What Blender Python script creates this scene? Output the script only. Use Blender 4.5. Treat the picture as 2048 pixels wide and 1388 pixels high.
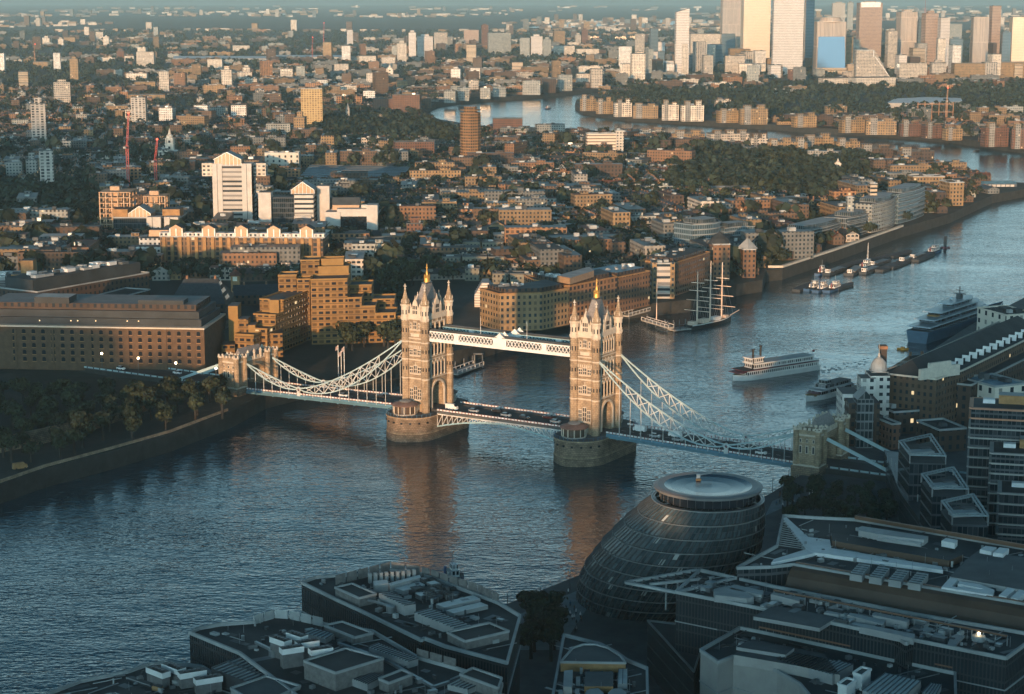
import bpy, math, random
from math import sin, cos, pi, radians, atan2, hypot, sqrt
from mathutils import Vector, noise as mnoise
for o in list(bpy.data.objects): bpy.data.objects.remove(o)
S = bpy.context.scene; COL = S.collection
random.seed(11)
# ---------------------------------------------------------------- camera
FPX = 3826.0; PIT = radians(10.455); CH = 182.0
cd = bpy.data.cameras.new('camera'); cam = bpy.data.objects.new('camera', cd); COL.objects.link(cam)
cam.location = (0, 0, CH); cam.rotation_euler = (pi/2 - PIT, 0, 0)
cd.sensor_width = 36; cd.lens = 36*FPX/2048; cd.clip_start = 1; cd.clip_end = 80000
S.camera = cam
S.render.resolution_x = 1024; S.render.resolution_y = 694
S.view_settings.view_transform = 'Standard'; S.view_settings.look = 'None'
S.view_settings.exposure = 0.38; S.view_settings.gamma = 1
# ---------------------------------------------------------------- light
SUN_AZ = radians(193.0)      # clockwise from the view direction (+Y): behind the camera, a little to the left
SUN_EL = radians(5.0)
W = bpy.data.worlds.new('World'); S.world = W; W.use_nodes = True
nt = W.node_tree; bg = nt.nodes['Background']
sky = nt.nodes.new('ShaderNodeTexSky'); sky.sky_type = 'NISHITA'; sky.sun_disc = False
sky.sun_elevation = SUN_EL; sky.sun_rotation = SUN_AZ
sky.air_density = 1.0; sky.dust_density = 2.5; sky.ozone_density = 2.0
tint = nt.nodes.new('ShaderNodeMix'); tint.data_type = 'RGBA'; tint.blend_type = 'MULTIPLY'; tint.inputs[0].default_value = 1
bw = nt.nodes.new('ShaderNodeRGBToBW'); nt.links.new(sky.outputs[0], bw.inputs[0])
cool = nt.nodes.new('ShaderNodeMix'); cool.data_type = 'RGBA'; cool.blend_type = 'MULTIPLY'; cool.clamp_result = False; cool.inputs[0].default_value = 1; cool.inputs[7].default_value = (.84, 1.06, 1.16, 1); nt.links.new(bw.outputs[0], cool.inputs[6])
air = nt.nodes.new('ShaderNodeMix'); air.data_type = 'RGBA'; air.inputs[0].default_value = .9; nt.links.new(sky.outputs[0], air.inputs[6]); nt.links.new(cool.outputs[2], air.inputs[7])
nt.links.new(air.outputs[2], tint.inputs[6])
# evening haze layer: the sky brightens and greys towards the horizon
wtc = nt.nodes.new('ShaderNodeTexCoord'); wsp = nt.nodes.new('ShaderNodeSeparateXYZ'); nt.links.new(wtc.outputs['Generated'], wsp.inputs[0])
wr = nt.nodes.new('ShaderNodeValToRGB'); nt.links.new(wsp.outputs[2], wr.inputs[0])
wr.color_ramp.elements[0].position = 0.0; wr.color_ramp.elements[0].color = (1.1, 1.0, .92, 1)
wr.color_ramp.elements[1].position = 0.62; wr.color_ramp.elements[1].color = (.008, .065, .14, 1)
_e = wr.color_ramp.elements.new(.17); _e.color = (.80, .92, .93, 1)
_e = wr.color_ramp.elements.new(.34); _e.color = (.12, .29, .39, 1)
nt.links.new(wr.outputs[0], tint.inputs[7])
gain = nt.nodes.new('ShaderNodeMix'); gain.data_type = 'RGBA'; gain.blend_type = 'MULTIPLY'; gain.clamp_result = False; gain.inputs[0].default_value = 1; gain.inputs[7].default_value = (3.5, 4.0, 4.1, 1)
nt.links.new(tint.outputs[2], gain.inputs[6]); nt.links.new(gain.outputs[2], bg.inputs[0]); bg.inputs[1].default_value = 0.12
sl = bpy.data.lights.new('sun', 'SUN'); sl.energy = 4.8; sl.angle = radians(0.6); sl.color = (1.0, 0.56, 0.27)
so = bpy.data.objects.new('sun', sl); COL.objects.link(so)
so.location = (0, -50, 400)
sd = Vector((sin(SUN_AZ)*cos(SUN_EL), cos(SUN_AZ)*cos(SUN_EL), sin(SUN_EL)))
so.rotation_euler = sd.to_track_quat('Z', 'Y').to_euler()
try:
    S.cycles.use_denoising = True; S.cycles.max_bounces = 5; S.cycles.diffuse_bounces = 2; S.cycles.glossy_bounces = 2
    S.cycles.volume_bounces = 0; S.cycles.transparent_max_bounces = 6; S.cycles.transmission_bounces = 2
except Exception: pass
# ---------------------------------------------------------------- pixel -> place (2048 x 1388 photo pixels)
_F = Vector((0, cos(PIT), -sin(PIT))); _R = Vector((1, 0, 0)); _U = Vector((0, sin(PIT), cos(PIT))); _C = Vector((0, 0, CH))
WZ = -3.5
GZ = 4.0                      # level of the banks above the river
def G(px, py, z=GZ):
    d = _F + _R*((px-1024)/FPX) + _U*((694-py)/FPX)
    p = _C + d*((z-CH)/d.z); return (p.x, p.y)
def PJ(x, y, z):
    d = Vector((x, y, z)) - _C; w = d.dot(_F)
    return (1024+FPX*d.x/w, 694-FPX*d.dot(_U)/w)
def ZAT(x, y, py):            # height of a point above (x, y) seen at picture row py
    a, b = -60.0, 600.0
    for _ in range(40):
        m = (a+b)/2
        if PJ(x, y, m)[1] > py: a = m
        else: b = m
    return a
# ---------------------------------------------------------------- materials
def NT(name):
    m = bpy.data.materials.new(name); m.use_nodes = True; t = m.node_tree
    return m, t, t.nodes['Principled BSDF']
def nd(t, k, **kw):
    n = t.nodes.new(k)
    for a, b in kw.items(): setattr(n, a, b)
    return n
def math_(t, op, a, b=None, c=None):
    n = nd(t, 'ShaderNodeMath', operation=op)
    for i, x in enumerate((a, b, c)):
        if x is None: continue
        if isinstance(x, (int, float)): n.inputs[i].default_value = x
        else: t.links.new(x, n.inputs[i])
    return n.outputs[0]
def mix(t, f, a, b, bt='MIX'):
    n = nd(t, 'ShaderNodeMix', data_type='RGBA', blend_type=bt)
    for i, x in ((0, f), (6, a), (7, b)):
        if isinstance(x, (int, float)): n.inputs[i].default_value = x
        elif isinstance(x, tuple): n.inputs[i].default_value = (*x[:3], 1)
        else: t.links.new(x, n.inputs[i])
    return n.outputs[2]
def noise(t, vec, scale, detail=3, rough=.6):
    n = nd(t, 'ShaderNodeTexNoise'); n.inputs['Scale'].default_value = scale; n.inputs['Detail'].default_value = detail
    n.inputs['Roughness'].default_value = rough
    if vec is not None: t.links.new(vec, n.inputs['Vector'])
    return n.outputs[0]
def ramp(t, f, lo, hi):
    n = nd(t, 'ShaderNodeMapRange'); t.links.new(f, n.inputs[0]); n.inputs[1].default_value = lo; n.inputs[2].default_value = hi
    return n.outputs[0]
MATS = {}
def mat(name, col, rough=.8, metal=0, var=.25, scale=.35, col2=None, rnd=.0, bump=0, island=0, emit=None, joints=0):
    if name in MATS: return MATS[name]
    m, t, b = NT(name); MATS[name] = m
    geo = nd(t, 'ShaderNodeNewGeometry'); tc = nd(t, 'ShaderNodeTexCoord')
    n1 = noise(t, tc.outputs['Object'], scale, 5)
    d = tuple(c*(1-var) for c in col); l = tuple(min(1, c*(1+var)) for c in col)
    c = mix(t, ramp(t, n1, .3, .7), d, l if col2 is None else col2)
    n2 = noise(t, tc.outputs['Object'], scale*9, 2)
    c = mix(t, math_(t, 'MULTIPLY', ramp(t, n2, .35, .75), .5*var), c, tuple(x*.5 for x in col))
    if joints:
        sp = nd(t, 'ShaderNodeSeparateXYZ'); t.links.new(tc.outputs['Object'], sp.inputs[0]); cb = nd(t, 'ShaderNodeCombineXYZ')
        t.links.new(math_(t, 'ADD', sp.outputs[0], sp.outputs[1]), cb.inputs[0]); t.links.new(sp.outputs[2], cb.inputs[1])
        bk = nd(t, 'ShaderNodeTexBrick'); t.links.new(cb.outputs[0], bk.inputs['Vector']); bk.inputs['Scale'].default_value = 1.0
        bk.inputs['Brick Width'].default_value = 1.5; bk.inputs['Row Height'].default_value = .75; bk.inputs['Mortar Size'].default_value = .09
        bk.inputs['Color1'].default_value = (1.12, 1.1, 1.05, 1); bk.inputs['Color2'].default_value = (.72, .70, .68, 1); bk.inputs['Mortar'].default_value = (.35, .33, .32, 1)
        c = mix(t, joints, c, mix(t, 1.0, c, bk.outputs[0], 'MULTIPLY'))
    if rnd:
        oi = nd(t, 'ShaderNodeObjectInfo')
        c = mix(t, 1.0, c, mix(t, oi.outputs['Random'], (1-rnd,)*3, (1+rnd, 1+rnd*.8, 1+rnd*.5)), 'MULTIPLY')
    if island:
        c = mix(t, 1.0, c, mix(t, geo.outputs['Random Per Island'], (1-island,)*3, (1+island, 1+island, 1+island*.7)), 'MULTIPLY')
    t.links.new(c, b.inputs['Base Color']); b.inputs['Roughness'].default_value = rough; b.inputs['Metallic'].default_value = metal
    if bump:
        bn = nd(t, 'ShaderNodeBump'); bn.inputs['Distance'].default_value = bump; t.links.new(n2, bn.inputs['Height'])
        t.links.new(bn.outputs[0], b.inputs['Normal'])
    if emit:
        b.inputs['Emission Color'].default_value = (*emit[:3], 1); b.inputs['Emission Strength'].default_value = emit[3]
    return m
def facade(name, wall, glass=(.02, .03, .04), fl=3.2, bay=3.0, wf=.5, hf=.5, vary=.25, lit=.0, grough=.15, band=None, rnd=.12, gm=0.0, wr=.85, curtain=.25):
    """wall with a grid of windows laid out in metres along the wall (UV) and up it"""
    if name in MATS: return MATS[name]
    m, t, b = NT(name); MATS[name] = m
    uv = nd(t, 'ShaderNodeUVMap'); sp = nd(t, 'ShaderNodeSeparateXYZ'); t.links.new(uv.outputs[0], sp.inputs[0])
    U_ = math_(t, 'DIVIDE', sp.outputs[0], bay); V_ = math_(t, 'DIVIDE', sp.outputs[1], fl)
    fu = math_(t, 'FRACT', U_); fv = math_(t, 'FRACT', V_)
    mu = math_(t, 'LESS_THAN', math_(t, 'ABSOLUTE', math_(t, 'SUBTRACT', fu, .5)), wf/2)
    mv = math_(t, 'LESS_THAN', math_(t, 'ABSOLUTE', math_(t, 'SUBTRACT', fv, .52)), hf/2)
    mw = math_(t, 'MULTIPLY', mu, mv)
    # wall face only (normal roughly level)
    cell = nd(t, 'ShaderNodeCombineXYZ'); t.links.new(math_(t, 'FLOOR', U_), cell.inputs[0]); t.links.new(math_(t, 'FLOOR', V_), cell.inputs[1])
    oi = nd(t, 'ShaderNodeObjectInfo'); t.links.new(oi.outputs['Random'], cell.inputs[2])
    wn = nd(t, 'ShaderNodeTexWhiteNoise', noise_dimensions='3D'); t.links.new(cell.outputs[0], wn.inputs[0])
    tc = nd(t, 'ShaderNodeTexCoord'); n1 = noise(t, tc.outputs['Object'], .12, 4); n2 = noise(t, tc.outputs['Object'], 1.3, 2)
    wc = mix(t, ramp(t, n1, .3, .7), tuple(c*(1-vary) for c in wall), tuple(min(1, c*(1+vary)) for c in wall))
    wc = mix(t, math_(t, 'MULTIPLY', ramp(t, n2, .4, .8), .35*vary), wc, tuple(c*.4 for c in wall))
    if band:
        mb = math_(t, 'LESS_THAN', fv, .16); wc = mix(t, mb, wc, band)
    wc = mix(t, 1.0, wc, mix(t, oi.outputs['Random'], (1-rnd,)*3, (1+rnd, 1+rnd*.9, 1+rnd*.7)), 'MULTIPLY')
    gv = math_(t, 'GREATER_THAN', wn.outputs[0], 1-curtain)
    gc = mix(t, gv, glass, tuple(min(.5, g*.5+w*.45) for g, w in zip(glass, wall)))
    c = mix(t, mw, wc, gc); t.links.new(c, b.inputs['Base Color'])
    rr = nd(t, 'ShaderNodeMapRange'); t.links.new(mw, rr.inputs[0]); rr.inputs[3].default_value = wr; rr.inputs[4].default_value = grough
    t.links.new(rr.outputs[0], b.inputs['Roughness'])
    if gm: t.links.new(math_(t, 'MULTIPLY', mw, gm), b.inputs['Metallic'])
    bn = nd(t, 'ShaderNodeBump'); bn.inputs['Distance'].default_value = .15; bn.invert = True
    t.links.new(mw, bn.inputs['Height']); t.links.new(bn.outputs[0], b.inputs['Normal'])
    if lit:
        le = math_(t, 'MULTIPLY', math_(t, 'GREATER_THAN', math_(t, 'FRACT', math_(t, 'MULTIPLY', wn.outputs[0], 7.13)), 1-lit), mw)
        b.inputs['Emission Color'].default_value = (1, .72, .38, 1)
        t.links.new(math_(t, 'MULTIPLY', le, .8), b.inputs['Emission Strength'])
    return m
# ---------------------------------------------------------------- mesh helpers
def area2(p): return sum(p[i][0]*p[(i+1) % len(p)][1]-p[(i+1) % len(p)][0]*p[i][1] for i in range(len(p)))
class M:
    def __init__(s): s.v = []; s.f = []; s.m = []; s.uv = []; s.ms = []
    def mi(s, m):
        m = MATS[m] if isinstance(m, str) else m
        if m not in s.ms: s.ms.append(m)
        return s.ms.index(m)
    def face(s, pts, m, uv=None):
        n = len(s.v); s.v += [tuple(p) for p in pts]; s.f.append(tuple(range(n, n+len(pts)))); s.m.append(s.mi(m))
        s.uv += uv if uv else [(p[0], p[1]) for p in pts]
    def prism(s, poly, z0, z1, wall, roof=None, u0=0., bottom=False):
        """poly (x, y) list; walls get UV in metres; z1 may be a list (one height per corner)"""
        if area2(poly) < 0: poly = poly[::-1]; z1 = z1[::-1] if isinstance(z1, list) else z1
        n = len(poly); zt = z1 if isinstance(z1, list) else [z1]*n
        u = u0
        for i in range(n):
            a, b = poly[i], poly[(i+1) % n]; L = hypot(b[0]-a[0], b[1]-a[1]); ta, tb = zt[i], zt[(i+1) % n]
            s.face([(a[0], a[1], z0), (b[0], b[1], z0), (b[0], b[1], tb), (a[0], a[1], ta)], wall,
                   [(u, 0), (u+L, 0), (u+L, tb-z0), (u, ta-z0)])
            u += L
        s.face([(p[0], p[1], z) for p, z in zip(poly, zt)], roof or wall)
        if bottom: s.face([(p[0], p[1], z0) for p in poly[::-1]], wall)
    def box(s, c, d, m, rz=0, bottom=True, top=None):
        """c = centre of the base (x, y, z0), d = size"""
        ca, sa = cos(rz), sin(rz); hx, hy = d[0]/2, d[1]/2
        P = [(c[0]+x*ca-y*sa, c[1]+x*sa+y*ca) for x, y in ((-hx, -hy), (hx, -hy), (hx, hy), (-hx, hy))]
        s.prism(P, c[2], c[2]+d[2], m, top, bottom=bottom)
    def bar(s, a, b, w, m, h=None):
        a = Vector(a); b = Vector(b); d = b-a
        if d.length < 1e-6: return
        d.normalize(); up = Vector((0, 0, 1)) if abs(d.z) < .95 else Vector((1, 0, 0))
        x = d.cross(up).normalized()*(w/2); y = x.cross(d).normalized()*((h or w)/2)
        q = [a-x-y, a+x-y, a+x+y, a-x+y]; r = [b-x-y, b+x-y, b+x+y, b-x+y]; L = (b-a).length
        for i in range(4):
            j = (i+1) % 4; s.face([q[i], r[i], r[j], q[j]][::-1], m)
        s.face(q, m); s.face(r[::-1], m)
    def cyl(s, c, r, h, m, n=12, r2=None, top=None, cap=True, rot=0):
        r2 = r if r2 is None else r2
        A = [(c[0]+r*cos(2*pi*i/n+rot), c[1]+r*sin(2*pi*i/n+rot), c[2]) for i in range(n)]
        B = [(c[0]+r2*cos(2*pi*i/n+rot), c[1]+r2*sin(2*pi*i/n+rot), c[2]+h) for i in range(n)]
        L = 2*pi*r/n
        for i in range(n):
            j = (i+1) % n
            if r2 > 1e-4: s.face([A[i], A[j], B[j], B[i]], m, [(i*L, 0), (i*L+L, 0), (i*L+L, h), (i*L, h)])
            else: s.face([A[i], A[j], B[i]], m, [(i*L, 0), (i*L+L, 0), (i*L, h)])
        if cap and r2 > 1e-4: s.face(B, top or m)
    def lathe(s, c, prof, m, n=12):
        for (r1, z1), (r2, z2) in zip(prof, prof[1:]):
            for i in range(n):
                a, b = 2*pi*i/n, 2*pi*(i+1)/n
                q = [(c[0]+r1*cos(a), c[1]+r1*sin(a), c[2]+z1), (c[0]+r1*cos(b), c[1]+r1*sin(b), c[2]+z1)]
                p = [(c[0]+r2*cos(b), c[1]+r2*sin(b), c[2]+z2), (c[0]+r2*cos(a), c[1]+r2*sin(a), c[2]+z2)]
                if r1 < 1e-4: s.face([q[0]]+p, m)
                elif r2 < 1e-4: s.face(q+[p[0]], m)
                else: s.face(q+p, m)
    def gable(s, P, z, h, m, end=None, hip=0.0, over=.3):
        """pitched roof on the rectangle P (4 corners ccw, ridge parallel to side 0-1)"""
        P = [Vector((p[0], p[1], z)) for p in P]
        if area2([(p.x, p.y) for p in P]) < 0: P = [P[1], P[0], P[3], P[2]]
        a = (P[0]+P[3])/2; b = (P[1]+P[2])/2; e = (b-a)*hip; a = a+e+Vector((0, 0, h)); b = b-e+Vector((0, 0, h))
        L = (b-a).length
        s.face([P[0], P[1], b, a], m); s.face([P[2], P[3], a, b], m)
        s.face([P[1], P[2], b], end or m, [(0, 0), (4, 0), (2, h)]); s.face([P[3], P[0], a], end or m, [(0, 0), (4, 0), (2, h)])
    def build(s, name, parent=None, loc=None, rz=0, smooth=False):
        me = bpy.data.meshes.new(name); me.from_pydata(s.v, [], s.f)
        ul = me.uv_layers.new(name='UVMap'); flat = [c for p in s.uv for c in p]
        if len(flat) == len(ul.data)*2: ul.data.foreach_set('uv', flat)
        for m in s.ms: me.materials.append(m)
        me.polygons.foreach_set('material_index', s.m)
        if smooth: me.polygons.foreach_set('use_smooth', [True]*len(me.polygons))
        me.update(); o = bpy.data.objects.new(name, me); COL.objects.link(o)
        if parent: o.parent = parent
        if loc: o.location = loc
        o.rotation_euler = (0, 0, rz)
        return o
def tag(o, label=None, cat=None, group=None, kind=None):
    if label: o['label'] = label
    if cat: o['category'] = cat
    if group: o['group'] = group
    if kind: o['kind'] = kind
    return o
def empty(name, loc, rz=0, label=None, cat=None, group=None):
    o = bpy.data.objects.new(name, None); COL.objects.link(o); o.location = loc; o.rotation_euler = (0, 0, rz)
    o.empty_display_size = 1
    return tag(o, label, cat, group)
def inst(src, name, parent=None, loc=(0, 0, 0), rz=0, sc=None):
    o = bpy.data.objects.new(name, src.data if src else None); COL.objects.link(o)
    if parent: o.parent = parent
    o.location = loc; o.rotation_euler = (0, 0, rz)
    if sc: o.scale = sc
    return o
def copy_tree(o, parent=None, kids=None):
    c = o.copy(); COL.objects.link(c); c.parent = parent
    for ch in [k for k in list(bpy.data.objects) if k.parent == o]: copy_tree(ch, c)
    return c
def quad(w, wall, m=.0):
    pass
# ---------------------------------------------------------------- material library
mat('stone_tower', (.50, .42, .33), .85, var=.25, scale=.5, bump=.1)
mat('stone_pale', (.62, .56, .47), .8, var=.15, scale=.6)
mat('stone_pier', (.27, .20, .14), .9, var=.45, scale=.3, bump=.25, joints=.8)
mat('slate', (.05, .06, .068), .5, var=.3, scale=.8)
mat('gold', (.60, .36, .10), .5, .5, var=.1)
mat('white_paint', (.78, .78, .76), .5, var=.08)
mat('teal_paint', (.10, .20, .25), .45, var=.15)
mat('dark_blue_paint', (.06, .13, .20), .5, var=.2)
mat('red_paint', (.32, .05, .05), .5)
mat('glass_dark', (.015, .02, .028), .08, var=.2)
mat('asphalt', (.05, .052, .055), .9, var=.2, scale=.2)
mat('pave', (.09, .095, .095), .9, var=.25, scale=.15)
mat('roof_dark', (.035, .04, .043), .8, var=.35, scale=.12)
mat('roof_grey', (.075, .085, .09), .75, var=.35, scale=.1)
mat('roof_mid', (.15, .16, .165), .7, var=.25, scale=.12)
mat('roof_light', (.34, .36, .36), .7, var=.25, scale=.12)
mat('roof_white', (.68, .70, .70), .6, var=.15, scale=.2)
mat('roof_red', (.12, .05, .035), .85, var=.3, scale=.3)
mat('metal', (.30, .32, .33), .35, .6, var=.15)
mat('metal_dark', (.08, .09, .10), .4, .5, var=.2)
mat('quay', (.035, .035, .032), .9, var=.4, scale=.2)
mat('trunk', (.035, .03, .025), .9)
mat('black', (.012, .013, .015), .5)
mat('lamp_glow', (1, .8, .5), .5, emit=(1, .74, .42, 12))
mat('tower_slate', (.23, .21, .20), .6, var=.3, scale=1.2)
mat('kiosk_glass', (.10, .07, .05), .2, var=.2)
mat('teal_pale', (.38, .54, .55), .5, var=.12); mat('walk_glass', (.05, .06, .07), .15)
mat('panel_white', (.70, .68, .66), .5); mat('panel_red', (.20, .05, .06), .5); mat('road_blue', (.10, .22, .30), .5, var=.2)
mat('stone_white', (.62, .60, .56), .55); mat('chain_blue', (.38, .50, .52), .5, var=.1)
mat('sunlit_edge', (.16, .08, .045), .5, var=.2); mat('rust_panel', (.10, .065, .045), .45, var=.25, scale=.1); mat('panel_pale', (.34, .33, .31), .7, var=.12, scale=.2)  # edge colour: orange sunlight along the roof rims put into the paint
mat('rim_metal', (.22, .22, .22), .5, .2, var=.05); mat('dish_panel', (.015, .04, .065), .22, .0, var=.1)
mat('tower_slate', (.23, .21, .20), .6, var=.3, scale=1.2)
mat('kiosk_glass', (.10, .07, .05), .2, var=.2)
mat('teal_pale', (.38, .54, .55), .5, var=.12); mat('walk_glass', (.05, .06, .07), .15)
mat('panel_white', (.70, .68, .66), .5); mat('panel_red', (.20, .05, .06), .5); mat('road_blue', (.10, .22, .30), .5, var=.2)
mat('stone_white', (.62, .60, .56), .55); mat('chain_blue', (.38, .50, .52), .5, var=.1)
mat('lit_window', (1, .7, .4), .5, emit=(1, .68, .35, 1.5)); mat('chain_dim', (.24, .30, .32), .5, .4)
mat('roof_blue', (.10, .22, .30), .5, var=.4, scale=.3); mat('brick_dark2', (.11, .066, .038), .9, var=.25, scale=.4); mat('concrete_ochre', (.28, .165, .055), .85, var=.12)
mat('gable_glass', (.36, .22, .12), .3, var=.2, scale=.5); mat('glass_black', (.010, .014, .018), .12, var=.1); mat('concrete_new', (.50, .34, .22), .9, var=.2)
mat('brick_windows_dark', (.045, .035, .03), .9); mat('terracotta', (.50, .24, .14), .7, var=.1)
facade('dock_arcade', (.17, .105, .06), fl=3.3, bay=4.0, wf=.6, hf=.62, vary=.3, lit=.01)
facade('marina_house', (.20, .19, .15), fl=2.9, bay=2.6, wf=.4, hf=.45, lit=.03)
facade('louvre_white', (.66, .60, .54), glass=(.36, .33, .30), fl=1.5, bay=300, wf=1, hf=.4, vary=.05)
facade('balcony_brick', (.30, .16, .08), glass=(.03, .03, .035), fl=3.0, bay=3.6, wf=.55, hf=.62, vary=.2, lit=.01)
facade('white_windows', (.62, .58, .50), fl=4.6, bay=6, wf=.3, hf=.5, vary=.05)
facade('hotel_grid', (.50, .36, .18), glass=(.16, .10, .05), fl=2.9, bay=3.6, wf=.6, hf=.55, vary=.1, curtain=.5)
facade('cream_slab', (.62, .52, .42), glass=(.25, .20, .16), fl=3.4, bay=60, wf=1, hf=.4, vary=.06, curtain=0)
facade('brown_faceted', (.20, .11, .05), glass=(.03, .03, .03), fl=3, bay=2.6, wf=.55, hf=.55, vary=.3)
facade('boat_cabin', (.70, .69, .66), glass=(.03, .035, .04), fl=2.5, bay=1.3, wf=.62, hf=.5, vary=.05, rnd=.02)
facade('boat_cabin_dark', (.55, .56, .56), glass=(.02, .025, .03), fl=2.2, bay=1.8, wf=.92, hf=.62, vary=.05, rnd=.02)
facade('yacht_glass', (.12, .17, .22), glass=(.012, .016, .02), fl=2.1, bay=2.4, wf=.9, hf=.62, vary=.05, rnd=0, grough=.08)
mat('mirror_face', (.13, .20, .27), .15, .5, var=.05); mat('dial_pale', (.75, .72, .62), .5); mat('crane_red', (.45, .05, .04), .5); mat('crane_tan', (.42, .22, .12), .6)
mat('lamp_red', (1, .1, .05), .5, emit=(1, .08, .04, 5)); mat('canal_water', (.10, .13, .14), .15, var=.1); mat('mast_wood', (.75, .58, .45), .6, var=.1); mat('wood_deck', (.26, .19, .13), .7)
mat('white_hull', (.72, .72, .70), .4, var=.05); mat('yacht_blue', (.06, .13, .20), .15, var=.1); mat('yacht_roof', (.24, .30, .34), .35, var=.1); mat('yacht_trim', (.42, .50, .55), .3, var=.1)
mat('orange_boat', (.75, .30, .04), .5); mat('barge_dark', (.035, .045, .055), .6, var=.3); mat('barge_deck', (.07, .075, .08), .8, var=.5, scale=1.5); mat('hull_blue', (.04, .10, .20), .45); mat('foam', (.55, .58, .56), .6)
mat('car_paint', (.5, .5, .5), .3); mat('car_silver', (.42, .43, .44), .3, .3); mat('car_black', (.03, .03, .035), .25); mat('car_red', (.06, .015, .015), .3); mat('yellow_van', (.75, .60, .03), .5); mat('pave_blue', (.17, .21, .22), .85, var=.2)

facade('house_brown', (.11, .07, .045), fl=3.0, bay=2.6, wf=.42, hf=.5, lit=.012); facade('house_ochre', (.20, .135, .075), fl=3.0, bay=2.8, wf=.42, hf=.5, lit=.012)
facade('house_grey', (.14, .145, .14), fl=2.9, bay=2.8, wf=.45, hf=.5, lit=.02); facade('house_pale', (.26, .245, .22), fl=2.9, bay=2.8, wf=.45, hf=.45, lit=.01)
mat('globe_white', (.7, .7, .66), .4)
mat('kiosk_roof', (.20, .13, .11), .7, var=.3, scale=.5)
mat('chain_white', (.56, .57, .55), .55, var=.15)
mat('house_flag', (.30, .22, .20), .8)
# ================================================================ SETTING
def sheet(name, poly, z0, z1, top, side, kind='structure'):
    b = M(); b.prism(poly, z0, z1, side, top); o = b.build(name); o['kind'] = kind; return o
m, t, b = NT('river_water'); MATS['river_water'] = m
tc = nd(t, 'ShaderNodeTexCoord')
mp = nd(t, 'ShaderNodeMapping'); mp.inputs['Scale'].default_value = (.8, 1.5, 1); mp.inputs['Rotation'].default_value = (0, 0, radians(8))
t.links.new(tc.outputs['Object'], mp.inputs[0])
h1 = noise(t, mp.outputs[0], .055, 2, .5); h2 = noise(t, mp.outputs[0], .40, 2.0, .5); h3 = noise(t, tc.outputs['Object'], .008, 3, .5)
hh = math_(t, 'ADD', math_(t, 'MULTIPLY', h1, 1.0), math_(t, 'MULTIPLY', h2, .62))
bn = nd(t, 'ShaderNodeBump'); bn.inputs['Strength'].default_value = 1; t.links.new(hh, bn.inputs['Height'])
bn.inputs['Distance'].default_value = .62
h4 = noise(t, mp.outputs[0], .012, 4, .65); t.links.new(math_(t, 'ADD', .35, math_(t, 'MULTIPLY', ramp(t, h4, .3, .7), .75)), bn.inputs['Strength'])
t.links.new(bn.outputs[0], b.inputs['Normal'])
t.links.new(mix(t, ramp(t, h3, .35, .7), (.010, .045, .065), (.018, .060, .080)), b.inputs['Base Color'])
t.links.new(math_(t, 'ADD', .04, math_(t, 'MULTIPLY', ramp(t, h4, .3, .75), .07)), b.inputs['Roughness']); b.inputs['IOR'].default_value = 1.42
w = M(); w.face([(-2500, -600, WZ), (2600, -600, WZ), (6000, 9000, WZ), (-2500, 9000, WZ)], 'river_water')
o = w.build('water'); o['kind'] = 'structure'
# land: mottled dark urban ground
m, t, b = NT('city_ground'); MATS['city_ground'] = m
tc = nd(t, 'ShaderNodeTexCoord')
n1 = noise(t, tc.outputs['Object'], .0035, 6, .7); n2 = noise(t, tc.outputs['Object'], .03, 4, .7); n3 = noise(t, tc.outputs['Object'], .012, 5, .7)
c = mix(t, ramp(t, n1, .4, .6), (.018, .028, .022), (.035, .038, .036))
c = mix(t, ramp(t, n2, .5, .7), c, (.06, .058, .052))
c = mix(t, ramp(t, n3, .62, .68), c, (.09, .075, .06))
t.links.new(c, b.inputs['Base Color']); b.inputs['Roughness'].default_value = .95
mat('lawn', (.05, .075, .03), .95, var=.35, scale=.08)
FAR = 31000.0
P = [G(*q) for q in ((0, 968), (90, 937), (220, 903), (340, 868), (462, 822))]
nb = [(-300, 560), (-230, 640)] + [(p[0], p[1]) for p in P] + [(-112, 850), (-100, 868), (-57, 918), (-22, 962), (2, 1004), (13, 1054), (50, 1085), (106, 1120), (140, 1180)] + \
     [G(*q) for q in ((1525, 560), (1532, 541), (1565, 537), (1668, 503), (1805, 455), (1900, 428), (1985, 390), (2050, 378))]
UP = [G(*q) for q in ((2060, 366), (1985, 362), (1900, 336), (1785, 326), (1650, 300), (1500, 284), (1400, 276), (1250, 268), (1150, 266), (1060, 266), (990, 258), (930, 247), (875, 238), (849, 219), (872, 206), (920, 198), (1024, 192), (1130, 183), (1200, 176), (1285, 169), (1600, 159), (2100, 151), (2400, 148))]
# south bank beyond the reach is reached by the far land; one polygon for the north bank up to the horizon
north = nb + UP + [(3500, 9000), (9000, FAR), (-9000, FAR), (-3500, 9000), (-1500, 3000), (-900, 700)]
sheet('north_bank_ground', north, -5, GZ, 'city_ground', 'quay')
roth = [G(*q, 0) for q in ((1192, 190), (1152, 205), (1150, 214), (1165, 224), (1250, 237), (1400, 246), (1480, 251), (1560, 256), (1620, 261), (1728, 267), (1800, 272), (1900, 280), (1960, 289), (2048, 301), (2300, 330), (2500, 200), (2300, 160), (1900, 163), (1600, 167), (1300, 175), (1240, 180))]
sheet('far_peninsula_ground', roth, -5, GZ, 'city_ground', 'quay')
south = [(-300, 130), (-100, 413), (2, 549), (21, 573), (93, 671), (108, 698), (118, 712), (128, 740), (150, 800), (198, 925), (250, 1030), (330, 1170), (420, 1300), (700, 1650), (1500, 1700), (1800, 600), (1200, -500), (-300, -500)]
sheet('south_bank_ground', south, -5, GZ, 'pave', 'quay')
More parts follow.
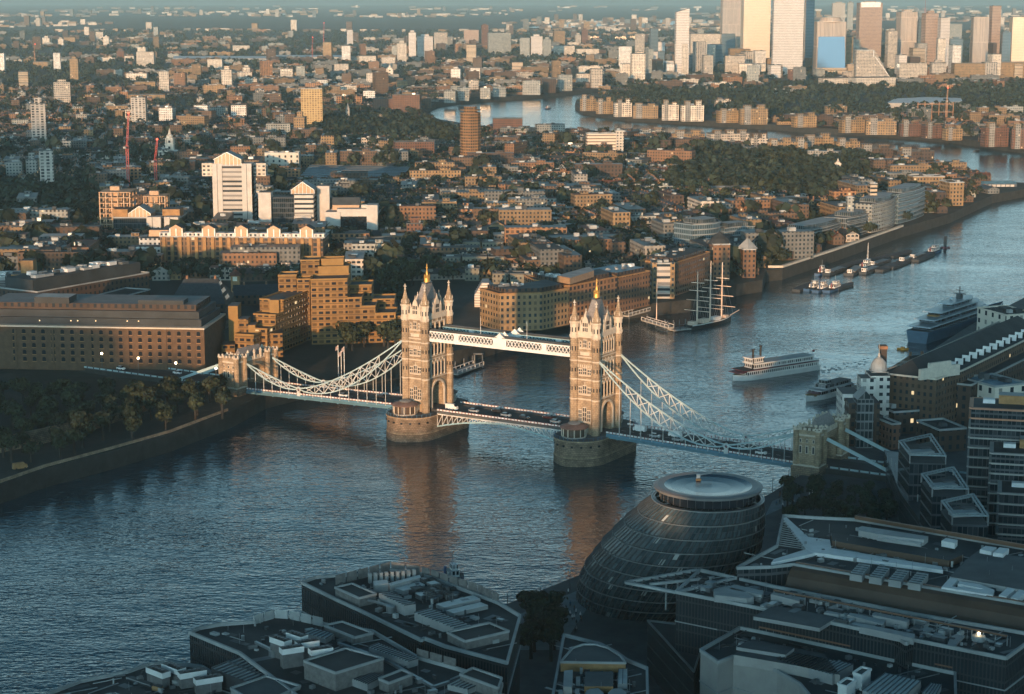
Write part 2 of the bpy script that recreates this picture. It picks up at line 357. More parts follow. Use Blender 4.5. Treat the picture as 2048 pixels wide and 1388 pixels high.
# ================================================================ HAZE
m = bpy.data.materials.new('haze_air'); m.use_nodes = True; t = m.node_tree; t.nodes.clear()
ou = nd(t, 'ShaderNodeOutputMaterial'); pv = nd(t, 'ShaderNodeVolumePrincipled')
pv.inputs['Color'].default_value = (.56, .88, 1.0, 1); pv.inputs['Density'].default_value = 0.40e-4; pv.inputs['Anisotropy'].default_value = 0.0
t.links.new(pv.outputs[0], ou.inputs['Volume']); MATS['haze_air'] = m
hz = M(); hz.prism([(-10000, -1500), (10000, -1500), (10000, 32000), (-10000, 32000)], -6, 335, 'haze_air', bottom=True)
o = hz.build('haze'); o['kind'] = 'stuff'
# ================================================================ THE BRIDGE
# local axes: x = along the deck (towards the south bank), y = upstream (towards the camera side), z up
mat('bridge_stone', (.38, .285, .19), .85, var=.42, scale=.35, bump=.12, joints=.55)
mat('bridge_trim', (.58, .50, .40), .8, var=.12, scale=.6)
th = atan2(-.520, .854)
BR = empty('bascule_bridge', (-1.0, 784.5, 0), th, 'stone bridge with two gothic towers, high white walkways and pale blue chains', 'bridge')
# with this rotation local +x is 'u'; local +y is downstream, so 'upstream' is -y
WEST = -1
def tower(x0, s):
    """s = +1 when the landward side is +x"""
    R_ = empty('tower', (x0, 0, 0), 0); R_.parent = BR
    HX, HY = 5.0, 9.2
    b = M()
    P = [(-HX, -HY), (HX, -HY), (HX, HY), (-HX, HY)]
    # piers either side of the road arch (road runs along x through the tower)
    for sy in (-1, 1):
        b.box((0, sy*6.85, 6.8), (2*HX, 4.7, 13.2), 'bridge_stone')
    # arch head over the road
    n = 10
    for k in range(n):
        a0, a1 = pi*k/n, pi*(k+1)/n
        y0, y1 = 4.5*cos(a0), 4.5*cos(a1); z0, z1 = 15.0+4.2*sin(a0), 15.0+4.2*sin(a1)
        for sx in (-1, 1):
            X = sx*HX
            q = [(X, y0, z0), (X, y0, 20), (X, y1, 20), (X, y1, z1)]
            b.face(q, 'bridge_stone')
        b.face([(-HX, y0, z0), (HX, y0, z0), (HX, y1, z1), (-HX, y1, z1)], 'bridge_stone')
    b.box((0, 0, 20.0), (2*HX, 2*HY, 26.8), 'bridge_stone')
    b.build('tower_wall', R_)
    # string courses
    for z, w_, h_ in ((20.9, .5, .55), (29.0, .45, .5), (36.6, .5, .5), (38.2, .35, .4), (46.5, .8, .6)):
        c = M(); c.box((0, 0, z), (2*HX+w_, 2*HY+w_, h_), 'bridge_trim'); c.build('string_course', R_)
    c = M(); c.box((0, 0, 30.0), (2*HX+.3, 2*HY+.3, .35), 'bridge_stone'); c.box((0, 0, 22.2), (2*HX+.3, 2*HY+.3, .35), 'bridge_stone'); c.build('string_course', R_)
    # corbel teeth under the third course
    c = M()
    for k in range(7): c.box((-3+k, -HY-.2, 34.2), (.45, .5, 1.2), 'bridge_trim')
    c.build('corbel', R_)
    # parapet
    c = M()
    for sx in (-1, 1):
        c.box((sx*HX, 0, 47.1), (.5, 2*HY, 1.2), 'bridge_trim')
        for k in range(11): c.box((sx*HX, -7.5+1.5*k, 48.3), (.5, .8, .7), 'bridge_trim')
    for sy in (-1, 1):
        c.box((0, sy*HY, 47.1), (2*HX-.6, .5, 1.2), 'bridge_trim')
        for k in range(5): c.box((-3+1.5*k, sy*HY, 48.3), (.8, .5, .7), 'bridge_trim')
    c.build('parapet', R_)
    # corner turrets
    for sx in (-1, 1):
        for sy in (-1, 1):
            t_ = M(); c0 = (sx*HX, sy*HY)
            t_.cyl((*c0, 6.8), 1.75, 39.4, 'bridge_stone', 8, rot=pi/8)
            for z in (21, 29.2, 36.8): t_.cyl((*c0, z), 1.95, .5, 'bridge_trim', 8, rot=pi/8)
            t_.lathe((*c0, 0), [(1.75, 46.0), (2.1, 46.8), (2.1, 47.4), (1.8, 47.5), (1.8, 51.8), (2.15, 52.3), (2.15, 52.9)], 'bridge_trim', 8)
            tt = t_.build('turret', R_)
            q = M(); q.lathe((*c0, 0), [(2.0, 52.8), (1.15, 55.4), (.3, 59.2), (.22, 59.4)], 'bridge_stone', 8)
            for a in range(4): q.lathe((c0[0]+1.5*cos(a*pi/2+pi/4), c0[1]+1.5*sin(a*pi/2+pi/4), 0), [(.35, 52.6), (.35, 54.0), (0, 55.2)], 'bridge_trim', 4)
            q.build('spire', tt)
            q = M(); q.box((*c0, 59.4), (.32, .32, 2.1), 'stone_pale'); q.box((*c0, 60.3), (.32, 1.3, .35), 'stone_pale'); q.box((*c0, 60.31), (1.3, .32, .33), 'stone_pale'); q.lathe((*c0, 0), [(.4, 59.1), (.45, 59.5), (.1, 59.7)], 'stone_pale', 6)
            q.build('finial', tt)
            q = M()
            for a in range(8):
                an = a*pi/4; 
                for z, h in ((48.6, 1.9), (41, 1.8), (32.5, 1.5), (24.8, 1.5)):
                    q.box((c0[0]+1.70*cos(an), c0[1]+1.70*sin(an), z), (.22, .45, h), 'glass_dark', rz=an)
            q.build('slit_window', tt)
    # steep slate roof with lantern
    r = M(); B = [(-3.9, -7.2), (3.9, -7.2), (3.9, 7.2), (-3.9, 7.2)]; T = [(-.9, -2.3), (.9, -2.3), (.9, 2.3), (-.9, 2.3)]
    for i in range(4):
        j = (i+1) % 4; r.face([(*B[i], 47.1), (*B[j], 47.1), (*T[j], 61.0), (*T[i], 61.0)], 'tower_slate')
    r.face([(*p, 61.0) for p in T], 'tower_slate'); rf = r.build('roof', R_)
    q = M(); q.box((0, 0, 61), (2.3, 5.0, .5), 'metal_dark'); q.lathe((0, 0, 0), [(1.25, 61.5), (1.2, 63.2), (1.5, 63.5), (.55, 64.6), (.5, 66), (.2, 66.4), (.12, 69.2), (0, 69.4)], 'gold', 8)
    for a in range(4): q.lathe((1.1*cos(a*pi/2+pi/4), 1.1*sin(a*pi/2+pi/4), 0), [(.2, 61.5), (.2, 64.2), (0, 65.2)], 'gold', 5)
    q.box((0, 0, 67.5), (.9, .2, .2), 'gold'); q.build('lantern', rf)
    # gabled dormers, one per face
    for d in range(4):
        a = d*pi/2; fx = HX if d % 2 == 0 else HY; wd = 2.1 if d % 2 else 2.6
        g = M(); ca, sa = cos(a), sin(a)
        def L(x, y, z): return (x*ca-y*sa, x*sa+y*ca, z)
        for (x, y0, z0, y1, z1) in ((fx+.15, -wd, 47.1, wd, 51.2),):
            g.face([L(x, y0, z0), L(x, y1, z0), L(x, y1, z1), L(x, y1*.62, z1+1.2), L(x, y1*.5, z1+2.6), L(x, 0, z1+4.4), L(x, y0*.5, z1+2.6), L(x, y0*.62, z1+1.2), L(x, y0, z1)], 'bridge_trim')
            g.face([L(x-.6, y0, z0), L(x-.6, y0, z1), L(x-.6, y0*.62, z1+1.2), L(x-.6, y0*.5, z1+2.6), L(x-.6, 0, z1+4.4), L(x-.6, y1*.5, z1+2.6), L(x-.6, y1*.62, z1+1.2), L(x-.6, y1, z1), L(x-.6, y1, z0)], 'bridge_trim')
            ring = [(y0, z0), (y0, z1), (y0*.62, z1+1.2), (y0*.5, z1+2.6), (0, z1+4.4), (y1*.5, z1+2.6), (y1*.62, z1+1.2), (y1, z1), (y1, z0)]
            for (ya, za), (yb, zb) in zip(ring, ring[1:]): g.face([L(x, ya, za), L(x, yb, zb), L(x-.6, yb, zb), L(x-.6, ya, za)], 'bridge_trim')
            # roof behind
            for sy in (-1, 1): g.face([L(x-.6, sy*wd*.8, 51.2), L(x-.6, 0, 54.6), L(fx*.25, 0, 54.6), L(fx*.25, sy*wd*.8, 51.2)], 'tower_slate')
            for sy in (-1, 1): g.face([L(x-.6, sy*wd*.8, 47.1), L(x-.6, sy*wd*.8, 51.2), L(fx*.25, sy*wd*.8, 51.2), L(fx*.25, sy*wd*.8, 47.1)], 'bridge_trim')
        for sy in (-1, 1): g.lathe((*L(fx-.1, sy*(wd+.25), 0)[:2], 0), [(.38, 47.1), (.38, 52), (.5, 52.1), (0, 53.8)], 'bridge_trim', 6)
        g.lathe((*L(fx-.1, 0, 0)[:2], 0), [(.22, 55.4), (.1, 56.8), (0, 57)], 'stone_pale', 5)
        go = g.build('dormer', R_)
        q = M()
        for k in (-1, 0, 1):
            for z in (48.9, 50.9): q.box((*L(fx+.16, k*.85, 0)[:2], z), (.14, .5, 1.5), 'glass_dark', rz=a)
        q.build('window', go)
    # three-light window groups on the upstream and downstream faces
    for sy in (-1, 1):
        rows = [(42.3, 3.4, 3, 1), (31.2, 3.1, 3, 0), (23.4, 3.6, 3, 0), (12.0, 6.0, 3, 2)]
        for z, h, n_, kind in rows:
            w_ = M(); Y = sy*(HY+.05)
            w_.box((0, Y, z-.5), (5.6, .5, .4), 'bridge_trim')
            for k in (-1, 0, 1):
                x = k*2.05; hh = h*(.82 if k else 1.0)
                if kind == 1 and k: w_.box((x, Y, z), (.9, .4, hh), 'bridge_trim')
                else: w_.box((x, Y, z), (1.75, .4, hh), 'bridge_trim')
            if kind == 1: w_.box((0, Y, 40.5-.2), (4.6, .7, .35), 'bridge_trim'); w_.box((0, Y, 39.2), (4.2, .45, 1.1), 'bridge_trim')
            if kind == 0: w_.lathe((0, Y, 0), [(.18, z+h), (.15, z+h+1.2), (0, z+h+1.5)], 'bridge_trim', 5)
            wf_ = w_.build('window', R_)
            q = M()
            for k in (-1, 0, 1):
                x = k*2.05; hh = h*(.82 if k else 1.0)
                for dx in ((-.42, .42) if not (kind == 1 and k) else (0,)):
                    nn = 2 if h < 4 else 3
                    for j in range(nn):
                        q.box((x+dx, Y+sy*.16, z+.25+j*(hh-.3)/nn), (.55 if not (kind == 1 and k) else .4, .16, (hh-.3)/nn-.3), 'glass_dark')
            q.build('pane', wf_)
        q = M(); q.box((0, sy*(HY+.05), 7.6), (3.4, .5, 2.8), 'bridge_trim'); q.build('door_surround', R_)
        q = M(); q.box((0, sy*(HY+.25), 7.6), (1.3, .3, 2.3), 'glass_dark'); q.build('door', R_)
    # tall traceried windows on the road faces
    for sx in (-1, 1):
        X = sx*(HX+.05)
        for z, h, nn in ((21.6, 6.0, 4), (30.6, 5.0, 4), (39.6, 5.0, 5)):
            if sx == -s and z > 38: nn = 3
            w_ = M(); w_.box((X, 0, z-.4), (.6, 11.5, .4), 'bridge_trim'); w_.box((X, 0, z+h+.2), (.6, 11.5, .5), 'bridge_trim')
            for k in range(nn+1): w_.box((X, -5.2+10.4*k/nn, z), (.7, .55, h+.2), 'bridge_trim')
            for k in range(nn): 
                yc = -5.2+10.4*(k+.5)/nn; w_.lathe((X, yc, 0), [(.25, z+h+.7), (.2, z+h+1.6), (0, z+h+2.2)], 'bridge_trim', 4)
            wf_ = w_.build('window', R_)
            q = M()
            for k in range(nn):
                yc = -5.2+10.4*(k+.5)/nn
                for dy in (-.45, .45): q.box((X+sx*.02, yc+dy, z+.6), (.2, .62, h-1.2), 'glass_dark')
            q.build('pane', wf_)
        q = M()
        for k in range(12):
            a0, a1 = pi*k/12, pi*(k+1)/12
            q.bar((X+sx*.2, 4.9*cos(a0), 15.0+4.7*sin(a0)), (X+sx*.2, 4.9*cos(a1), 15.0+4.7*sin(a1)), .8, 'bridge_trim')
        for sy in (-1, 1): q.box((X+sx*.2, sy*4.9, 7.6), (.7, .8, 7.4), 'bridge_trim')
        q.build('arch_surround', R_)
    return R_

TN = tower(-41.2, -1); TS = tower(41.2, 1)
# piers
def pier(x0):
    e = empty('pier', (x0, 0, 0)); e.parent = BR
    P = []
    for k in range(17): a = pi*k/16; P.append((10.8*cos(a), 12+11*sin(a)))
    for k in range(17): a = pi+pi*k/16; P.append((10.8*cos(a), -12-11*abs(sin(a))))
    def nose(g, z0): return [(x*(1+g*.05), y+(g*2.0*max(0, 1-abs(x)/7) if abs(y) > 12 else 0)*(1 if y > 0 else -1)) for x, y in P]
    b = M(); b.prism(nose(.8, 0), -5, -.5, 'stone_pier'); b.prism(nose(.35, 0), -.5, .1, 'bridge_stone'); b.prism(P, .1, 6.2, 'stone_pier'); b.prism([(p[0]*1.03, p[1]*1.02) for p in P], 6.2, 6.8, 'bridge_stone', 'pave')
    for k in range(8): a = pi+pi*(k+1)/9; b.box((10.85*cos(a), -12-11.05*abs(sin(a)), 4.0), (.8, .8, .7), 'glass_dark', rz=a)
    b.build('pier_wall', e)
    c = M()
    for i in range(len(P)):
        a, q = P[i], P[(i+1) % len(P)]
        if hypot(a[0]-q[0], a[1]-q[1]) < 12: c.bar((a[0], a[1], 7.9), (q[0], q[1], 7.9), .12, 'dark_blue_paint'); c.box((a[0], a[1], 6.8), (.2, .2, 1.1), 'dark_blue_paint')
    c.build('railing', e)
    for (x, y) in ((-1.5, -15.2), (-1.5, 15.2)):
        k = M(); k.cyl((x, y, 6.8), 5.0, .4, 'bridge_trim', 14); k.cyl((x, y, 7.2), 4.5, 3.4, 'kiosk_glass', 14); k.build('control_cabin', e)
        k = M(); k.lathe((x, y, 0), [(5.7, 10.6), (5.9, 11.0), (5.2, 11.4), (2.9, 12.1), (0, 12.3)], 'kiosk_roof', 16); k.cyl((x, y, 12.0), 2.6, .5, 'roof_mid', 12, top='roof_light'); k.build('cabin_roof', e)
        for a in range(12): k = M(); k.cyl((x+5.0*cos(a*pi/6), y+5.0*sin(a*pi/6), 7.2), .22, 3.5, 'bridge_trim', 6); k.build('cabin_column', e)
pier(-41.2); pier(41.2)
# high level walkways
def lattice(b, x0, x1, y, z0, z1, n, m_, w_=.22):
    dx = (x1-x0)/n
    for k in range(n):
        b.bar((x0+k*dx, y, z0), (x0+(k+1)*dx, y, z1), w_, m_); b.bar((x0+k*dx, y, z1), (x0+(k+1)*dx, y, z0), w_, m_)
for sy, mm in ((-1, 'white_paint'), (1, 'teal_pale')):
    wk = empty('walkway', (0, 0, 0)); wk.parent = BR
    y0 = sy*6.0
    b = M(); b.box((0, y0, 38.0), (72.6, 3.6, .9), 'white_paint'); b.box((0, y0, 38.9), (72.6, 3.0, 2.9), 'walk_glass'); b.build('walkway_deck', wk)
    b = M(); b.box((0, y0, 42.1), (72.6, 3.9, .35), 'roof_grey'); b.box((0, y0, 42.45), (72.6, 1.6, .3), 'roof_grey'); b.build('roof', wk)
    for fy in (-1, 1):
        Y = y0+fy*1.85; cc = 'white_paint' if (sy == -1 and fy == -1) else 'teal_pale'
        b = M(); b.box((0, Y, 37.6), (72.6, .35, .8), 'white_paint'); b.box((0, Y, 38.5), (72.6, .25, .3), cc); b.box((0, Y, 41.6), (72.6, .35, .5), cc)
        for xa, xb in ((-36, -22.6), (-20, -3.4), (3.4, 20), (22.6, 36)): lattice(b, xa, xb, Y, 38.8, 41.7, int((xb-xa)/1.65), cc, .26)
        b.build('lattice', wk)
        b = M()
        for x, ww in ((-21.3, 2.4), (21.3, 2.4), (0, 6.4)): b.box((x, Y, 38.7), (ww, .42, 3.1), 'white_paint')
        b.face([(-3, Y+.1*fy, 42.1), (3, Y+.1*fy, 42.1), (1.2, Y+.1*fy, 43.2), (0, Y+.1*fy, 44.4), (-1.2, Y+.1*fy, 43.2)], 'white_paint')
        b.box((0, Y, 42.1), (2.2, .5, 1.2), 'white_paint'); b.build('side_panel', wk)
    if sy == -1:
        for x in (-10.5, 12.0, ):
            q = M(); q.cyl((x, y0, 42.7), .1, 7.5, 'white_paint', 6, .05); q.build('flagpole', wk)

# decks: side spans (slightly sloping) and the bascule span
def zdeck(x):
    x = abs(x); return 8.0 if x < 50 else 8.0-(x-50)/84*1.9
def fascia(b, xa, xb, y, n):
    for k in range(n):
        x0 = xa+(xb-xa)*k/n; x1 = xa+(xb-xa)*(k+1)/n
        z0, z1 = zdeck(x0), zdeck(x1); xm = x0+(x1-x0)*.78
        b.bar((x0, y, z0+.75), (xm, y, z0+(z1-z0)*.78+.75), .18, 'panel_white', .62)
        b.bar((xm, y, z0+.8), (x1, y, z1+.8), .3, 'panel_red', .95)

for s in (-1, 1):
    d = empty('side_span', (0, 0, 0)); d.parent = BR
    b = M(); n = 12
    for k in range(n):
        xa, xb = s*(51+84*k/n), s*(51+84*(k+1)/n); za, zb = zdeck(xa), zdeck(xb)
        for (ya, yb, mm, dz) in ((-9, -6.2, 'pave', .15), (-6.2, 6.2, 'asphalt', 0), (6.2, 9, 'pave', .15)):
            b.face([(xa, ya, za+dz), (xb, ya, zb+dz), (xb, yb, zb+dz), (xa, yb, za+dz)] if s > 0 else [(xb, ya, zb+dz), (xa, ya, za+dz), (xa, yb, za+dz), (xb, yb, zb+dz)], mm)
        b.face([(xa, -9, za-1.5), (xa, 9, za-1.5), (xb, 9, zb-1.5), (xb, -9, zb-1.5)], 'road_blue')
    for y in (-9, 9):
        for k in range(n):
            xa, xb = s*(51+84*k/n), s*(51+84*(k+1)/n); za, zb = zdeck(xa), zdeck(xb)
            b.face([(xa, y, za-1.5), (xb, y, zb-1.5), (xb, y, zb+.2), (xa, y, za+.2)], 'road_blue')
    b.build('deck', d)
    for y in (-9.1, 9.1):
        b = M(); fascia(b, s*51, s*134, y, 52); b.build('parapet', d)
        b = M(); b.bar((s*51, y*1.005, 6.9), (s*134, y*1.005, 5.0), .35, 'teal_paint', 1.0); b.build('edge_girder', d)
    b = M(); 
    for k in range(0, 9): x = s*(56+k*9); b.bar((x, -9, zdeck(x)-1.5), (x, 9, zdeck(x)-1.5), .6, 'road_blue', .9)
    b.build('cross_beam', d)
    # road markings
    b = M()
    for k in range(20):
        x = 53+k*4; b.face([(s*x, -.08, zdeck(x)+.02), (s*(x+2), -.08, zdeck(x+2)+.02), (s*(x+2), .08, zdeck(x+2)+.02), (s*x, .08, zdeck(x)+.02)], 'white_paint')
    b.build('road_marking', d)
bs = empty('bascule_span', (0, 0, 0)); bs.parent = BR
b = M(); b.box((0, 0, 6.9), (83, 12.4, 1.1), 'asphalt'); b.box((0, -7.6, 6.9), (61, 2.8, 1.25), 'pave'); b.box((0, 7.6, 6.9), (61, 2.8, 1.25), 'pave'); b.build('deck', bs)
for y in (-9.1, 9.1):
    b = M(); fascia(b, -30.5, 30.5, y, 38); b.build('parapet', bs)
    b = M(); n = 24
    for k in range(n):
        xa, xb = -30.3+60.6*k/n, -30.3+60.6*(k+1)/n
        lo = lambda x: 6.1-4.6*(abs(x)/30.3)**1.8
        b.bar((xa, y, 6.9), (xb, y, 6.9), .4, 'stone_white', .5); b.bar((xa, y, lo(xa)), (xb, y, lo(xb)), .4, 'teal_pale', .6)
        b.bar((xa, y, lo(xa)), (xa, y, 6.9), .22, 'stone_white')
        if abs(xa) > abs(xb): b.bar((xa, y, lo(xa)), (xb, y, 6.9), .25, 'stone_white')
        else: b.bar((xa, y, 6.9), (xb, y, lo(xb)), .25, 'stone_white')
    b.build('arch_girder', bs)

b = M()
for x in (-10, 0, 10): b.box((x, 0, 5.4), (.5, 18, 1.4), 'road_blue')
b.build('cross_beam', bs)
# suspension chains
def chain(s, y):
    X = lambda x: s*x
    e = empty('suspension_chain', (0, 0, 0)); e.parent = BR
    def top(x):
        if x <= 104: q = (104-x)/57.0; return 10.1+27.7*(q**1.45)
        q = (x-104)/29.0; return 9.9+8.4*(q**1.15)
    def dep(x):
        if x <= 104: q = (104-x)/57.0; return 5.6*max(0, sin(pi*min(1, q*1.02)))**.8+.15
        q = (x-104)/29.0; return 2.7*max(0, sin(pi*q))**.8+.15
    wc = 'chain_blue'; b = M(); n = 22
    xs = [47+57*k/n for k in range(n+1)] + [104+29*k/12 for k in range(1, 13)]
    for xa, xb in zip(xs, xs[1:]):
        b.bar((X(xa), y, top(xa)), (X(xb), y, top(xb)), .38, wc, .55)
        b.bar((X(xa), y, top(xa)-dep(xa)), (X(xb), y, top(xb)-dep(xb)), .38, wc, .55)
    b.build('chord', e)
    b = M(); nodes = [60+5.0*k for k in range(9)]+[109+4.6*k for k in range(5)]
    up = True
    for xa, xb in zip(nodes, nodes[1:]):
        if xb-xa > 5.5: continue
        xm = (xa+xb)/2
        b.bar((X(xa), y, top(xa)), (X(xa), y, top(xa)-dep(xa)), .25, 'chain_white')
        b.bar((X(xa), y, top(xa)-dep(xa)), (X(xb), y, top(xb)), .3, 'chain_white')
        b.bar((X(xa), y, top(xa)), (X(xb), y, top(xb)-dep(xb)), .3, 'chain_white')
    b.build('bracing', e)
    q = M()
    for k in range(16):
        a0, a1 = 2*pi*k/16, 2*pi*(k+1)/16
        q.bar((X(104)+1.0*cos(a0), y, 9.6+1.0*sin(a0)), (X(104)+1.0*cos(a1), y, 9.6+1.0*sin(a1)), .5, 'chain_white')
    q.cyl((X(104), y, 9.2), .35, .8, 'panel_red', 8); q.box((X(104), y, 6.6), (1.7, .5, 1.9), 'chain_white'); q.build('link_pin', e)
    for x in [57+4.9*k for k in range(10)]+[109.5+4.7*k for k in range(5)]:
        zb = top(x)-dep(x)
        if zb-zdeck(x) < .9: continue
        q = M(); q.cyl((X(x), y, zdeck(x)-.3), .13, zb-zdeck(x)+.4, 'chain_white', 6); q.build('hanger_rod', e)

for s in (-1, 1):
    for y in (-9.2, 9.2): chain(s, y)
# abutment gate towers
def abutment(s):
    e = empty('abutment', (s*139.5, 0, 0)); e.parent = BR
    b = M()
    for sy in (-1, 1):
        b.box((0, sy*11.2, -5), (11.5, 8.6, 12.2), 'stone_pier'); b.box((0, sy*11.2, 7.2), (10.4, 7.4, .6), 'bridge_trim'); b.box((0, sy*11.2, 7.8), (9.0, 5.8, 11.0), 'bridge_stone')
    b.box((0, 0, -5), (11.4, 14, 11.0), 'stone_pier'); b.build('abutment_wall', e)
    for sy in (-1, 1):
        t_ = M()
        t_.box((0, sy*11.2, 18.8), (9.6, 6.6, .7), 'bridge_trim'); t_.box((0, sy*11.2, 19.5), (9.2, 6.2, 1.6), 'bridge_stone')
        for cx in (-1, 1):
            for cy in (-1, 1):
                t_.cyl((cx*4.4, sy*11.2+cy*2.9, 7.8), 1.25, 13.2, 'bridge_stone', 8); t_.cyl((cx*4.4, sy*11.2+cy*2.9, 21.0), 1.5, .6, 'bridge_trim', 8)
                for a in range(4): t_.box((cx*4.4+1.15*cos(a*pi/2), sy*11.2+cy*2.9+1.15*sin(a*pi/2), 21.6), (.55, .55, .8), 'bridge_trim')
        for k in range(4):
            for yy in (-3.1, 3.1): t_.box((-2.7+1.8*k, sy*11.2+yy, 21.1), (1.0, .5, .9), 'bridge_trim')
        for k in range(2):
            for xx in (-4.6, 4.6): t_.box((xx, sy*11.2-1.0+2*k, 21.1), (.5, 1.0, .9), 'bridge_trim')
        tt = t_.build('gate_turret', e)
        for xx, yy, rz in ((0, sy*14.1, 0), (-2.6, sy*14.1, 0), (2.6, sy*14.1, 0)):
            q = M(); q.box((xx, yy, 12), (1.3, .3, 3.2), 'bridge_trim'); q.box((xx, yy+sy*.12, 12.3), (.7, .2, 2.5), 'glass_dark'); q.box((xx, yy, 16.2), (.9, .3, 1.6), 'bridge_trim'); q.box((xx, yy+sy*.12, 16.4), (.5, .2, 1.1), 'glass_dark'); q.build('window', tt)
    q = M(); n = 10
    for k in range(n):
        a0, a1 = pi*k/n, pi*(k+1)/n; y0, y1 = 7.6*cos(a0), 7.6*cos(a1); z0, z1 = 12+4*sin(a0), 12+4*sin(a1)
        for X in (-3.2, 3.2): q.face([(X, y0, z0), (X, y0, 18.5), (X, y1, 18.5), (X, y1, z1)], 'bridge_stone')
        q.face([(-3.2, y0, z0), (3.2, y0, z0), (3.2, y1, z1), (-3.2, y1, z1)], 'bridge_stone')
    for sy in (-1, 1): q.box((0, sy*7.9, 6), (6.4, 1.2, 12.4), 'bridge_stone')
    q.box((0, 0, 18.5), (7, 16, .6), 'bridge_trim')
    for k in range(8):
        for X in (-3.3, 3.3): q.box((X, -7+2*k, 19.1), (.4, 1.1, 1.3), 'bridge_trim')
    for y in (-4.5, 0, 4.5): q.lathe((s*-3.3, y, 0), [(.6, 19), (.6, 22), (.8, 22.2), (0, 23.6)], 'bridge_trim', 6)
    q.build('gate_arch', e)
    q = M(); q.gable([(-3.0, -7.6), (-3.0, 7.6), (3.0, 7.6), (3.0, -7.6)], 19.1, 5.2, 'tower_slate'); q.build('roof', e)
    # land ties: straight chains from the gate tower down to the anchorage
    for y in (-9.2, 9.2):
        q = M(); q.bar((s*6, y, 17.5), (s*37, y, 5.8), .7, 'chain_blue', 1.2)
        q.build('land_tie', e)
abutment(-1); abutment(1)
# approach viaduct north and south (a road of its own)
def approach(s, L, name):
    b = M(); xa, xb = s*135, s*L
    P = [(xa, -9), (xb, -9), (xb, 9), (xa, 9)]
    b.prism(P, 0, 6.0, 'quay', 'pave'); o = b.build(name, None, (-1.0, 784.5, 0), th); o['kind'] = 'structure'
    b = M(); P = [(xa, -6.2), (xb, -6.2), (xb, 6.2), (xa, 6.2)]
    b.face([(p[0], p[1], 6.012) for p in (P if s > 0 else P[::-1])], 'asphalt')
    o = b.build('bridge_road', None, (-1.0, 784.5, 0), th); o['kind'] = 'structure'
approach(-1, 420, 'approach_viaduct'); approach(1, 330, 'approach_viaduct')
# ================================================================ BUILDING HELPERS
def gz(p, z=GZ): return [G(x, y, z) for x, y in p]
def plate(px, z0, z1, wall, roof=None, name='roof_plant', parent=None):
    b = M(); b.prism(gz(px, z1), z0, z1, wall, roof); return b.build(name, parent)
def rim(poly, z, w, h, m_, name, parent, closed=True):
    b = M(); n = len(poly)
    for i in range(n if closed else n-1):
        a, c = poly[i], poly[(i+1) % n]; b.bar((a[0], a[1], z+h/2), (c[0], c[1], z+h/2), w, m_, h)
    return b.build(name, parent)
def shrink(poly, k):
    cx = sum(p[0] for p in poly)/len(poly); cy = sum(p[1] for p in poly)/len(poly)
    return [(cx+(p[0]-cx)*k, cy+(p[1]-cy)*k) for p in poly]
def centre(poly): return (sum(p[0] for p in poly)/len(poly), sum(p[1] for p in poly)/len(poly))
def local(poly, c): return [(p[0]-c[0], p[1]-c[1]) for p in poly]
BLD = []       # footprints already built on: (x, y, r)
def note(poly):
    c = centre(poly); BLD.append((c[0], c[1], max(hypot(p[0]-c[0], p[1]-c[1]) for p in poly), poly))
def front(x0, x1, yb, yt, depth, rz=0, z=GZ):
    """footprint + height of a block whose front base runs between picture columns x0..x1 at row yb and whose top is at row yt"""
    xc, yc = G((x0+x1)/2, yb, z); w = abs(G(x1, yb, z)[0]-G(x0, yb, z)[0])
    a = abs(rz); wf = max(w*.35, (w-depth*sin(a))/cos(a)) if a else w
    h = ZAT(xc, yc, yt)-z
    ca, sa = cos(rz), sin(rz)
    # nearest corner sits on yc
    P = [(-wf/2, 0), (wf/2, 0), (wf/2, depth), (-wf/2, depth)]
    P = [(x*ca-y*sa, x*sa+y*ca) for x, y in P]
    mx = (min(p[0] for p in P)+max(p[0] for p in P))/2; my = min(p[1] for p in P)
    return [(p[0]-mx+xc, p[1]-my+yc) for p in P], max(4, h)
def clutter(b, P, z, n, mats=('roof_grey', 'roof_light', 'metal', 'roof_dark'), s=(1.5, 5), h=(.8, 2.6)):
    e1 = Vector((P[1][0]-P[0][0], P[1][1]-P[0][1])); e2 = Vector((P[3][0]-P[0][0], P[3][1]-P[0][1])); o = Vector(P[0][:2]); rz = atan2(e1.y, e1.x)
    L1, L2 = e1.length, e2.length
    for _ in range(n):
        dx, dy = min(random.uniform(*s), L1*.4), min(random.uniform(*s), L2*.4)
        u_, v_ = random.uniform(.14+dx/2/L1, .86-dx/2/L1), random.uniform(.14+dy/2/L2, .86-dy/2/L2)
        c = o+e1*u_+e2*v_; b.box((c.x, c.y, z), (dx, dy, random.uniform(*h)), random.choice(mats), rz=rz, bottom=False)
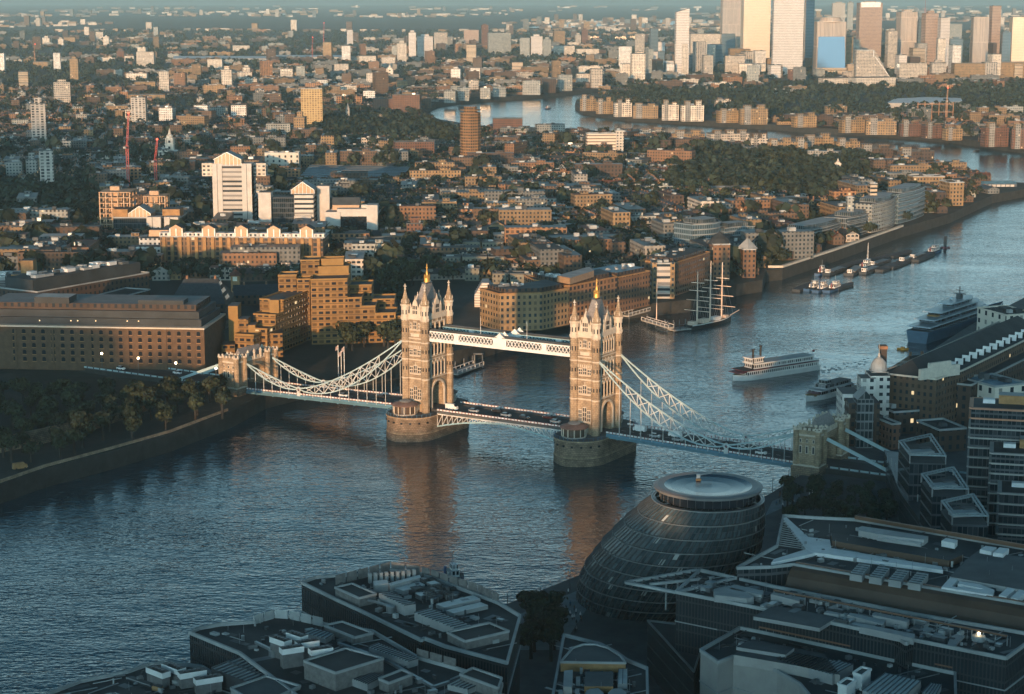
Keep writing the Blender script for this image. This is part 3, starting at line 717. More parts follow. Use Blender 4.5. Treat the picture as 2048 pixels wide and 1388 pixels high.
def bld(name, label, cat, x0, x1, yb, yt, depth, wall, roof='roof_grey', rz=0, kind='flat', group=None, z=GZ, parapet=.8, trim=None, n=None, tophs=None, parts=True):
    P, h = front(x0, x1, yb, yt, depth, rz, z); note(P); c = P[0]
    e = empty(name, (c[0], c[1], z), 0, label, cat, group); Q = local(P, c)
    b = M()
    if kind == 'flat':
        b.prism(Q, 0, h, wall, roof); b.build('wall', e)
        r = M(); t_ = trim or 'roof_light'; A = [Vector((*p, h)) for p in Q]
        for i in range(4): r.bar(A[i]+Vector((0, 0, parapet/2-.05)), A[(i+1) % 4]+Vector((0, 0, parapet/2-.05)), .5, t_, parapet)
        r.build('parapet', e)
        r = M(); clutter(r, Q, h, n if n is not None else max(2, int(hypot(Q[1][0], Q[1][1])*depth/90))); r.build('roof_plant', e)
    else:
        hr = min(h*.45, depth*.38); hw = h-hr
        b.prism(Q, 0, hw, wall); b.build('wall', e)
        L1 = hypot(Q[1][0]-Q[0][0], Q[1][1]-Q[0][1])
        r = M()
        QQ = Q if (kind == 'ridge') == (L1 >= depth) else Q[1:]+Q[:1]
        if kind == 'gablefront': QQ = Q[1:]+Q[:1]
        r.gable(QQ, hw, hr, roof, wall, hip=.0 if kind != 'hip' else .2); ro = r.build('roof', e)
        ch = M()
        for k in (.25, .75):
            p = Vector(Q[0]).lerp(Vector(Q[1]), k).lerp(Vector(Q[3]).lerp(Vector(Q[2]), k), .5); ch.box((p.x, p.y, hw+hr*.5), (1.1, .9, hr*.5+1.6), 'brick_plain')
        ch.build('chimney', ro)
    return e, Q, h, P
mat('brick_plain', (.22, .12, .07), .9, var=.3)
mat('brick_orange', (.34, .19, .08), .9, var=.3)
mat('concrete', (.38, .36, .33), .85, var=.15)
mat('panel_white_wall', (.49, .46, .42), .7, var=.14, scale=.2)
mat('panel_grey_wall', (.30, .31, .31), .6, var=.12, scale=.15)
mat('panel_vertical', (.15, .15, .15), .55, var=.3, scale=.6)
# facade styles
FB = 'brick_windows'
facade('brick_windows', (.19, .105, .058), fl=3.1, bay=2.8, wf=.42, hf=.5, lit=.02)
facade('brick_yellow', (.28, .185, .095), fl=3.3, bay=3.0, wf=.45, hf=.52, lit=.01)
facade('brick_red', (.14, .07, .045), fl=3.0, bay=2.6, wf=.42, hf=.5, lit=.01)
facade('hotel_bands', (.25, .14, .048), glass=(.02, .02, .025), fl=3.0, bay=3.4, wf=.66, hf=.44, vary=.3, curtain=.35, lit=.012, band=(.13, .075, .03))
facade('concrete_grid', (.46, .41, .35), fl=3.0, bay=3.2, wf=.66, hf=.48, lit=.01)
facade('cream_grid', (.60, .54, .46), fl=3.0, bay=3.4, wf=.55, hf=.45, lit=.01)
facade('white_grid', (.66, .64, .60), fl=3.1, bay=3.0, wf=.5, hf=.45)
facade('white_bands', (.50, .47, .43), fl=3.6, bay=40, wf=.995, hf=.42, vary=.1)
facade('tan_bands', (.50, .40, .29), fl=3.2, bay=30, wf=.99, hf=.40, vary=.15)
facade('glass_grid', (.20, .22, .23), glass=(.03, .05, .06), fl=3.6, bay=1.6, wf=.82, hf=.78, vary=.2, grough=.1, gm=.35, lit=.0)
facade('glass_dark_grid', (.07, .08, .09), glass=(.012, .02, .026), fl=3.8, bay=1.5, wf=.86, hf=.80, vary=.3, grough=.08, lit=.004)
facade('dark_fins', (.028, .032, .036), glass=(.02, .028, .034), fl=3.9, bay=.9, wf=.6, hf=.86, vary=.35, grough=.12)
facade('pale_tower', (.62, .58, .54), glass=(.16, .16, .17), fl=3.6, bay=2.4, wf=.55, hf=.5, vary=.06, curtain=.1)
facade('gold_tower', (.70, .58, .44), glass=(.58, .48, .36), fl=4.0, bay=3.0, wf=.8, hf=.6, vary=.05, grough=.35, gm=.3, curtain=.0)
facade('brown_tower', (.40, .30, .24), glass=(.10, .08, .08), fl=3.8, bay=2.0, wf=.6, hf=.5, vary=.08)
facade('blue_tower', (.16, .22, .26), glass=(.08, .13, .16), fl=3.6, bay=1.8, wf=.8, hf=.7, vary=.1, grough=.1, gm=.4)
facade('stripe_tower', (.52, .44, .37), glass=(.16, .15, .15), fl=60, bay=3.0, wf=.45, hf=.98, vary=.08)
facade('balcony_tower', (.40, .38, .35), glass=(.03, .035, .04), fl=2.9, bay=5.0, wf=.55, hf=.60, vary=.2, curtain=.4)
facade('dark_brick', (.07, .045, .032), fl=3.6, bay=3.4, wf=.4, hf=.5, lit=.01)
facade('grey_flats', (.30, .31, .29), fl=2.9, bay=3.0, wf=.5, hf=.5, lit=.01)
facade('louvre_band', (.20, .20, .20), glass=(.06, .06, .065), fl=1.1, bay=400, wf=1, hf=.5, vary=.2)
mat('roof_ribbed', (.58, .60, .58), .5, var=.15, scale=.5)
# ================================================================ FOREGROUND OFFICES (south bank, nearest the viewpoint)
NEARS = []; NEARE = []
def near_office(name, label, px, z, wall, corners=None, base=GZ, roof='roof_dark', rimm='roof_light', group='glass offices along the near quay'):
    P = gz(px, z); note(P); c = centre(P); e = empty(name, (c[0], c[1], base), 0, label, 'office building', group)
    b = M(); Q = local(P, c); b.prism(Q, 0, z-base, wall, roof); b.build('wall', e)
    rim(Q, z-base, .6, .8, rimm, 'parapet', e)
    # recessed floor lines
    for k, zz in enumerate((z-base-7.4,)):
        rim([(x*1.003, y*1.003) for x, y in Q], zz, .35, .25, 'roof_light', 'ledge', e)
    NEARS.append((px, z)); NEARE.append(e)
    return e, c
def rp(e, c, px, z, h, wall, roof=None, name='roof_plant', base=GZ, rimm=None, lbl=None):
    P = local(gz(px, z+h), c); b = M(); b.prism(P, z-base, z-base+h, wall, roof); o = b.build(name, e)
    if rimm:
        q = M(); n = len(P)
        for i in range(n): q.bar((*P[i], z-base+h+.15), (*P[(i+1) % n], z-base+h+.15), .45, rimm, .5)
        q.build('coping', o)
    return o
def cr(s, ox, oy, pts): return [(ox+s*x, oy+s*y) for x, y in pts]
C8 = lambda p: cr(.2539, 580, 1100, p)
C7 = lambda p: cr(.2441, 120, 1100, p)
C6 = lambda p: cr(.2939, 1548, 980, p)
C5 = lambda p: cr(.3516, 1100, 900, p)
mat('fins_wall', (.17, .165, .16), .6, var=.3, scale=.9)
# ribbed skylight strip: a plate with ribs across it
def ribbed(e, c, px, z, h, n, wall='panel_grey_wall', top='roof_ribbed', base=GZ, name='ribbed_roof'):
    o = rp(e, c, px, z, h, wall, top, name, base)
    P = [Vector((*p, z-base+h+.12)) for p in local(gz(px, z+h), c)]
    if len(P) == 4:
        b = M()
        for k in range(n+1):
            t_ = k/n; b.bar(P[0].lerp(P[1], t_), P[3].lerp(P[2], t_), .16, 'metal_dark', .25)
        b.build('rib', o)
    return o
# block 1
Z = 32
e, c = near_office('office_block', 'dark office with a raised wedge end wall, left of the round glass hall', [(603, 1168), (630, 1158), (670, 1154), (732, 1152), (781, 1142), (844, 1151), (997, 1209), (1040, 1235), (1014, 1329), (891, 1296), (849, 1280), (843, 1284), (720, 1224), (670, 1201)], Z, 'dark_fins')
rp(e, c, C8([(355, 300), (490, 270), (680, 350), (545, 385)]), Z-1, 3.2, 'fins_wall', 'roof_dark', 'stair_core', rimm='roof_light')
rp(e, c, C8([(1240, 655), (1570, 580), (1725, 645), (1380, 725)]), Z-2, 4.0, 'fins_wall', 'roof_dark', 'stair_core', rimm='roof_light')
for q, h in (([(655, 245), (765, 232), (775, 262), (665, 280)], 2.0), ([(775, 262), (1020, 195), (1032, 215), (790, 280)], 1.8), ([(825, 297), (1020, 250), (1065, 275), (890, 320)], 1.2), ([(1150, 425), (1440, 355), (1500, 385), (1215, 452)], 1.0), ([(1230, 475), (1500, 410), (1560, 435), (1290, 497)], 1.0)):
    rp(e, c, C8(q), Z, h, 'panel_grey_wall', 'roof_ribbed')
ribbed(e, c, C8([(700, 340), (900, 438), (990, 425), (790, 330)]), Z, 2.6, 9); ribbed(e, c, C8([(690, 380), (860, 452), (880, 445), (720, 372)]), Z, .8, 8)
ribbed(e, c, C8([(980, 495), (1320, 628), (1440, 600), (1110, 462)]), Z, 2.0, 12)
b = M()
for k in range(60):
    x, y = G(random.uniform(825, 915), random.uniform(1168, 1200), Z); b.box((x-c[0], y-c[1], Z-GZ), (random.uniform(.8, 2.5), random.uniform(.8, 2.5), random.uniform(.5, 1.8)), random.choice(['metal_dark', 'roof_grey', 'metal', 'roof_dark']), rz=.6)
for k in range(9):
    x, y = G(740+k*11, 1166-k*1.0, Z); b.box((x-c[0], y-c[1], Z-GZ), (.8, 1.2, 2.6), 'roof_light', rz=.3)
b.build('roof_plant', e)
b = M(); x, y = G(782, 1225, Z); b.bar((x-c[0], y-c[1], Z-GZ+1.6), (x-c[0]-6, y-c[1]+5, Z-GZ+1.6), .5, 'metal', .5); b.cyl((x-c[0], y-c[1], Z-GZ), 1.2, 1.8, 'metal'); b.build('cleaning_cradle', e)
# screens along the river edge of the roof
def screen(e, c, px, z, h, n, m1='fins_wall', m2='metal_dark', base=GZ):
    P = [Vector((*p, z-base)) for p in local(gz(px, z), c)]; b = M()
    for a, q in zip(P, P[1:]):
        L = (q-a).length; k_ = max(1, int(L/(3.2)))
        for k in range(k_):
            s_, t_ = a.lerp(q, k/k_), a.lerp(q, (k+.86)/k_); b.bar(s_+Vector((0, 0, h/2)), t_+Vector((0, 0, h/2)), .2, m1, h)
    b.build('screen', e)
screen(e, c, C8([(360, 275), (800, 165), (1040, 205), (1480, 345), (1650, 430)]), Z, 2.6, 20)
# block 2
Z = 33
e, c = near_office('office_block', 'dark office with a square core and five white vent boxes, below the wedge-ended one', [(379, 1268), (398, 1260), (440, 1252), (508, 1247), (550, 1234), (580, 1236), (649, 1252), (745, 1266), (834, 1318), (915, 1341), (1004, 1372), (970, 1500), (760, 1520), (480, 1310)], Z, 'dark_fins')
rp(e, c, C8([(270, 600), (410, 570), (655, 660), (510, 695)]), Z, 1.6, 'fins_wall', 'roof_dark', 'stair_core', rimm='roof_light')
rp(e, c, C8([(110, 880), (440, 780), (735, 860), (360, 975)]), Z-2, 6.0, 'fins_wall', 'roof_dark', 'stair_core', rimm='roof_light')
rp(e, c, C8([(700, 1020), (880, 950), (965, 985), (780, 1055)]), Z, 2.2, 'fins_wall', 'roof_dark', 'stair_core', rimm='roof_light')
rp(e, c, C8([(1340, 985), (1440, 935), (1668, 1015), (1640, 1095)]), Z, 2.4, 'fins_wall', 'roof_dark', 'stair_core', rimm='roof_light')
ribbed(e, c, C8([(120, 655), (280, 700), (350, 660), (210, 620)]), Z, 1.2, 5)
ribbed(e, c, C8([(620, 765), (930, 880), (1010, 855), (700, 735)]), Z, 1.6, 14)
ribbed(e, c, C8([(470, 1010), (610, 1060), (740, 990), (600, 950)]), Z, 1.6, 8); ribbed(e, c, C8([(1240, 1060), (1400, 1100), (1500, 1055), (1340, 1010)]), Z, 1.2, 5)
def vents(e, c, spots, z, L=5.2, Wd=2.3, h=4.6, base=GZ):
    for (px, py, a) in spots:
        x, y = G(px, py, z+h); x -= c[0]; y -= c[1]
        b = M(); b.box((x, y, z-base), (L*.92, Wd*.92, h-1.3), 'panel_vertical', rz=a); b.box((x, y, z-base+h-1.3), (L, Wd, 1.3), 'white_paint', rz=a, top='black')
        o = b.build('vent_box', e)
        q = M(); ca, sa = cos(a), sin(a)
        for k in (-1.6, -.5, .6, 1.7): q.cyl((x+k*ca, y+k*sa, z-base+h-.2), .42, .5, 'metal_dark', 8)
        q.build('fan', o)
vents(e, c, [(561, 1276, -.75), (594, 1267, -.75), (614, 1281, .45), (583, 1293, .45), (641, 1295, .45)], Z)
screen(e, c, [(508, 1249), (550, 1236), (580, 1238), (649, 1254)], Z, 2.2, 9, 'roof_light'); screen(e, c, C8([(1000, 860), (1320, 950)]), Z, 2.6, 5)
b = M(); x, y = G(548, 1312, Z); b.bar((x-c[0], y-c[1], Z-GZ+1.2), (x-c[0]-5, y-c[1]+6, Z-GZ+1.2), .6, 'metal', .6); b.cyl((x-c[0], y-c[1], Z-GZ), 1.2, 1.4, 'metal'); b.build('cleaning_cradle', e)
b = M()
for (a_, q_) in (((380, 735), (740, 860)), ((740, 860), (1130, 1080)), ((1130, 1080), (1250, 1040)), ((370, 715), (560, 680))):
    p = [local(gz(C8([w_]), Z+.4), c)[0] for w_ in (a_, q_)]; b.bar((*p[0], Z-GZ+.4), (*p[1], Z-GZ+.4), .7, 'metal', .6)
b.build('duct', e)
# block 3
Z = 29
e, c = near_office('office_block', 'dark office with a striped glass skylight at the lower left edge', [(127, 1379), (160, 1366), (254, 1347), (296, 1332), (330, 1327), (404, 1337), (425, 1350), (560, 1400), (520, 1500), (60, 1480), (20, 1420)], Z, 'dark_fins')
vents(e, c, [(316, 1338, -.75), (347, 1331, -.75), (384, 1341, .45), (416, 1353, .45)], Z, 6.2, 2.3, 3.6)
rp(e, c, C7([(450, 1165), (600, 1115), (800, 1180), (700, 1260)]), Z, .6, 'roof_light', 'roof_dark', 'roof_well')
rp(e, c, C7([(540, 1040), (590, 1030), (760, 1090), (740, 1110)]), Z, .5, 'panel_grey_wall', 'roof_grey')
rp(e, c, C7([(750, 1110), (800, 1095), (845, 1110), (830, 1130)]), Z, 1.2, 'brick_orange', 'roof_grey')
sk = ribbed(e, c, C7([(1240, 975), (1510, 868), (1990, 1050), (1700, 1150)]), Z, 3.5, 1, 'metal_dark', 'roof_ribbed', name='skylight')
P4_ = [Vector((*p, Z-GZ+3.7)) for p in local(gz(C7([(1240, 975), (1510, 868), (1990, 1050), (1700, 1150)]), Z+3.5), c)]
b = M()
for k in range(14): b.bar(P4_[0].lerp(P4_[3], k/13), P4_[1].lerp(P4_[2], k/13), .22, 'metal_dark', .3)
b.bar(P4_[0].lerp(P4_[1], .5), P4_[3].lerp(P4_[2], .5), .25, 'metal_dark', .3)
b.build('glazing_bar', sk)
rp(e, c, C7([(1400, 1140), (1690, 1040), (1970, 1120), (1800, 1200), (1500, 1200)]), Z+1, 3.6, 'panel_grey_wall', 'roof_grey', 'stair_core', rimm='roof_light')
# block 4: bow-fronted, centre bottom
Z = 25
e, c = near_office('office_block', 'small bow-fronted office with lit rooftop plant at the bottom edge', [(1128, 1273), (1160, 1281), (1200, 1291), (1235, 1310), (1253, 1323), (1294, 1340), (1296, 1480), (1090, 1480), (1107, 1388)], Z, 'glass_dark_grid')
rp(e, c, C5([(60, 1210), (130, 1130), (190, 1110), (260, 1110), (330, 1130), (400, 1175), (430, 1215)]), Z, 2.2, 'brick_orange', 'roof_grey', 'penthouse', rimm='roof_light')
rp(e, c, C5([(80, 1255), (130, 1250), (125, 1350), (75, 1345)]), Z, 2.2, 'concrete', 'roof_light'); rp(e, c, C5([(200, 1260), (360, 1260), (360, 1345), (195, 1345)]), Z, 1.6, 'brick_orange', 'roof_grey')
ribbed(e, c, C5([(390, 1245), (440, 1245), (440, 1330), (385, 1330)]), Z, 1.2, 2)
for k in range(2): rp(e, c, C5([(200+k*130, 1380), (225+k*130, 1358), (275+k*130, 1355), (305+k*130, 1380), (300+k*130, 1400), (205+k*130, 1400)]), Z, 1.6, 'roof_light', 'roof_light')
for q in ((100, 1290), (160, 1300), (155, 1370), (60, 1375)): rp(e, c, C5([(q[0]-12, q[1]-12), (q[0]+12, q[1]-12), (q[0]+12, q[1]+12), (q[0]-12, q[1]+12)]), Z, 1.4, 'roof_light', 'roof_light')
# block 5: long office with the pointed open canopy
Z = 33
px5 = [(1400, 1143), (1548, 1176), (1827, 1231), (2075, 1274), (2012, 1320), (1827, 1283), (1812, 1291), (1790, 1276), (1663, 1249), (1497, 1215), (1352, 1187)]
e, c = near_office('office_block', 'long dark office whose roof ends in a pointed open canopy beside the round glass hall', px5, Z, 'dark_fins')
tip = local(gz([(1251, 1167), (1400, 1143), (1440, 1160), (1330, 1180)], Z), c)
b = M(); w_ = 1.0
A_ = [Vector((*p, Z-GZ+.3)) for p in local(gz([(1251, 1167), (1395, 1142), (1470, 1158), (1352, 1187)], Z), c)]
for i in range(4): b.bar(A_[i], A_[(i+1) % 4], w_, 'roof_light', .6)
B_ = [Vector((*p, Z-GZ+.3)) for p in local(gz([(1300, 1171), (1428, 1157)], Z), c)]; b.bar(B_[0], B_[1], .8, 'roof_light', .6)
for k in range(1, 9): b.bar(A_[0].lerp(A_[1], k/9), A_[0].lerp(B_[1], k/9), .15, 'metal_dark', .3)
b.build('canopy', e)
b = M()
for k in range(5):
    p = B_[0].lerp(B_[1], .25+k*.18); b.cyl((p.x, p.y, Z-GZ-7), .25, 7, 'roof_light', 6)
b.build('canopy_column', e)
b = M(); n = 22
ra, rb = [Vector((*p, Z-GZ+2.4)) for p in local(gz([(1548, 1180), (2015, 1272)], Z+2.4), c)]
b.bar(ra, rb, .5, 'sunlit_edge', .4)
for k in range(n): p = ra.lerp(rb, k/(n-1)); b.bar(p, p-Vector((0, 0, 2.4)), .22, 'metal', .22)
b.build('railing', e)
for q, h in (([(0, 695), (0, 715), (200, 755), (215, 735)], 1.2), ([(240, 745), (600, 815), (615, 800), (260, 735)], .8), ([(670, 850), (690, 830), (920, 880), (905, 900)], 2.0), ([(580, 930), (610, 910), (960, 980), (950, 1010)], 1.6), ([(340, 835), (360, 820), (460, 835), (440, 850)], 1.2), ([(500, 850), (520, 835), (760, 885), (740, 915)], 1.5), ([(1200, 1000), (1240, 980), (1300, 990), (1230, 1060), (1180, 1050)], .5)):
    rp(e, c, C6(q), Z, h, 'panel_grey_wall', 'roof_light')
rp(e, c, C6([(-140, 860), (0, 785), (430, 865), (310, 940)]), Z, .9, 'panel_grey_wall', 'roof_grey', 'penthouse')
for q in ([(930, 790), (1000, 775), (1100, 800), (1160, 835), (1120, 845), (935, 825)], [(1030, 770), (1050, 765), (1215, 800), (1205, 825), (1025, 790)], [(1255, 820), (1270, 810), (1420, 840), (1420, 860)]):
    rp(e, c, C5(q), Z, 1.8, 'panel_grey_wall', 'roof_light')
b = M()
for k in range(70):
    t_ = random.random(); px_, py_ = 1400+560*t_, 1165+118*t_+random.uniform(-10, 26)
    x, y = G(px_, py_, Z); b.box((x-c[0], y-c[1], Z-GZ), (random.uniform(.8, 4), random.uniform(.6, 2), random.uniform(.3, 1.5)), random.choice(['metal_dark', 'roof_grey', 'metal', 'roof_dark', 'roof_light']), rz=.9+random.choice([0, pi/2]))
b.build('roof_plant', e)
x, y = G(1957, 1281, Z); q = M(); q.cyl((x-c[0], y-c[1], Z-GZ), 1.6, 1.2, 'roof_light', 10); q.lathe((x-c[0], y-c[1], Z-GZ+1.4), [(0, 0), (.35, .2), (.35, .5), (0, .7)], 'lamp_glow', 8); q.build('roof_lamp', e)
# block 6: big office with the white forked roof canopy
Z = 36
e, c = near_office('office_block', 'large office with a white forked roof canopy and sunlit rust-coloured roof edges', [(1567, 1034), (1645, 1039), (1710, 1042), (2090, 1107), (2090, 1218), (1990, 1202), (1586, 1132), (1540, 1137), (1474, 1139), (1554, 1095)], Z, 'glass_dark_grid')
rp(e, c, C6([(60, 190), (85, 185), (235, 320), (220, 400)]), Z, .8, 'roof_white', 'roof_white', 'forked_canopy')
rp(e, c, C6([(-20, 495), (0, 470), (225, 400), (300, 425)]), Z, .85, 'roof_white', 'roof_white', 'forked_canopy')
rp(e, c, C6([(225, 318), (380, 338), (390, 395), (1140, 520), (1150, 545), (270, 425), (220, 400)]), Z, .95, 'roof_white', 'roof_white', 'forked_canopy')
b = M()
for k in range(14):
    a_, q_ = [Vector((*p, Z-GZ+.6)) for p in local(gz([(1566-6*k/14*1.5, 1040+4.2*k), (1577+2.6*k, 1044+4.5*k)], Z), c)]; b.bar(a_, q_, .2, 'metal', .2)
b.build('canopy_louvre', e)
rp(e, c, C6([(390, 290), (395, 345), (1190, 480), (1290, 440)]), Z, 1.8, 'rust_panel', 'roof_dark', 'roof_deck')
rp(e, c, C6([(700, 320), (1000, 365), (1045, 320), (700, 270)]), Z+1.8, 1.0, 'panel_grey_wall', 'roof_ribbed')
rp(e, c, C6([(575, 255), (600, 245), (1050, 315), (1020, 340), (700, 300), (575, 275)]), Z+1.8, 1.6, 'panel_grey_wall', 'roof_light')
rp(e, c, C6([(1195, 590), (1300, 480), (1390, 412), (1850, 480), (1800, 700)]), Z, 1.4, 'panel_grey_wall', 'roof_grey', 'roof_deck')
for k in range(4): ribbed(e, c, C6([(515+k*132, 568+k*20), (575+k*132, 500+k*20), (655+k*132, 512+k*20), (600+k*132, 582+k*20)]), Z, 1.8, 5, name='skylight')
rp(e, c, C6([(1140, 660), (1195, 598), (1255, 605), (1190, 668)]), Z, 1.3, 'roof_white', 'roof_white'); rp(e, c, C6([(1260, 620), (1400, 640), (1500, 680), (1490, 715), (1190, 668), (1200, 655), (1400, 680), (1420, 670), (1250, 640)]), Z, 1.3, 'roof_white', 'roof_white')
rp(e, c, C6([(1530, 715), (1600, 655), (1650, 665), (1580, 725)]), Z, 1.3, 'roof_white', 'roof_white'); rp(e, c, C6([(1610, 730), (1680, 670), (1740, 680), (1660, 742)]), Z, 1.3, 'roof_white', 'roof_white')
rp(e, c, C6([(1140, 345), (1170, 325), (1250, 340), (1230, 362)]), Z+1, 1.6, 'roof_white', 'roof_white'); rp(e, c, C6([(1400, 405), (1440, 380), (1515, 390), (1480, 420)]), Z+1, 1.4, 'roof_white', 'roof_white'); rp(e, c, C6([(1490, 425), (1535, 390), (1600, 398), (1560, 435)]), Z+1, 1.4, 'roof_white', 'roof_white')
for (a_, q_, h) in (((1710, 1044), (2088, 1110), 1.4), ((1592, 1131), (2085, 1217), .5)):
    pa, pb = [Vector((*p, Z-GZ+h)) for p in local(gz([a_, q_], Z), c)]; b = M(); b.bar(pa, pb, .7, 'sunlit_edge', 1.0); b.build('roof_edge', e)
# curved metal flank below the roof edge
b = M(); pa = [Vector((*p, 0)) for p in local(gz([(1586, 1134), (2090, 1221)], Z), c)]; nrm = Vector(((pa[1]-pa[0]).y, -(pa[1]-pa[0]).x, 0)).normalized()
if nrm.y > 0: nrm = -nrm
prof = [(0, Z-GZ+.3), (1.5, Z-GZ-.2), (3.2, Z-GZ-1.6), (4.4, Z-GZ-3.6), (4.8, Z-GZ-6)]
for (r1, z1), (r2, z2) in zip(prof, prof[1:]):
    b.face([pa[0]+nrm*r1+Vector((0, 0, z1)), pa[0]+nrm*r2+Vector((0, 0, z2)), pa[1]+nrm*r2+Vector((0, 0, z2)), pa[1]+nrm*r1+Vector((0, 0, z1))], 'rust_panel')
b.face([pa[0]+nrm*4.8+Vector((0, 0, Z-GZ-6)), pa[0]+nrm*4.8, pa[1]+nrm*4.8, pa[1]+nrm*4.8+Vector((0, 0, Z-GZ-6))], 'glass_dark_grid', [(0, 26), (0, 0), (90, 0), (90, 26)])
b.build('curved_flank', e)
# block 7: bottom right, curved pale wall
Z = 27
e, c = near_office('office_block', 'office with a pale curved parapet wall and striped plant roofs in the lower right corner', [(1401, 1304), (1480, 1259), (1518, 1266), (1910, 1350), (1914, 1500), (1680, 1500), (1640, 1420), (1600, 1372), (1555, 1345), (1500, 1326), (1467, 1316), (1436, 1328)], Z, 'panel_pale')
rp(e, c, C5([(1045, 1165), (1150, 1075), (1560, 1160), (1650, 1280), (1420, 1230)]), Z, 2.4, 'panel_pale', 'roof_grey', 'penthouse')
rp(e, c, C5([(1060, 1120), (1120, 1085), (1390, 1125), (1340, 1165)]), Z+2.4, .8, 'panel_grey_wall', 'roof_grey')
ribbed(e, c, C6([(20, 1150), (400, 1260), (540, 1185), (120, 1105)]), Z, 2.4, 16); ribbed(e, c, C6([(600, 1365), (860, 1430), (1000, 1300), (760, 1245)]), Z, 2.6, 8)
ribbed(e, c, C6([(1010, 1380), (1100, 1400), (1140, 1325), (1070, 1315)]), Z, 1.4, 4)
for (x_, y_) in ((598, 1245), (495, 1320)):
    P_ = C6([(x_-60, y_+5), (x_, y_-35), (x_+62, y_-20), (x_, y_+25)]); rp(e, c, P_, Z, 3.4, 'white_paint', 'black', 'vent_box', rimm='white_paint')
pa, pb = [Vector((*p, Z-GZ+1.6)) for p in local(gz([(1518, 1266), (1905, 1348)], Z), c)]; b = M(); b.bar(pa, pb, .4, 'sunlit_edge', .4)
for k in range(26): p = pa.lerp(pb, k/25); b.bar(p, p-Vector((0, 0, 1.6)), .15, 'metal', .15)
b.build('railing', e)
e2 = empty('terrace_wedge', (*G(1400, 1290, 18), GZ), 0, 'low dark wedge-shaped terrace between the bow-fronted office and the pale curved wall', 'terrace')
P_ = local(gz([(1295, 1243), (1470, 1262), (1402, 1300), (1388, 1345)], 18), G(1400, 1290, 18)); q = M(); q.prism(P_, 0, 14, 'dark_fins', 'roof_dark'); q.build('wall', e2); rim(P_, 14, .4, .5, 'metal', 'parapet', e2)
def roof_detail(e, px, z, n, seed, base=GZ):
    r = random.Random(seed); P = gz(px, z); c = e.location; x0, x1 = min(p[0] for p in P), max(p[0] for p in P); y0, y1 = min(p[1] for p in P), max(p[1] for p in P); b = M(); k = 0
    for _ in range(n*12):
        if k >= n: break
        x, y = r.uniform(x0, x1), r.uniform(y0, y1)
        if not inside2(x, y, P) or not inside2(x+3, y+2, P) or not inside2(x-3, y-2, P): continue
        k += 1; t_ = r.random(); X, Y, Z_ = x-c.x, y-c.y, z-base; a = r.choice([.9, .9+pi/2, .55])
        if t_ < .4: b.box((X, Y, Z_), (r.uniform(.4, 2.2), r.uniform(.4, 1.4), r.uniform(.2, 1.1)), r.choice(['metal', 'roof_grey', 'roof_light', 'metal_dark', 'roof_mid']), rz=a)
        elif t_ < .6: L_ = r.uniform(3, 11); b.bar((X, Y, Z_+.3), (X+L_*cos(a), Y+L_*sin(a), Z_+.3), .18, r.choice(['metal', 'metal_dark', 'roof_light']))
        elif t_ < .75: b.cyl((X, Y, Z_), r.uniform(.12, .5), r.uniform(.5, 1.6), r.choice(['metal', 'roof_light', 'metal_dark']), 8)
        elif t_ < .9: L_ = r.uniform(2, 7); b.box((X, Y, Z_+.01), (L_, r.uniform(1, 3), .04), r.choice(['roof_mid', 'roof_grey', 'slate']), rz=a)
        else: b.cyl((X, Y, Z_), .05, 2.6, 'metal', 5)
    b.build('roof_fittings', e)
def inside2(x, y, poly):
    c = False; j = len(poly)-1
    for i in range(len(poly)):
        xi, yi = poly[i][:2]; xj, yj = poly[j][:2]
        if (yi > y) != (yj > y) and x < (xj-xi)*(y-yi)/(yj-yi)+xi: c = not c
        j = i
    return c
for i_, (px_, z_) in enumerate(NEARS):
    roof_detail(NEARE[i_], px_, z_, 150, i_)
# ================================================================ ROUND GLASS HALL
m, t, b_ = NT('hall_glass'); MATS['hall_glass'] = m
uv = nd(t, 'ShaderNodeUVMap'); sp = nd(t, 'ShaderNodeSeparateXYZ'); t.links.new(uv.outputs[0], sp.inputs[0])
fu = math_(t, 'FRACT', sp.outputs[0]); fv = math_(t, 'FRACT', sp.outputs[1])
mu = math_(t, 'GREATER_THAN', fu, .12)
cell = nd(t, 'ShaderNodeCombineXYZ'); t.links.new(math_(t, 'FLOOR', sp.outputs[0]), cell.inputs[0]); t.links.new(math_(t, 'FLOOR', sp.outputs[1]), cell.inputs[1])
wn = nd(t, 'ShaderNodeTexWhiteNoise'); t.links.new(cell.outputs[0], wn.inputs[0])
gcol = mix(t, math_(t, 'GREATER_THAN', wn.outputs[0], .965), mix(t, wn.outputs[0], (.025, .045, .055), (.09, .125, .14)), (.42, .45, .44))
t.links.new(mix(t, mu, (.015, .018, .02), gcol), b_.inputs['Base Color']); b_.inputs['Roughness'].default_value = .22; b_.inputs['Metallic'].default_value = .0
e = empty('round_glass_hall', (0, 0, 0), 0, 'leaning egg-shaped glass hall with stepped rings and an oval roof dish', 'assembly hall')
tc_ = G(1425, 977, 46.0); bc_ = G(1300, 1196, 4.0)
e.location = (bc_[0], bc_[1], 4); NR = 9
note([(bc_[0]+30*cos(a), bc_[1]+30*sin(a)) for a in (0, 1.57, 3.14, 4.71)])
dx, dy = tc_[0]-bc_[0], tc_[1]-bc_[1]
def hc(t): return (dx*t**1.0, dy*t**1.0)
def hr(t):
    K = [(0, 22.0), (.15, 24.0), (.3, 24.6), (.5, 23.2), (.7, 20.4), (.86, 17.2), (1.0, 14.2)]
    for (a, p), (q, r) in zip(K, K[1:]):
        if t <= q: return p+(r-p)*(t-a)/(q-a)
    return 14.2
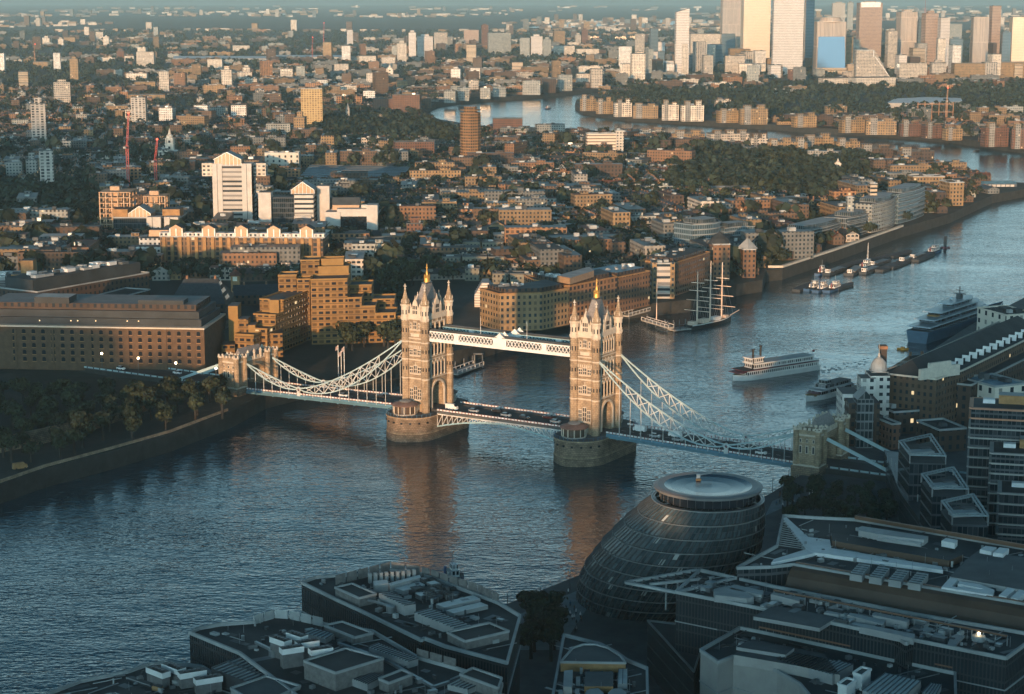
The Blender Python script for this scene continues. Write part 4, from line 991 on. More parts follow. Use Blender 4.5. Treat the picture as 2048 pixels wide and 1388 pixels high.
for k in range(NR):
    t0, t1 = k/NR*.93, (k+1)/NR*.93; z0, z1 = 42*t0, 42*t1
    b = M(); n = 72; c0, c1 = hc(t0), hc(t1); r0, r1 = hr(t0), hr(t1)-.2
    lip = .9
    for i in range(n):
        a, q = 2*pi*i/n, 2*pi*(i+1)/n
        def pt(cc, r, a_, z): return (cc[0]+r*cos(a_), cc[1]+r*sin(a_), z)
        b.face([pt(c0, r0, a, z0), pt(c0, r0, q, z0), pt(c1, r1, q, z1-.35), pt(c1, r1, a, z1-.35)], 'hall_glass', [(i*1.35, k*2+.05), ((i+1)*1.35, k*2+.05), ((i+1)*1.35, k*2+1.9), (i*1.35, k*2+1.9)])
        b.face([pt(c1, r1+.15, a, z1-.35), pt(c1, r1+.15, q, z1-.35), pt(c1, hr(t1)-lip, q, z1+.0), pt(c1, hr(t1)-lip, a, z1+.0)], 'metal_dark')
    o = b.build('glass_ring', e)
    b = M()
    for i in range(0, n):
        if math.fmod(i*1.35, 1) < 2: a = 2*pi*i/n; b.bar(pt(c0, r0+.12, a, z0), pt(c1, r1+.12, a, z1-.35), .16, 'metal_dark', .35)
    zm = (z0+z1)/2; cm = hc((t0+t1)/2); rm = (r0+r1)/2
    for i in range(n): a, q = 2*pi*i/n, 2*pi*(i+1)/n; b.bar(((c0[0]+c1[0])/2+(rm+.06)*cos(a), (c0[1]+c1[1])/2+(rm+.06)*sin(a), zm-.2), ((c0[0]+c1[0])/2+(rm+.06)*cos(q), (c0[1]+c1[1])/2+(rm+.06)*sin(q), zm-.2), .1, 'metal_dark')
    b.build('mullion', o)
    b = M()
    for i in range(n):
        a, q = 2*pi*i/n, 2*pi*(i+1)/n; b.bar(pt(c1, r1+.25, a, z1-.3), pt(c1, r1+.25, q, z1-.3), .22, 'metal', .3)
    b.build('ledge', o)
t1 = .93; cc = hc(t1); r = hr(t1)-2.2; b = M()
b.cyl((cc[0], cc[1], 39), r, 2.6, 'glass_dark', 48); b.build('gallery_glass', e)
b = M()
for i in range(36):
    a = 2*pi*i/36; b.bar((cc[0]+(r+.1)*cos(a), cc[1]+(r+.1)*sin(a), 39), (cc[0]+(r+.1)*cos(a), cc[1]+(r+.1)*sin(a), 41.7), .12, 'metal_dark')
b.build('mullion', e)
b = M(); b.lathe((cc[0], cc[1], 41.6), [(r-.5, 0), (r+1.6, .1), (r+1.8, .8), (r+.6, 1.1), (r-1.2, .9)], 'rim_metal', 64); b.build('roof_rim', e, smooth=True)
b = M(); b.lathe((cc[0], cc[1], 41.6), [(r-1.2, .9), (r-3, .55), (r-7, .25), (.01, .1)], 'dish_panel', 64)
b.build('roof_dish', e, smooth=True)
b = M(); b.box((cc[0]-2, cc[1]+8, 41.9), (1.0, 1.0, 1.6), 'metal'); b.bar((cc[0]-2, cc[1]+8, 43.3), (cc[0]+2, cc[1]+9.5, 43.6), .35, 'metal'); b.box((cc[0]-2, cc[1]+7.2, 41.9), (1.4, .5, .5), 'brick_orange'); b.build('roof_crane', e)
x, y = G(1240, 1238, 4); 
o = M(); o.cyl((0, 0, 0), .22, 26, 'white_paint', 8, .08); o.cyl((0, 0, 0), 1.0, .3, 'pave', 10)
tag(o.build('flagpole', None, (x, y, 4)), 'tall thin flagpole standing in front of the round glass hall', 'flagpole')
# ================================================================ SHADOW CASTERS BEHIND THE VIEWPOINT (added unseen blocks, sized to shade the view)
facade('caster_wall', (.30, .29, .27), fl=3.6, bay=3.0, wf=.6, hf=.5)
for k, (x0, x1, y, h) in enumerate(((-1270, -1060, -260, 252), (-1040, -860, -240, 236), (-845, -752, -220, 205), (-740, -640, -230, 138), (-625, -545, -190, 146), (-540, -450, -200, 126), (-447, -412, -200, 109), (-409, -384, -205, 99), (-381, -350, -200, 93), (-346, -296, -190, 87), (-290, -240, -215, 90), (-236, -190, -200, 96), (-186, -120, -205, 101), (-116, -62, -195, 116), (-56, 50, -180, 148), (60, 200, -220, 138), (215, 420, -200, 128))):
    b = M(); b.prism([(x0, y-50), (x1, y-50), (x1, y), (x0, y)], GZ, h, 'caster_wall', 'roof_grey'); b.box(((x0+x1)/2+9, y-25, h), ((x1-x0)*.35, 20, 4), 'caster_wall', top='roof_grey')
    o = b.build('shadow_caster'); o['kind'] = 'structure'
b = M(); b.prism([(-1000, -700), (1300, -700), (1300, -505), (-1000, -505)], -5, GZ, 'quay', 'city_ground'); b.prism([(-1000, -505), (-305, -505), (-305, -120), (-1000, -120)], -5, GZ, 'quay', 'city_ground'); o = b.build('south_bank_ground'); o['kind'] = 'structure'
# ================================================================ NORTH BANK, NEAR
# long brick warehouse with the mansard
fa, fb = G(-40, 737, 5), G(409, 745, 5); zc = ZAT(fb[0], fb[1], 659)
d = Vector((fb[0]-fa[0], fb[1]-fa[1])); L_ = d.length; d.normalize(); nrm = Vector((-d.y, d.x))
DP = 42
e = empty('warehouse', (fa[0], fa[1], 5), atan2(d.y, d.x), 'long dark brick warehouse with rows of arched windows and a mansard, left of the bridge', 'warehouse')
note([fa, fb, (fb[0]+nrm.x*DP, fb[1]+nrm.y*DP), (fa[0]+nrm.x*DP, fa[1]+nrm.y*DP)])
hc_ = zc-5; b = M(); b.prism([(0, 0), (L_, 0), (L_, DP), (0, DP)], 0, hc_, 'brick_dark2', 'roof_dark')
nb_ = 24
for k in range(nb_+1):
    if k % 4 == 0: b.box((L_*k/nb_, -.2, 0), (1.0, .5, hc_), 'brick_dark2')
b.build('wall', e)
b = M(); b.box((L_/2, DP/2, hc_), (L_+1.4, DP+1.4, .7), 'bridge_trim'); b.build('cornice', e)
b = M(); b.prism([(1.5, 2.5), (L_-1.5, 2.5), (L_-1.5, DP-2), (1.5, DP-2)], hc_+.7, hc_+4.2, 'roof_dark', 'roof_grey'); b.prism([(2, 4.5), (L_-3, 4.5), (L_-3, DP-4), (2, DP-4)], hc_+4.2, hc_+7.6, 'roof_dark', 'roof_grey'); b.prism([(3, 7), (L_-5, 7), (L_-5, DP-7), (3, DP-7)], hc_+7.6, hc_+10.6, 'dark_brick', 'roof_mid')
b.build('mansard', e)
b = M(); b.box((L_*.32, 11, hc_+10.6), (17, 12, 3.0), 'roof_dark', top='roof_light'); b.box((L_*.8, 11, hc_+10.6), (22, 9, 2.0), 'roof_dark', top='roof_mid')
b.build('plant_room', e)
wm = M(); wm.box((0, -.06, 0), (1.7, .3, 1.6), 'glass_dark'); 
for k in range(6):
    a0, a1 = pi*k/6, pi*(k+1)/6; wm.face([(0, -.21, 1.6), (.85*cos(a0), -.21, 1.6+.5*sin(a0)), (.85*cos(a1), -.21, 1.6+.5*sin(a1))], 'glass_dark')
wm.box((0, -.1, -.25), (2.1, .4, .22), 'brick_orange')
w0 = None; rows = 5
for r_ in range(rows):
    for k in range(20):
        x = L_-2.4-k*(L_-6)/22.0; z = hc_-3.2-r_*3.35
        if w0 is None: w0 = wm.build('window', e, (x, 0, z))
        else: inst(w0, 'window', e, (x, 0, z))
for k in (.27, .41, .44, .52, .66, .71):
    x = L_*k; b = M(); b.box((x, 2.4, hc_+2.2+k), (.4, .35, .45), 'lit_window'); b.build('lit_window', e)
mat('brick_dark2', (.20, .105, .055), .9, var=.25, scale=.4)
# brown stepped riverside hotel
e = empty('hotel', (*G(624, 690, 5), 5), 0, 'big ochre concrete hotel with stepped storeys and window bands behind the bridge', 'hotel')
c = e.location; cxy = (c.x, c.y); cx0, cy0 = G(624, 690, 5)
def seg(xa, xb, yt, depth=17, yb=690, name='wing', wall='hotel_bands', dy=0, z0=5, sl=.18, roof='roof_grey'):
    a, q = G(xa, yb, 5), G(xb, yb, 5); ya = cy0+dy+(a[0]-cx0)*sl; yq = cy0+dy+(q[0]-cx0)*sl
    xa_, xb_ = (xa-1024)/FPX*ya*1.018, (xb-1024)/FPX*yq*1.018
    h = ZAT((xa_+xb_)/2, (ya+yq)/2, yt)-5
    P = [(xa_-cx0, ya-cy0), (xb_-cx0, yq-cy0), (xb_-cx0, yq-cy0+depth), (xa_-cx0, ya-cy0+depth)]
    b = M(); b.prism(P, z0-5, h, wall, roof); o = b.build(name, e); note([(p[0]+cx0, p[1]+cy0) for p in P])
    q_ = M()
    for i in range(4): q_.bar((*P[i], h+.4), (*P[(i+1) % 4], h+.4), .4, 'concrete_ochre', .8)
    q_.build('parapet', o); return o, P, h
mat('concrete_ochre', (.44, .31, .15), .85, var=.12)
seg(624, 697, 560); seg(697, 725, 597); seg(725, 752, 614); seg(752, 792, 628, yb=688)
seg(640, 700, 535, 15, dy=17, z0=25, wall='concrete_ochre'); seg(605, 642, 522, 14, dy=22, z0=20, wall='hotel_bands'); seg(646, 690, 520, 9, dy=24, z0=20, wall='concrete_ochre')
seg(700, 745, 572, 16, dy=18, z0=5); seg(745, 790, 600, 16, dy=18, z0=5)
seg(560, 596, 552, 12, dy=14); seg(597, 622, 560, 10, dy=12)
seg(792, 806, 634, 12, dy=4)
# left wing: long face towards the bridge, running away from the viewpoint
a1, a2 = G(566, 704, 5), G(624, 679, 5); dd = Vector((a2[0]-a1[0], a2[1]-a1[1])); nn = Vector((-dd.y, dd.x)).normalized()
def wing(t0, t1, yt, wd, name='wing', off=0):
    p0 = Vector(a1)+dd*t0+nn*off; p1 = Vector(a1)+dd*t1+nn*off; P = [p0, p1, p1+nn*wd, p0+nn*wd]; h = ZAT(p0.x, p0.y, yt)-5
    Q = [(p.x-cx0, p.y-cy0) for p in P]; b = M(); b.prism(Q, 0, h, 'hotel_bands', 'roof_grey'); o = b.build(name, e); note([tuple(p) for p in P])
    q_ = M()
    for i in range(4): q_.bar((*Q[i], h+.4), (*Q[(i+1) % 4], h+.4), .4, 'concrete_ochre', .8)
    q_.build('parapet', o); return Q, h
wing(0.05, 1.0, 602, 13); wing(-.22, .05, 632, 12); wing(-.5, -.22, 660, 12); wing(-.75, -.5, 672, 10, off=3)
for (xa, xb, yt, dpt) in ((541, 560, 600, 7), (512, 531, 627, 7), (459, 478, 612, 12), (478, 498, 638, 9), (498, 512, 650, 8)):
    P, h = front(xa, xb, 704 if xa > 500 else 716, yt, dpt, 0, 5); b = M(); b.prism(local(P, (cx0, cy0)), 0, h, 'concrete_ochre' if xa != 478 else 'hotel_bands', 'roof_grey'); b.build('stair_tower', e); note(P)
for (xa, xb, yb, yt, dpt) in ((470, 565, 716, 668, 14), (440, 470, 725, 690, 10)):
    P, h = front(xa, xb, yb, yt, dpt, .1, 5); b = M(); b.prism(local(P, (cx0, cy0)), 0, h, 'hotel_bands', 'roof_dark'); b.build('podium', e); note(P)
# office slabs, white towers behind
def white_tower():
    e, Q, h, P = bld('office_tower', 'tall white tower with dark window bands and a glazed gable roof', 'tower', 428, 506, 462, 331, 24, 'white_bands', 'roof_grey', 0, n=0)
    w = Q[1][0]-Q[0][0]
    for xa, xb in ((0, .25), (.75, 1.0)):
        b = M(); b.box((Q[0][0]+w*(xa+xb)/2, Q[0][1]+6, 0), (w*(xb-xa), 13.6, h+1.5), 'panel_white_wall'); b.box((Q[0][0]+w*(xa+xb)/2, Q[0][1]-.9, 0), (.5, .3, h+1), 'metal_dark'); b.build('stair_tower', e)
    b = M(); gx0, gx1 = Q[0][0]+w*.03, Q[0][0]+w*.74; zt = h+1.5
    b.prism([(gx0+1, -.0), (gx1, 0), (gx1, 18), (gx0+1, 18)], h, h+4.5, 'gable_glass'); b.gable([(gx0, 0), (gx0, 19), (gx1, 19), (gx1, 0)], h+4.5, 5.5, 'roof_light', 'gable_glass'); 
    for k in range(8): x = gx0+1+(gx1-gx0-1)*k/7; b.bar((x, -.2, h), (x, -.2, h+4.5+5.0*(1-abs(k/3.5-1))), .3, 'white_paint')
    b.bar((gx0, -.2, h+4.5), ((gx0+gx1)/2, -.2, h+10), .5, 'white_paint'); b.bar((gx1, -.2, h+4.5), ((gx0+gx1)/2, -.2, h+10), .5, 'white_paint'); b.build('glazed_gable', e)
    for sx in (-1, 1):
        b = M(); b.box(((Q[0][0] if sx < 0 else Q[1][0])+sx*4.5, 16, h-9), (10, 12, 10), 'cream_grid', top='roof_grey'); b.build('side_wing', e)
mat('gable_glass', (.36, .22, .12), .3, var=.2, scale=.5)
white_tower()
def gabled(e, Q, h, x0f, x1f, y0, dpt, hh=4.5, gh=4, wall='gable_glass'):
    w = Q[1][0]-Q[0][0]; a, q = Q[0][0]+w*x0f, Q[0][0]+w*x1f; b = M()
    b.prism([(a, y0), (q, y0), (q, y0+dpt), (a, y0+dpt)], h, h+hh, wall); b.gable([(a-.4, y0), (a-.4, y0+dpt), (q+.4, y0+dpt), (q+.4, y0)], h+hh, gh, 'roof_light', wall)
    for k in range(7): x = a+(q-a)*k/6; b.bar((x, y0-.2, h), (x, y0-.2, h+hh+gh*(1-abs(k/3-1))), .28, 'white_paint')
    b.bar((a, y0-.2, h+hh), ((a+q)/2, y0-.2, h+hh+gh), .45, 'white_paint'); b.bar((q, y0-.2, h+hh), ((a+q)/2, y0-.2, h+hh+gh), .45, 'white_paint'); b.build('glazed_gable', e)
def mid_tower():
    e, Q, h, P = bld('office_tower', 'white mid-height office with a glazed gable between the tall white tower and dark glass box', 'tower', 590, 628, 470, 388, 26, 'white_bands', 'roof_grey', 0, n=0)
    gabled(e, Q, h, -.15, 1.05, 0, 20, 3, 6)
    w = Q[1][0]
    for xa, xb, yt, dy, m_ in ((-28, -18.5, 385, 8, 'panel_white_wall'), (-18.5, 0, 395, 12, 'glass_dark_grid'), (0, 12.5, 432, -3, 'panel_white_wall'), (15.5, 25, 372, 14, 'panel_white_wall'), (13.8, 26, 395, 20, 'glass_dark_grid')):
        x, y = P[0][0]+(xa+xb)/2, P[0][1]+dy; hh = ZAT(x, y, yt)-GZ; b = M(); b.box(((xa+xb)/2, dy+7, 0), (abs(xb-xa), 14, hh), m_, top='roof_grey'); b.build('side_wing', e)
    note([(P[0][0]-28, P[0][1]), (P[0][0]+26, P[0][1]), (P[0][0]+26, P[0][1]+34), (P[0][0]-28, P[0][1]+34)])
mid_tower()
def dark_box():
    e, Q, h, P = bld('office_building', 'white-framed office with one broad dark glass face, right of the white towers', 'office building', 652, 756, 478, 430, 30, 'glass_black', 'roof_grey', 0, n=0)
    w = Q[1][0]; 
    for xa, xb, yt in ((0, 11, 424), (w-8, w, 410)):
        x, y = P[0][0]+(xa+xb)/2, P[0][1]-1; hh = ZAT(x, y, yt)-GZ; b = M(); b.box(((xa+xb)/2, 5, 0), (xb-xa, 13, hh), 'panel_white_wall', top='roof_light'); b.build('stair_tower', e)
    b = M(); b.box((w*.5+3, 3.6, h-1), (w*.72, 8, 5.5), 'panel_white_wall', top='roof_light'); b.box((w*.8, 8, h+3), (w*.25, 6, 4), 'panel_white_wall', top='roof_light'); b.build('parapet', e)
    b = M(); b.prism([(4, 13), (w*.62, 13), (w*.62, 27), (4, 27)], h, h+6, 'gable_glass'); b.gable([(3.5, 12.5), (w*.63, 12.5), (w*.63, 27), (3.5, 27)], h+6, 5, 'roof_grey', 'gable_glass'); b.build('glazed_gable', e)
mat('glass_black', (.010, .014, .018), .12, var=.1)
dark_box()
# gabled office with two white cores, half built frame behind
e, Q, h, P = bld('office_building', 'dark office with a glazed gable and two white cores, left of the tall white tower', 'office building', 228, 362, 478, 436, 30, 'glass_dark_grid', 'roof_grey', 0, n=3)
gabled(e, Q, h, .22, .55, 2, 20, 3, 5.5)
w = Q[1][0]
for k, (xa, xb) in enumerate(((.52, .73), (.78, .99))):
    x, y = P[0][0]+w*(xa+xb)/2, P[0][1]-6; hh = ZAT(x, y, 434)-GZ; b = M(); b.box((w*(xa+xb)/2, -1, 0), (w*(xb-xa), 11, hh), 'panel_white_wall', top='roof_light'); b.box((w*(xa+xb)/2-1, -6.7, 0), (.5, .3, hh), 'metal_dark'); b.build('stair_tower', e)
for xa, xb in ((-.02, .2), (.72, .98)):
    b = M(); b.box((w*(xa+xb)/2, 12, h), (w*(xb-xa), 16, 6), 'brick_orange', top='roof_grey'); b.build('plant_room', e)
def frame(label, x0, x1, yb, yt, depth, nx, nz):
    P, h = front(x0, x1, yb, yt, depth); note(P); c = P[0]; e = empty('half_built_block', (*c, GZ), 0, label, 'construction site'); Q = local(P, c); w = Q[1][0]
    b = M()
    for i in range(nx+1):
        for j in (0, .5, 1): b.box((w*i/nx, depth*j, 0), (.8, .8, h), 'concrete_new')
    b.build('column', e)
    for k in range(1, nz+1):
        b = M(); b.box((w/2, depth/2, h*k/nz-.5), (w+1, depth+1, .5), 'concrete_new'); b.build('floor_slab', e)
    b = M(); b.box((w*.4, depth*.6, 0), (7, 7, h+3), 'concrete_new'); b.build('lift_core', e)
mat('concrete_new', (.50, .34, .22), .9, var=.2)
frame('unfinished concrete frame of open floors, behind the glazed gable office', 202, 262, 470, 384, 26, 5, 8)
frame('small unfinished frame under the right-hand red crane', 290, 332, 465, 392, 18, 4, 5)
# colonnaded brick apartments with white pavilions on the roof
e, Q, h, P = bld('apartment_block', 'brick dockside apartments with tall piers and white pavilions on the roof, below the white towers', 'apartments', 318, 652, 545, 477, 24, 'dock_arcade', 'roof_grey', -.07, n=14)
L_ = Vector(Q[1]).length; d = Vector(Q[1]).normalized(); nn = Vector((-d.y, d.x))
facade('dock_arcade', (.17, .105, .06), fl=3.3, bay=4.0, wf=.6, hf=.62, vary=.3, lit=.01)
b = M()
for k in range(20):
    p = d*(L_*(k+.5)/20)-nn*.5; b.box((p.x, p.y, 3.5), (2.2, 1.0, h-3.2), 'brick_orange', rz=atan2(d.y, d.x)); b.box((p.x, p.y-.3, 2.9), (2.8, 1.3, .7), 'roof_white', rz=atan2(d.y, d.x))
b.build('brick_pier', e)
for k in range(5):
    p = d*(L_*(.1+.2*k))+nn*5; rz = atan2(d.y, d.x); o = M(); o.box((p.x, p.y, h), (8, 9, 5.6), 'gable_glass', rz=rz)
    PP = [(p+d*x+nn*y) for x, y in ((-4.6, -5), (-4.6, 5), (4.6, 5), (4.6, -5))]; o.gable([tuple(q) for q in PP], h+5.6, 2.6, 'roof_dark', 'gable_glass')
    for sx in (-4, 0, 4): q = p+d*sx-nn*4.6; o.box((q.x, q.y, h), (.7, .5, 6.0), 'white_paint', rz=rz)
    o.build('roof_pavilion', e)
    for sx in (-8, 8):
        q = p+d*sx; o = M(); o.box((q.x, q.y, h), (7, 7, 2.8), 'white_grid', rz=rz, top='roof_white'); o.build('penthouse', e)
# stepped terrace end
for k in range(5):
    P_, h_ = front(218+k*16, 322, 545-k*2, 528-k*14, 10, 0); P_ = [(p[0], p[1]+k*8) for p in P_]
    if k == 0: es = empty('apartment_block', (*P_[0], GZ), 0, 'stepped white terraces climbing to the left end of the brick dockside apartments', 'apartments'); cs = P_[0]
    b = M(); b.prism(local(P_, cs), 0, h_, 'white_grid' if k < 4 else 'gable_glass', 'roof_grey'); b.build('terrace', es); note(P_)
# long dark dock building with a bright gutter line
def long_roof(name, label, cat, pts, zt, wall, roof, wd, rimm='roof_light', nwin=0, base=GZ):
    """front roof edge through picture points at height zt"""
    P = gz(pts, zt); a, q = Vector(P[0]), Vector(P[-1]); d = (q-a).normalized(); nn = Vector((-d.y, d.x)); 
    if nn.y < 0: nn = -nn
    poly = [Vector(p) for p in P]+[Vector(p)+nn*wd for p in reversed(P)]
    poly = [tuple(p) for p in poly]; note(poly); e = empty(name, (*P[0], base), 0, label, cat); Q = local(poly, P[0])
    b = M(); b.prism(Q, 0, zt-base, wall, roof); b.build('wall', e)
    b = M()
    n = len(Q)
    for i in range(n): b.bar((*Q[i], zt-base+.3), (*Q[(i+1) % n], zt-base+.3), .6, rimm, .7)
    b.build('parapet', e); return e, Q, zt-base, d, nn
e, Q, h, d, nn = long_roof('warehouse', 'long dark dock building with a bright gutter line, behind the arched-window warehouse', 'warehouse', [(75, 585), (298, 546)], 26, 'dark_brick', 'roof_dark', 30)
b = M(); L_ = (Vector(Q[1])-Vector(Q[0])).length; o_ = Vector(Q[0]); pts = [o_+d*(L_*t_)+nn*s_ for t_, s_ in ((.02, 5), (.98, 5), (.98, 26), (.02, 26))]; b.prism([tuple(p) for p in pts], h, h+6, 'roof_dark', 'roof_dark')
b.build('mansard', e); b = M()
for k in range(26):
    p = o_+d*(L_*random.uniform(.1, .95))+nn*random.uniform(8, 22); b.box((p.x, p.y, h+6), (random.uniform(2, 7), random.uniform(1.5, 4), random.uniform(.6, 2)), random.choice(['roof_white', 'roof_light', 'roof_grey']), rz=atan2(d.y, d.x))
b.build('roof_plant', e)
e, Q, h, d, nn = long_roof('warehouse', 'low dark shed with a thin pale gutter, right behind the arched-window warehouse', 'warehouse', [(180, 612), (300, 580)], 20, 'dark_brick', 'roof_dark', 16)
e, Q, h, P = bld('office_building', 'grey banded office with a lit orange stair block at the left edge', 'office building', -30, 28, 640, 560, 30, 'louvre_band', 'roof_grey', .1)
b = M(); b.box((Q[1][0]+4, 6, 0), (9, 12, h+3), 'brick_orange', top='roof_grey'); b.box((Q[1][0]+7, 10, 0), (7, 8, h+10), 'brick_orange', top='roof_grey'); b.build('stair_tower', e)
# low houses with pale attic storeys (marina)
for i, (x0, x1, yb, yt) in enumerate(((875, 921, 510, 484), (924, 962, 511, 484), (964, 1008, 512, 485), (884, 922, 541, 515), (925, 975, 543, 514), (977, 1012, 543, 515), (1015, 1040, 546, 519), (930, 960, 562, 538), (985, 1018, 576, 548), (1020, 1065, 580, 549))):
    lab = ['leftmost of the upper row of low marina houses', 'middle one of the upper row of low marina houses', 'rightmost of the upper row of low marina houses', 'leftmost of the lower row of low marina houses', 'second from the left in the lower row of marina houses', 'third from the left in the lower row of marina houses', 'rightmost of the lower row of low marina houses', 'small marina house directly above the white stepped gable', 'marina house just left above the ochre corner wharf', 'marina house directly behind the ochre corner wharf'][i]
    e, Q, h, P = bld('terraced_houses', lab, 'houses', x0, x1, yb, yt, 11, 'marina_house', 'roof_grey', -.04, n=1, group='marina houses with pale attics', trim='roof_grey')
facade('marina_house', (.20, .19, .15), fl=2.9, bay=2.6, wf=.4, hf=.45, lit=.03)
# white stepped gable
P, h = front(949, 1002, 614, 565, 18); c = P[0]; e = empty('stepped_building', (*c, GZ), 0, 'small white building with a stepped gable, left of the ochre corner wharf', 'building'); note(P); Q = local(P, c); w = Q[1][0]; b = M()
for k in range(7):
    a = w*k*.045; q = w*(1-.0)-w*k*.075; b.prism([(a, -.2*k), (max(q, a+3), -.2*k), (max(q, a+3), 16), (a, 16)], h*.42 if k else 0, h*(.52+.08*k), 'louvre_white', 'roof_light')
b.build('wall', e)
facade('louvre_white', (.66, .60, .54), glass=(.36, .33, .30), fl=1.5, bay=300, wf=1, hf=.4, vary=.05)
# ochre corner wharf
def wharf(name, label, pts, zt, wall, wd, roof='roof_grey', attic=True, group=None, base=GZ, hip=False):
    e, Q, h, d, nn = long_roof(name, label, 'warehouse', pts, zt, wall, roof, wd, 'brick_orange', base=base)
    if attic:
        b = M(); k = [(Vector(q)*.0+Vector(q)) for q in Q]; P_ = shrink([tuple(q) for q in Q], .84); b.prism(P_, h, h+2.6, 'dark_brick', roof); b.build('attic', e)
        b = M(); c_ = centre(P_)
        for _ in range(8):
            t_ = random.random(); p = Vector(P_[0]).lerp(Vector(P_[1]), t_).lerp(Vector(P_[-1]).lerp(Vector(P_[-2]), t_), random.uniform(.2, .8)); b.box((p.x, p.y, h+2.6), (random.uniform(1, 4), random.uniform(1, 3), random.uniform(.6, 1.8)), random.choice(['roof_white', 'roof_light', 'metal']), rz=atan2(d.y, d.x))
        b.build('roof_plant', e)
    return e, Q, h
wharf('wharf_building', 'ochre brick corner wharf standing above the water to the left of the right-hand bridge tower', [(999, 589), (1084, 587), (1138, 577)], 24, 'brick_yellow', 22)
wharf('wharf_building', 'brown balconied block with a pale slanted roof behind the ochre corner wharf', [(1068, 561), (1139, 573), (1234, 554)], 25, 'balcony_brick', 20)
b = M(); P_ = gz([(1114, 551), (1178, 533), (1188, 541), (1140, 556)], 31); b.prism(P_, 27.5, 31, 'gable_glass', 'roof_light'); o = b.build('attic'); o.parent = bpy.data.objects['wharf_building.001']; o.matrix_parent_inverse = o.parent.matrix_world.inverted(); o.location = (-o.parent.location.x, -o.parent.location.y, -o.parent.location.z)
wharf('wharf_building', 'brown brick wharf under a bright blue-green roof on the far bank', [(1234, 556), (1300, 543)], 24, 'brick_windows', 24, 'roof_blue')
mat('roof_blue', (.10, .22, .30), .5, var=.4, scale=.3); facade('balcony_brick', (.30, .16, .08), glass=(.03, .03, .035), fl=3.0, bay=3.6, wf=.55, hf=.62, vary=.2, lit=.01)
e, Q, h, P = bld('wharf_building', 'narrow block of white balcony bands between two orange brick piers', 'warehouse', 1304, 1348, 597, 528, 18, 'white_bands', 'roof_grey', 0)
for xf in (.0, .82):
    b = M(); b.box((Q[1][0]*(xf+.09), 2, 0), (Q[1][0]*.2, 6, h+1), 'brick_yellow', top='roof_grey'); b.build('brick_pier', e)
wharf('wharf_building', 'long dark brick warehouse leading right to the pair of brick end towers', [(1348, 527), (1420, 505)], 24, 'brick_windows', 22, 'roof_dark')
for i, (x0, x1, yb, yt, lab) in enumerate(((1421, 1459, 562, 490, 'orange brick end tower with a dark dome roof, left one of the pair'), (1481, 1511, 556, 500, 'orange brick end tower with a pale pyramid roof, right one of the pair'))):
    e, Q, h, P = bld('wharf_building', lab, 'warehouse', x0, x1, yb, yt, 14, 'brick_windows', 'roof_dark', .1, n=0)
    b = M(); cx, cy = centre(Q); b.lathe((cx, cy, h), [(7.5, 0), (5.5, 3.5), (2, 6), (0, 8)] if i == 0 else [(7.0, 0), (0, 7)], 'roof_dark' if i == 0 else 'roof_light', 12 if i == 0 else 4); b.build('roof', e)
# glass riverside apartments
def curved_block(name, label, x0, x1, yb0, yb1, yt, wall, nst=6, bow=5, depth=18, cat='apartments', white_end=False):
    a, q = Vector(G(x0, yb0)), Vector(G(x1, yb1)); d = (q-a); L_ = d.length; d.normalize(); nn = Vector((d.y, -d.x))
    if nn.y > 0: nn = -nn
    h = ZAT(a.x, a.y, yt)-GZ; n = 10
    fr = [a+d*(L_*k/n)+nn*(bow*sin(pi*k/n)) for k in range(n+1)]; bk = [fr[-1]-nn*depth, fr[0]-nn*depth]
    poly = [tuple(p) for p in fr+bk]; note(poly); e = empty(name, (*a, GZ), 0, label, cat); Q = local(poly, tuple(a)); b = M(); b.prism(Q, 0, h, wall, 'roof_grey'); b.build('wall', e)
    for k in range(1, nst+1):
        b = M()
        for i in range(n): b.bar((*(Vector(Q[i])+nn*.5), h*k/nst), (*(Vector(Q[i+1])+nn*.5), h*k/nst), 1.4, 'roof_light', .35)
        b.build('balcony', e)
    P_ = shrink(Q, .7); b = M(); b.prism(P_, h, h+3, 'glass_grid', 'roof_light'); b.build('penthouse', e)
    if white_end:
        b = M(); b.box((-.5, .5, 0), (9, 8, h+1), 'white_grid', top='roof_light'); b.build('end_wall', e)
curved_block('apartment_block', 'low curved glass apartments with a white end wall above the pale river wall', 1592, 1690, 496, 470, 464, 'glass_grid', 5, white_end=True)
curved_block('apartment_block', 'middle curved glass apartment block of three along the pale river wall', 1693, 1742, 476, 458, 436, 'glass_grid', 6)
curved_block('apartment_block', 'tall curved apartment block beside the slim tower, third along the river wall', 1742, 1790, 466, 446, 408, 'grey_flats', 8)
curved_block('apartment_block', 'dark glass apartments with white roof frames, right end of the river wall', 1795, 1848, 448, 430, 388, 'blue_tower', 7, bow=2)
curved_block('apartment_block', 'blue-grey glass block behind the brick end towers, left of two', 1384, 1440, 512, 505, 449, 'blue_tower', 6, bow=4)
curved_block('apartment_block', 'blue-grey glass block behind the brick end towers, right of two', 1449, 1508, 505, 500, 457, 'blue_tower', 6, bow=-3)
bld('tower_block', 'slim stone-coloured tower with a flagpole rising behind the curved apartments', 'tower', 1738, 1752, 455, 368, 10, 'tan_bands', n=0)
bld('tower_block', 'slim grey tower with a mast left of the curved apartments', 'tower', 1693, 1706, 470, 396, 8, 'grey_flats', n=0)
bld('apartment_block', 'ochre stepped apartments near the tip of the far bank', 'apartments', 1888, 1928, 412, 366, 22, 'brick_yellow', rz=.2)
bld('apartment_block', 'long orange apartments behind the stepped ones near the bank tip', 'apartments', 1822, 1890, 384, 354, 18, 'brick_yellow', rz=.1)
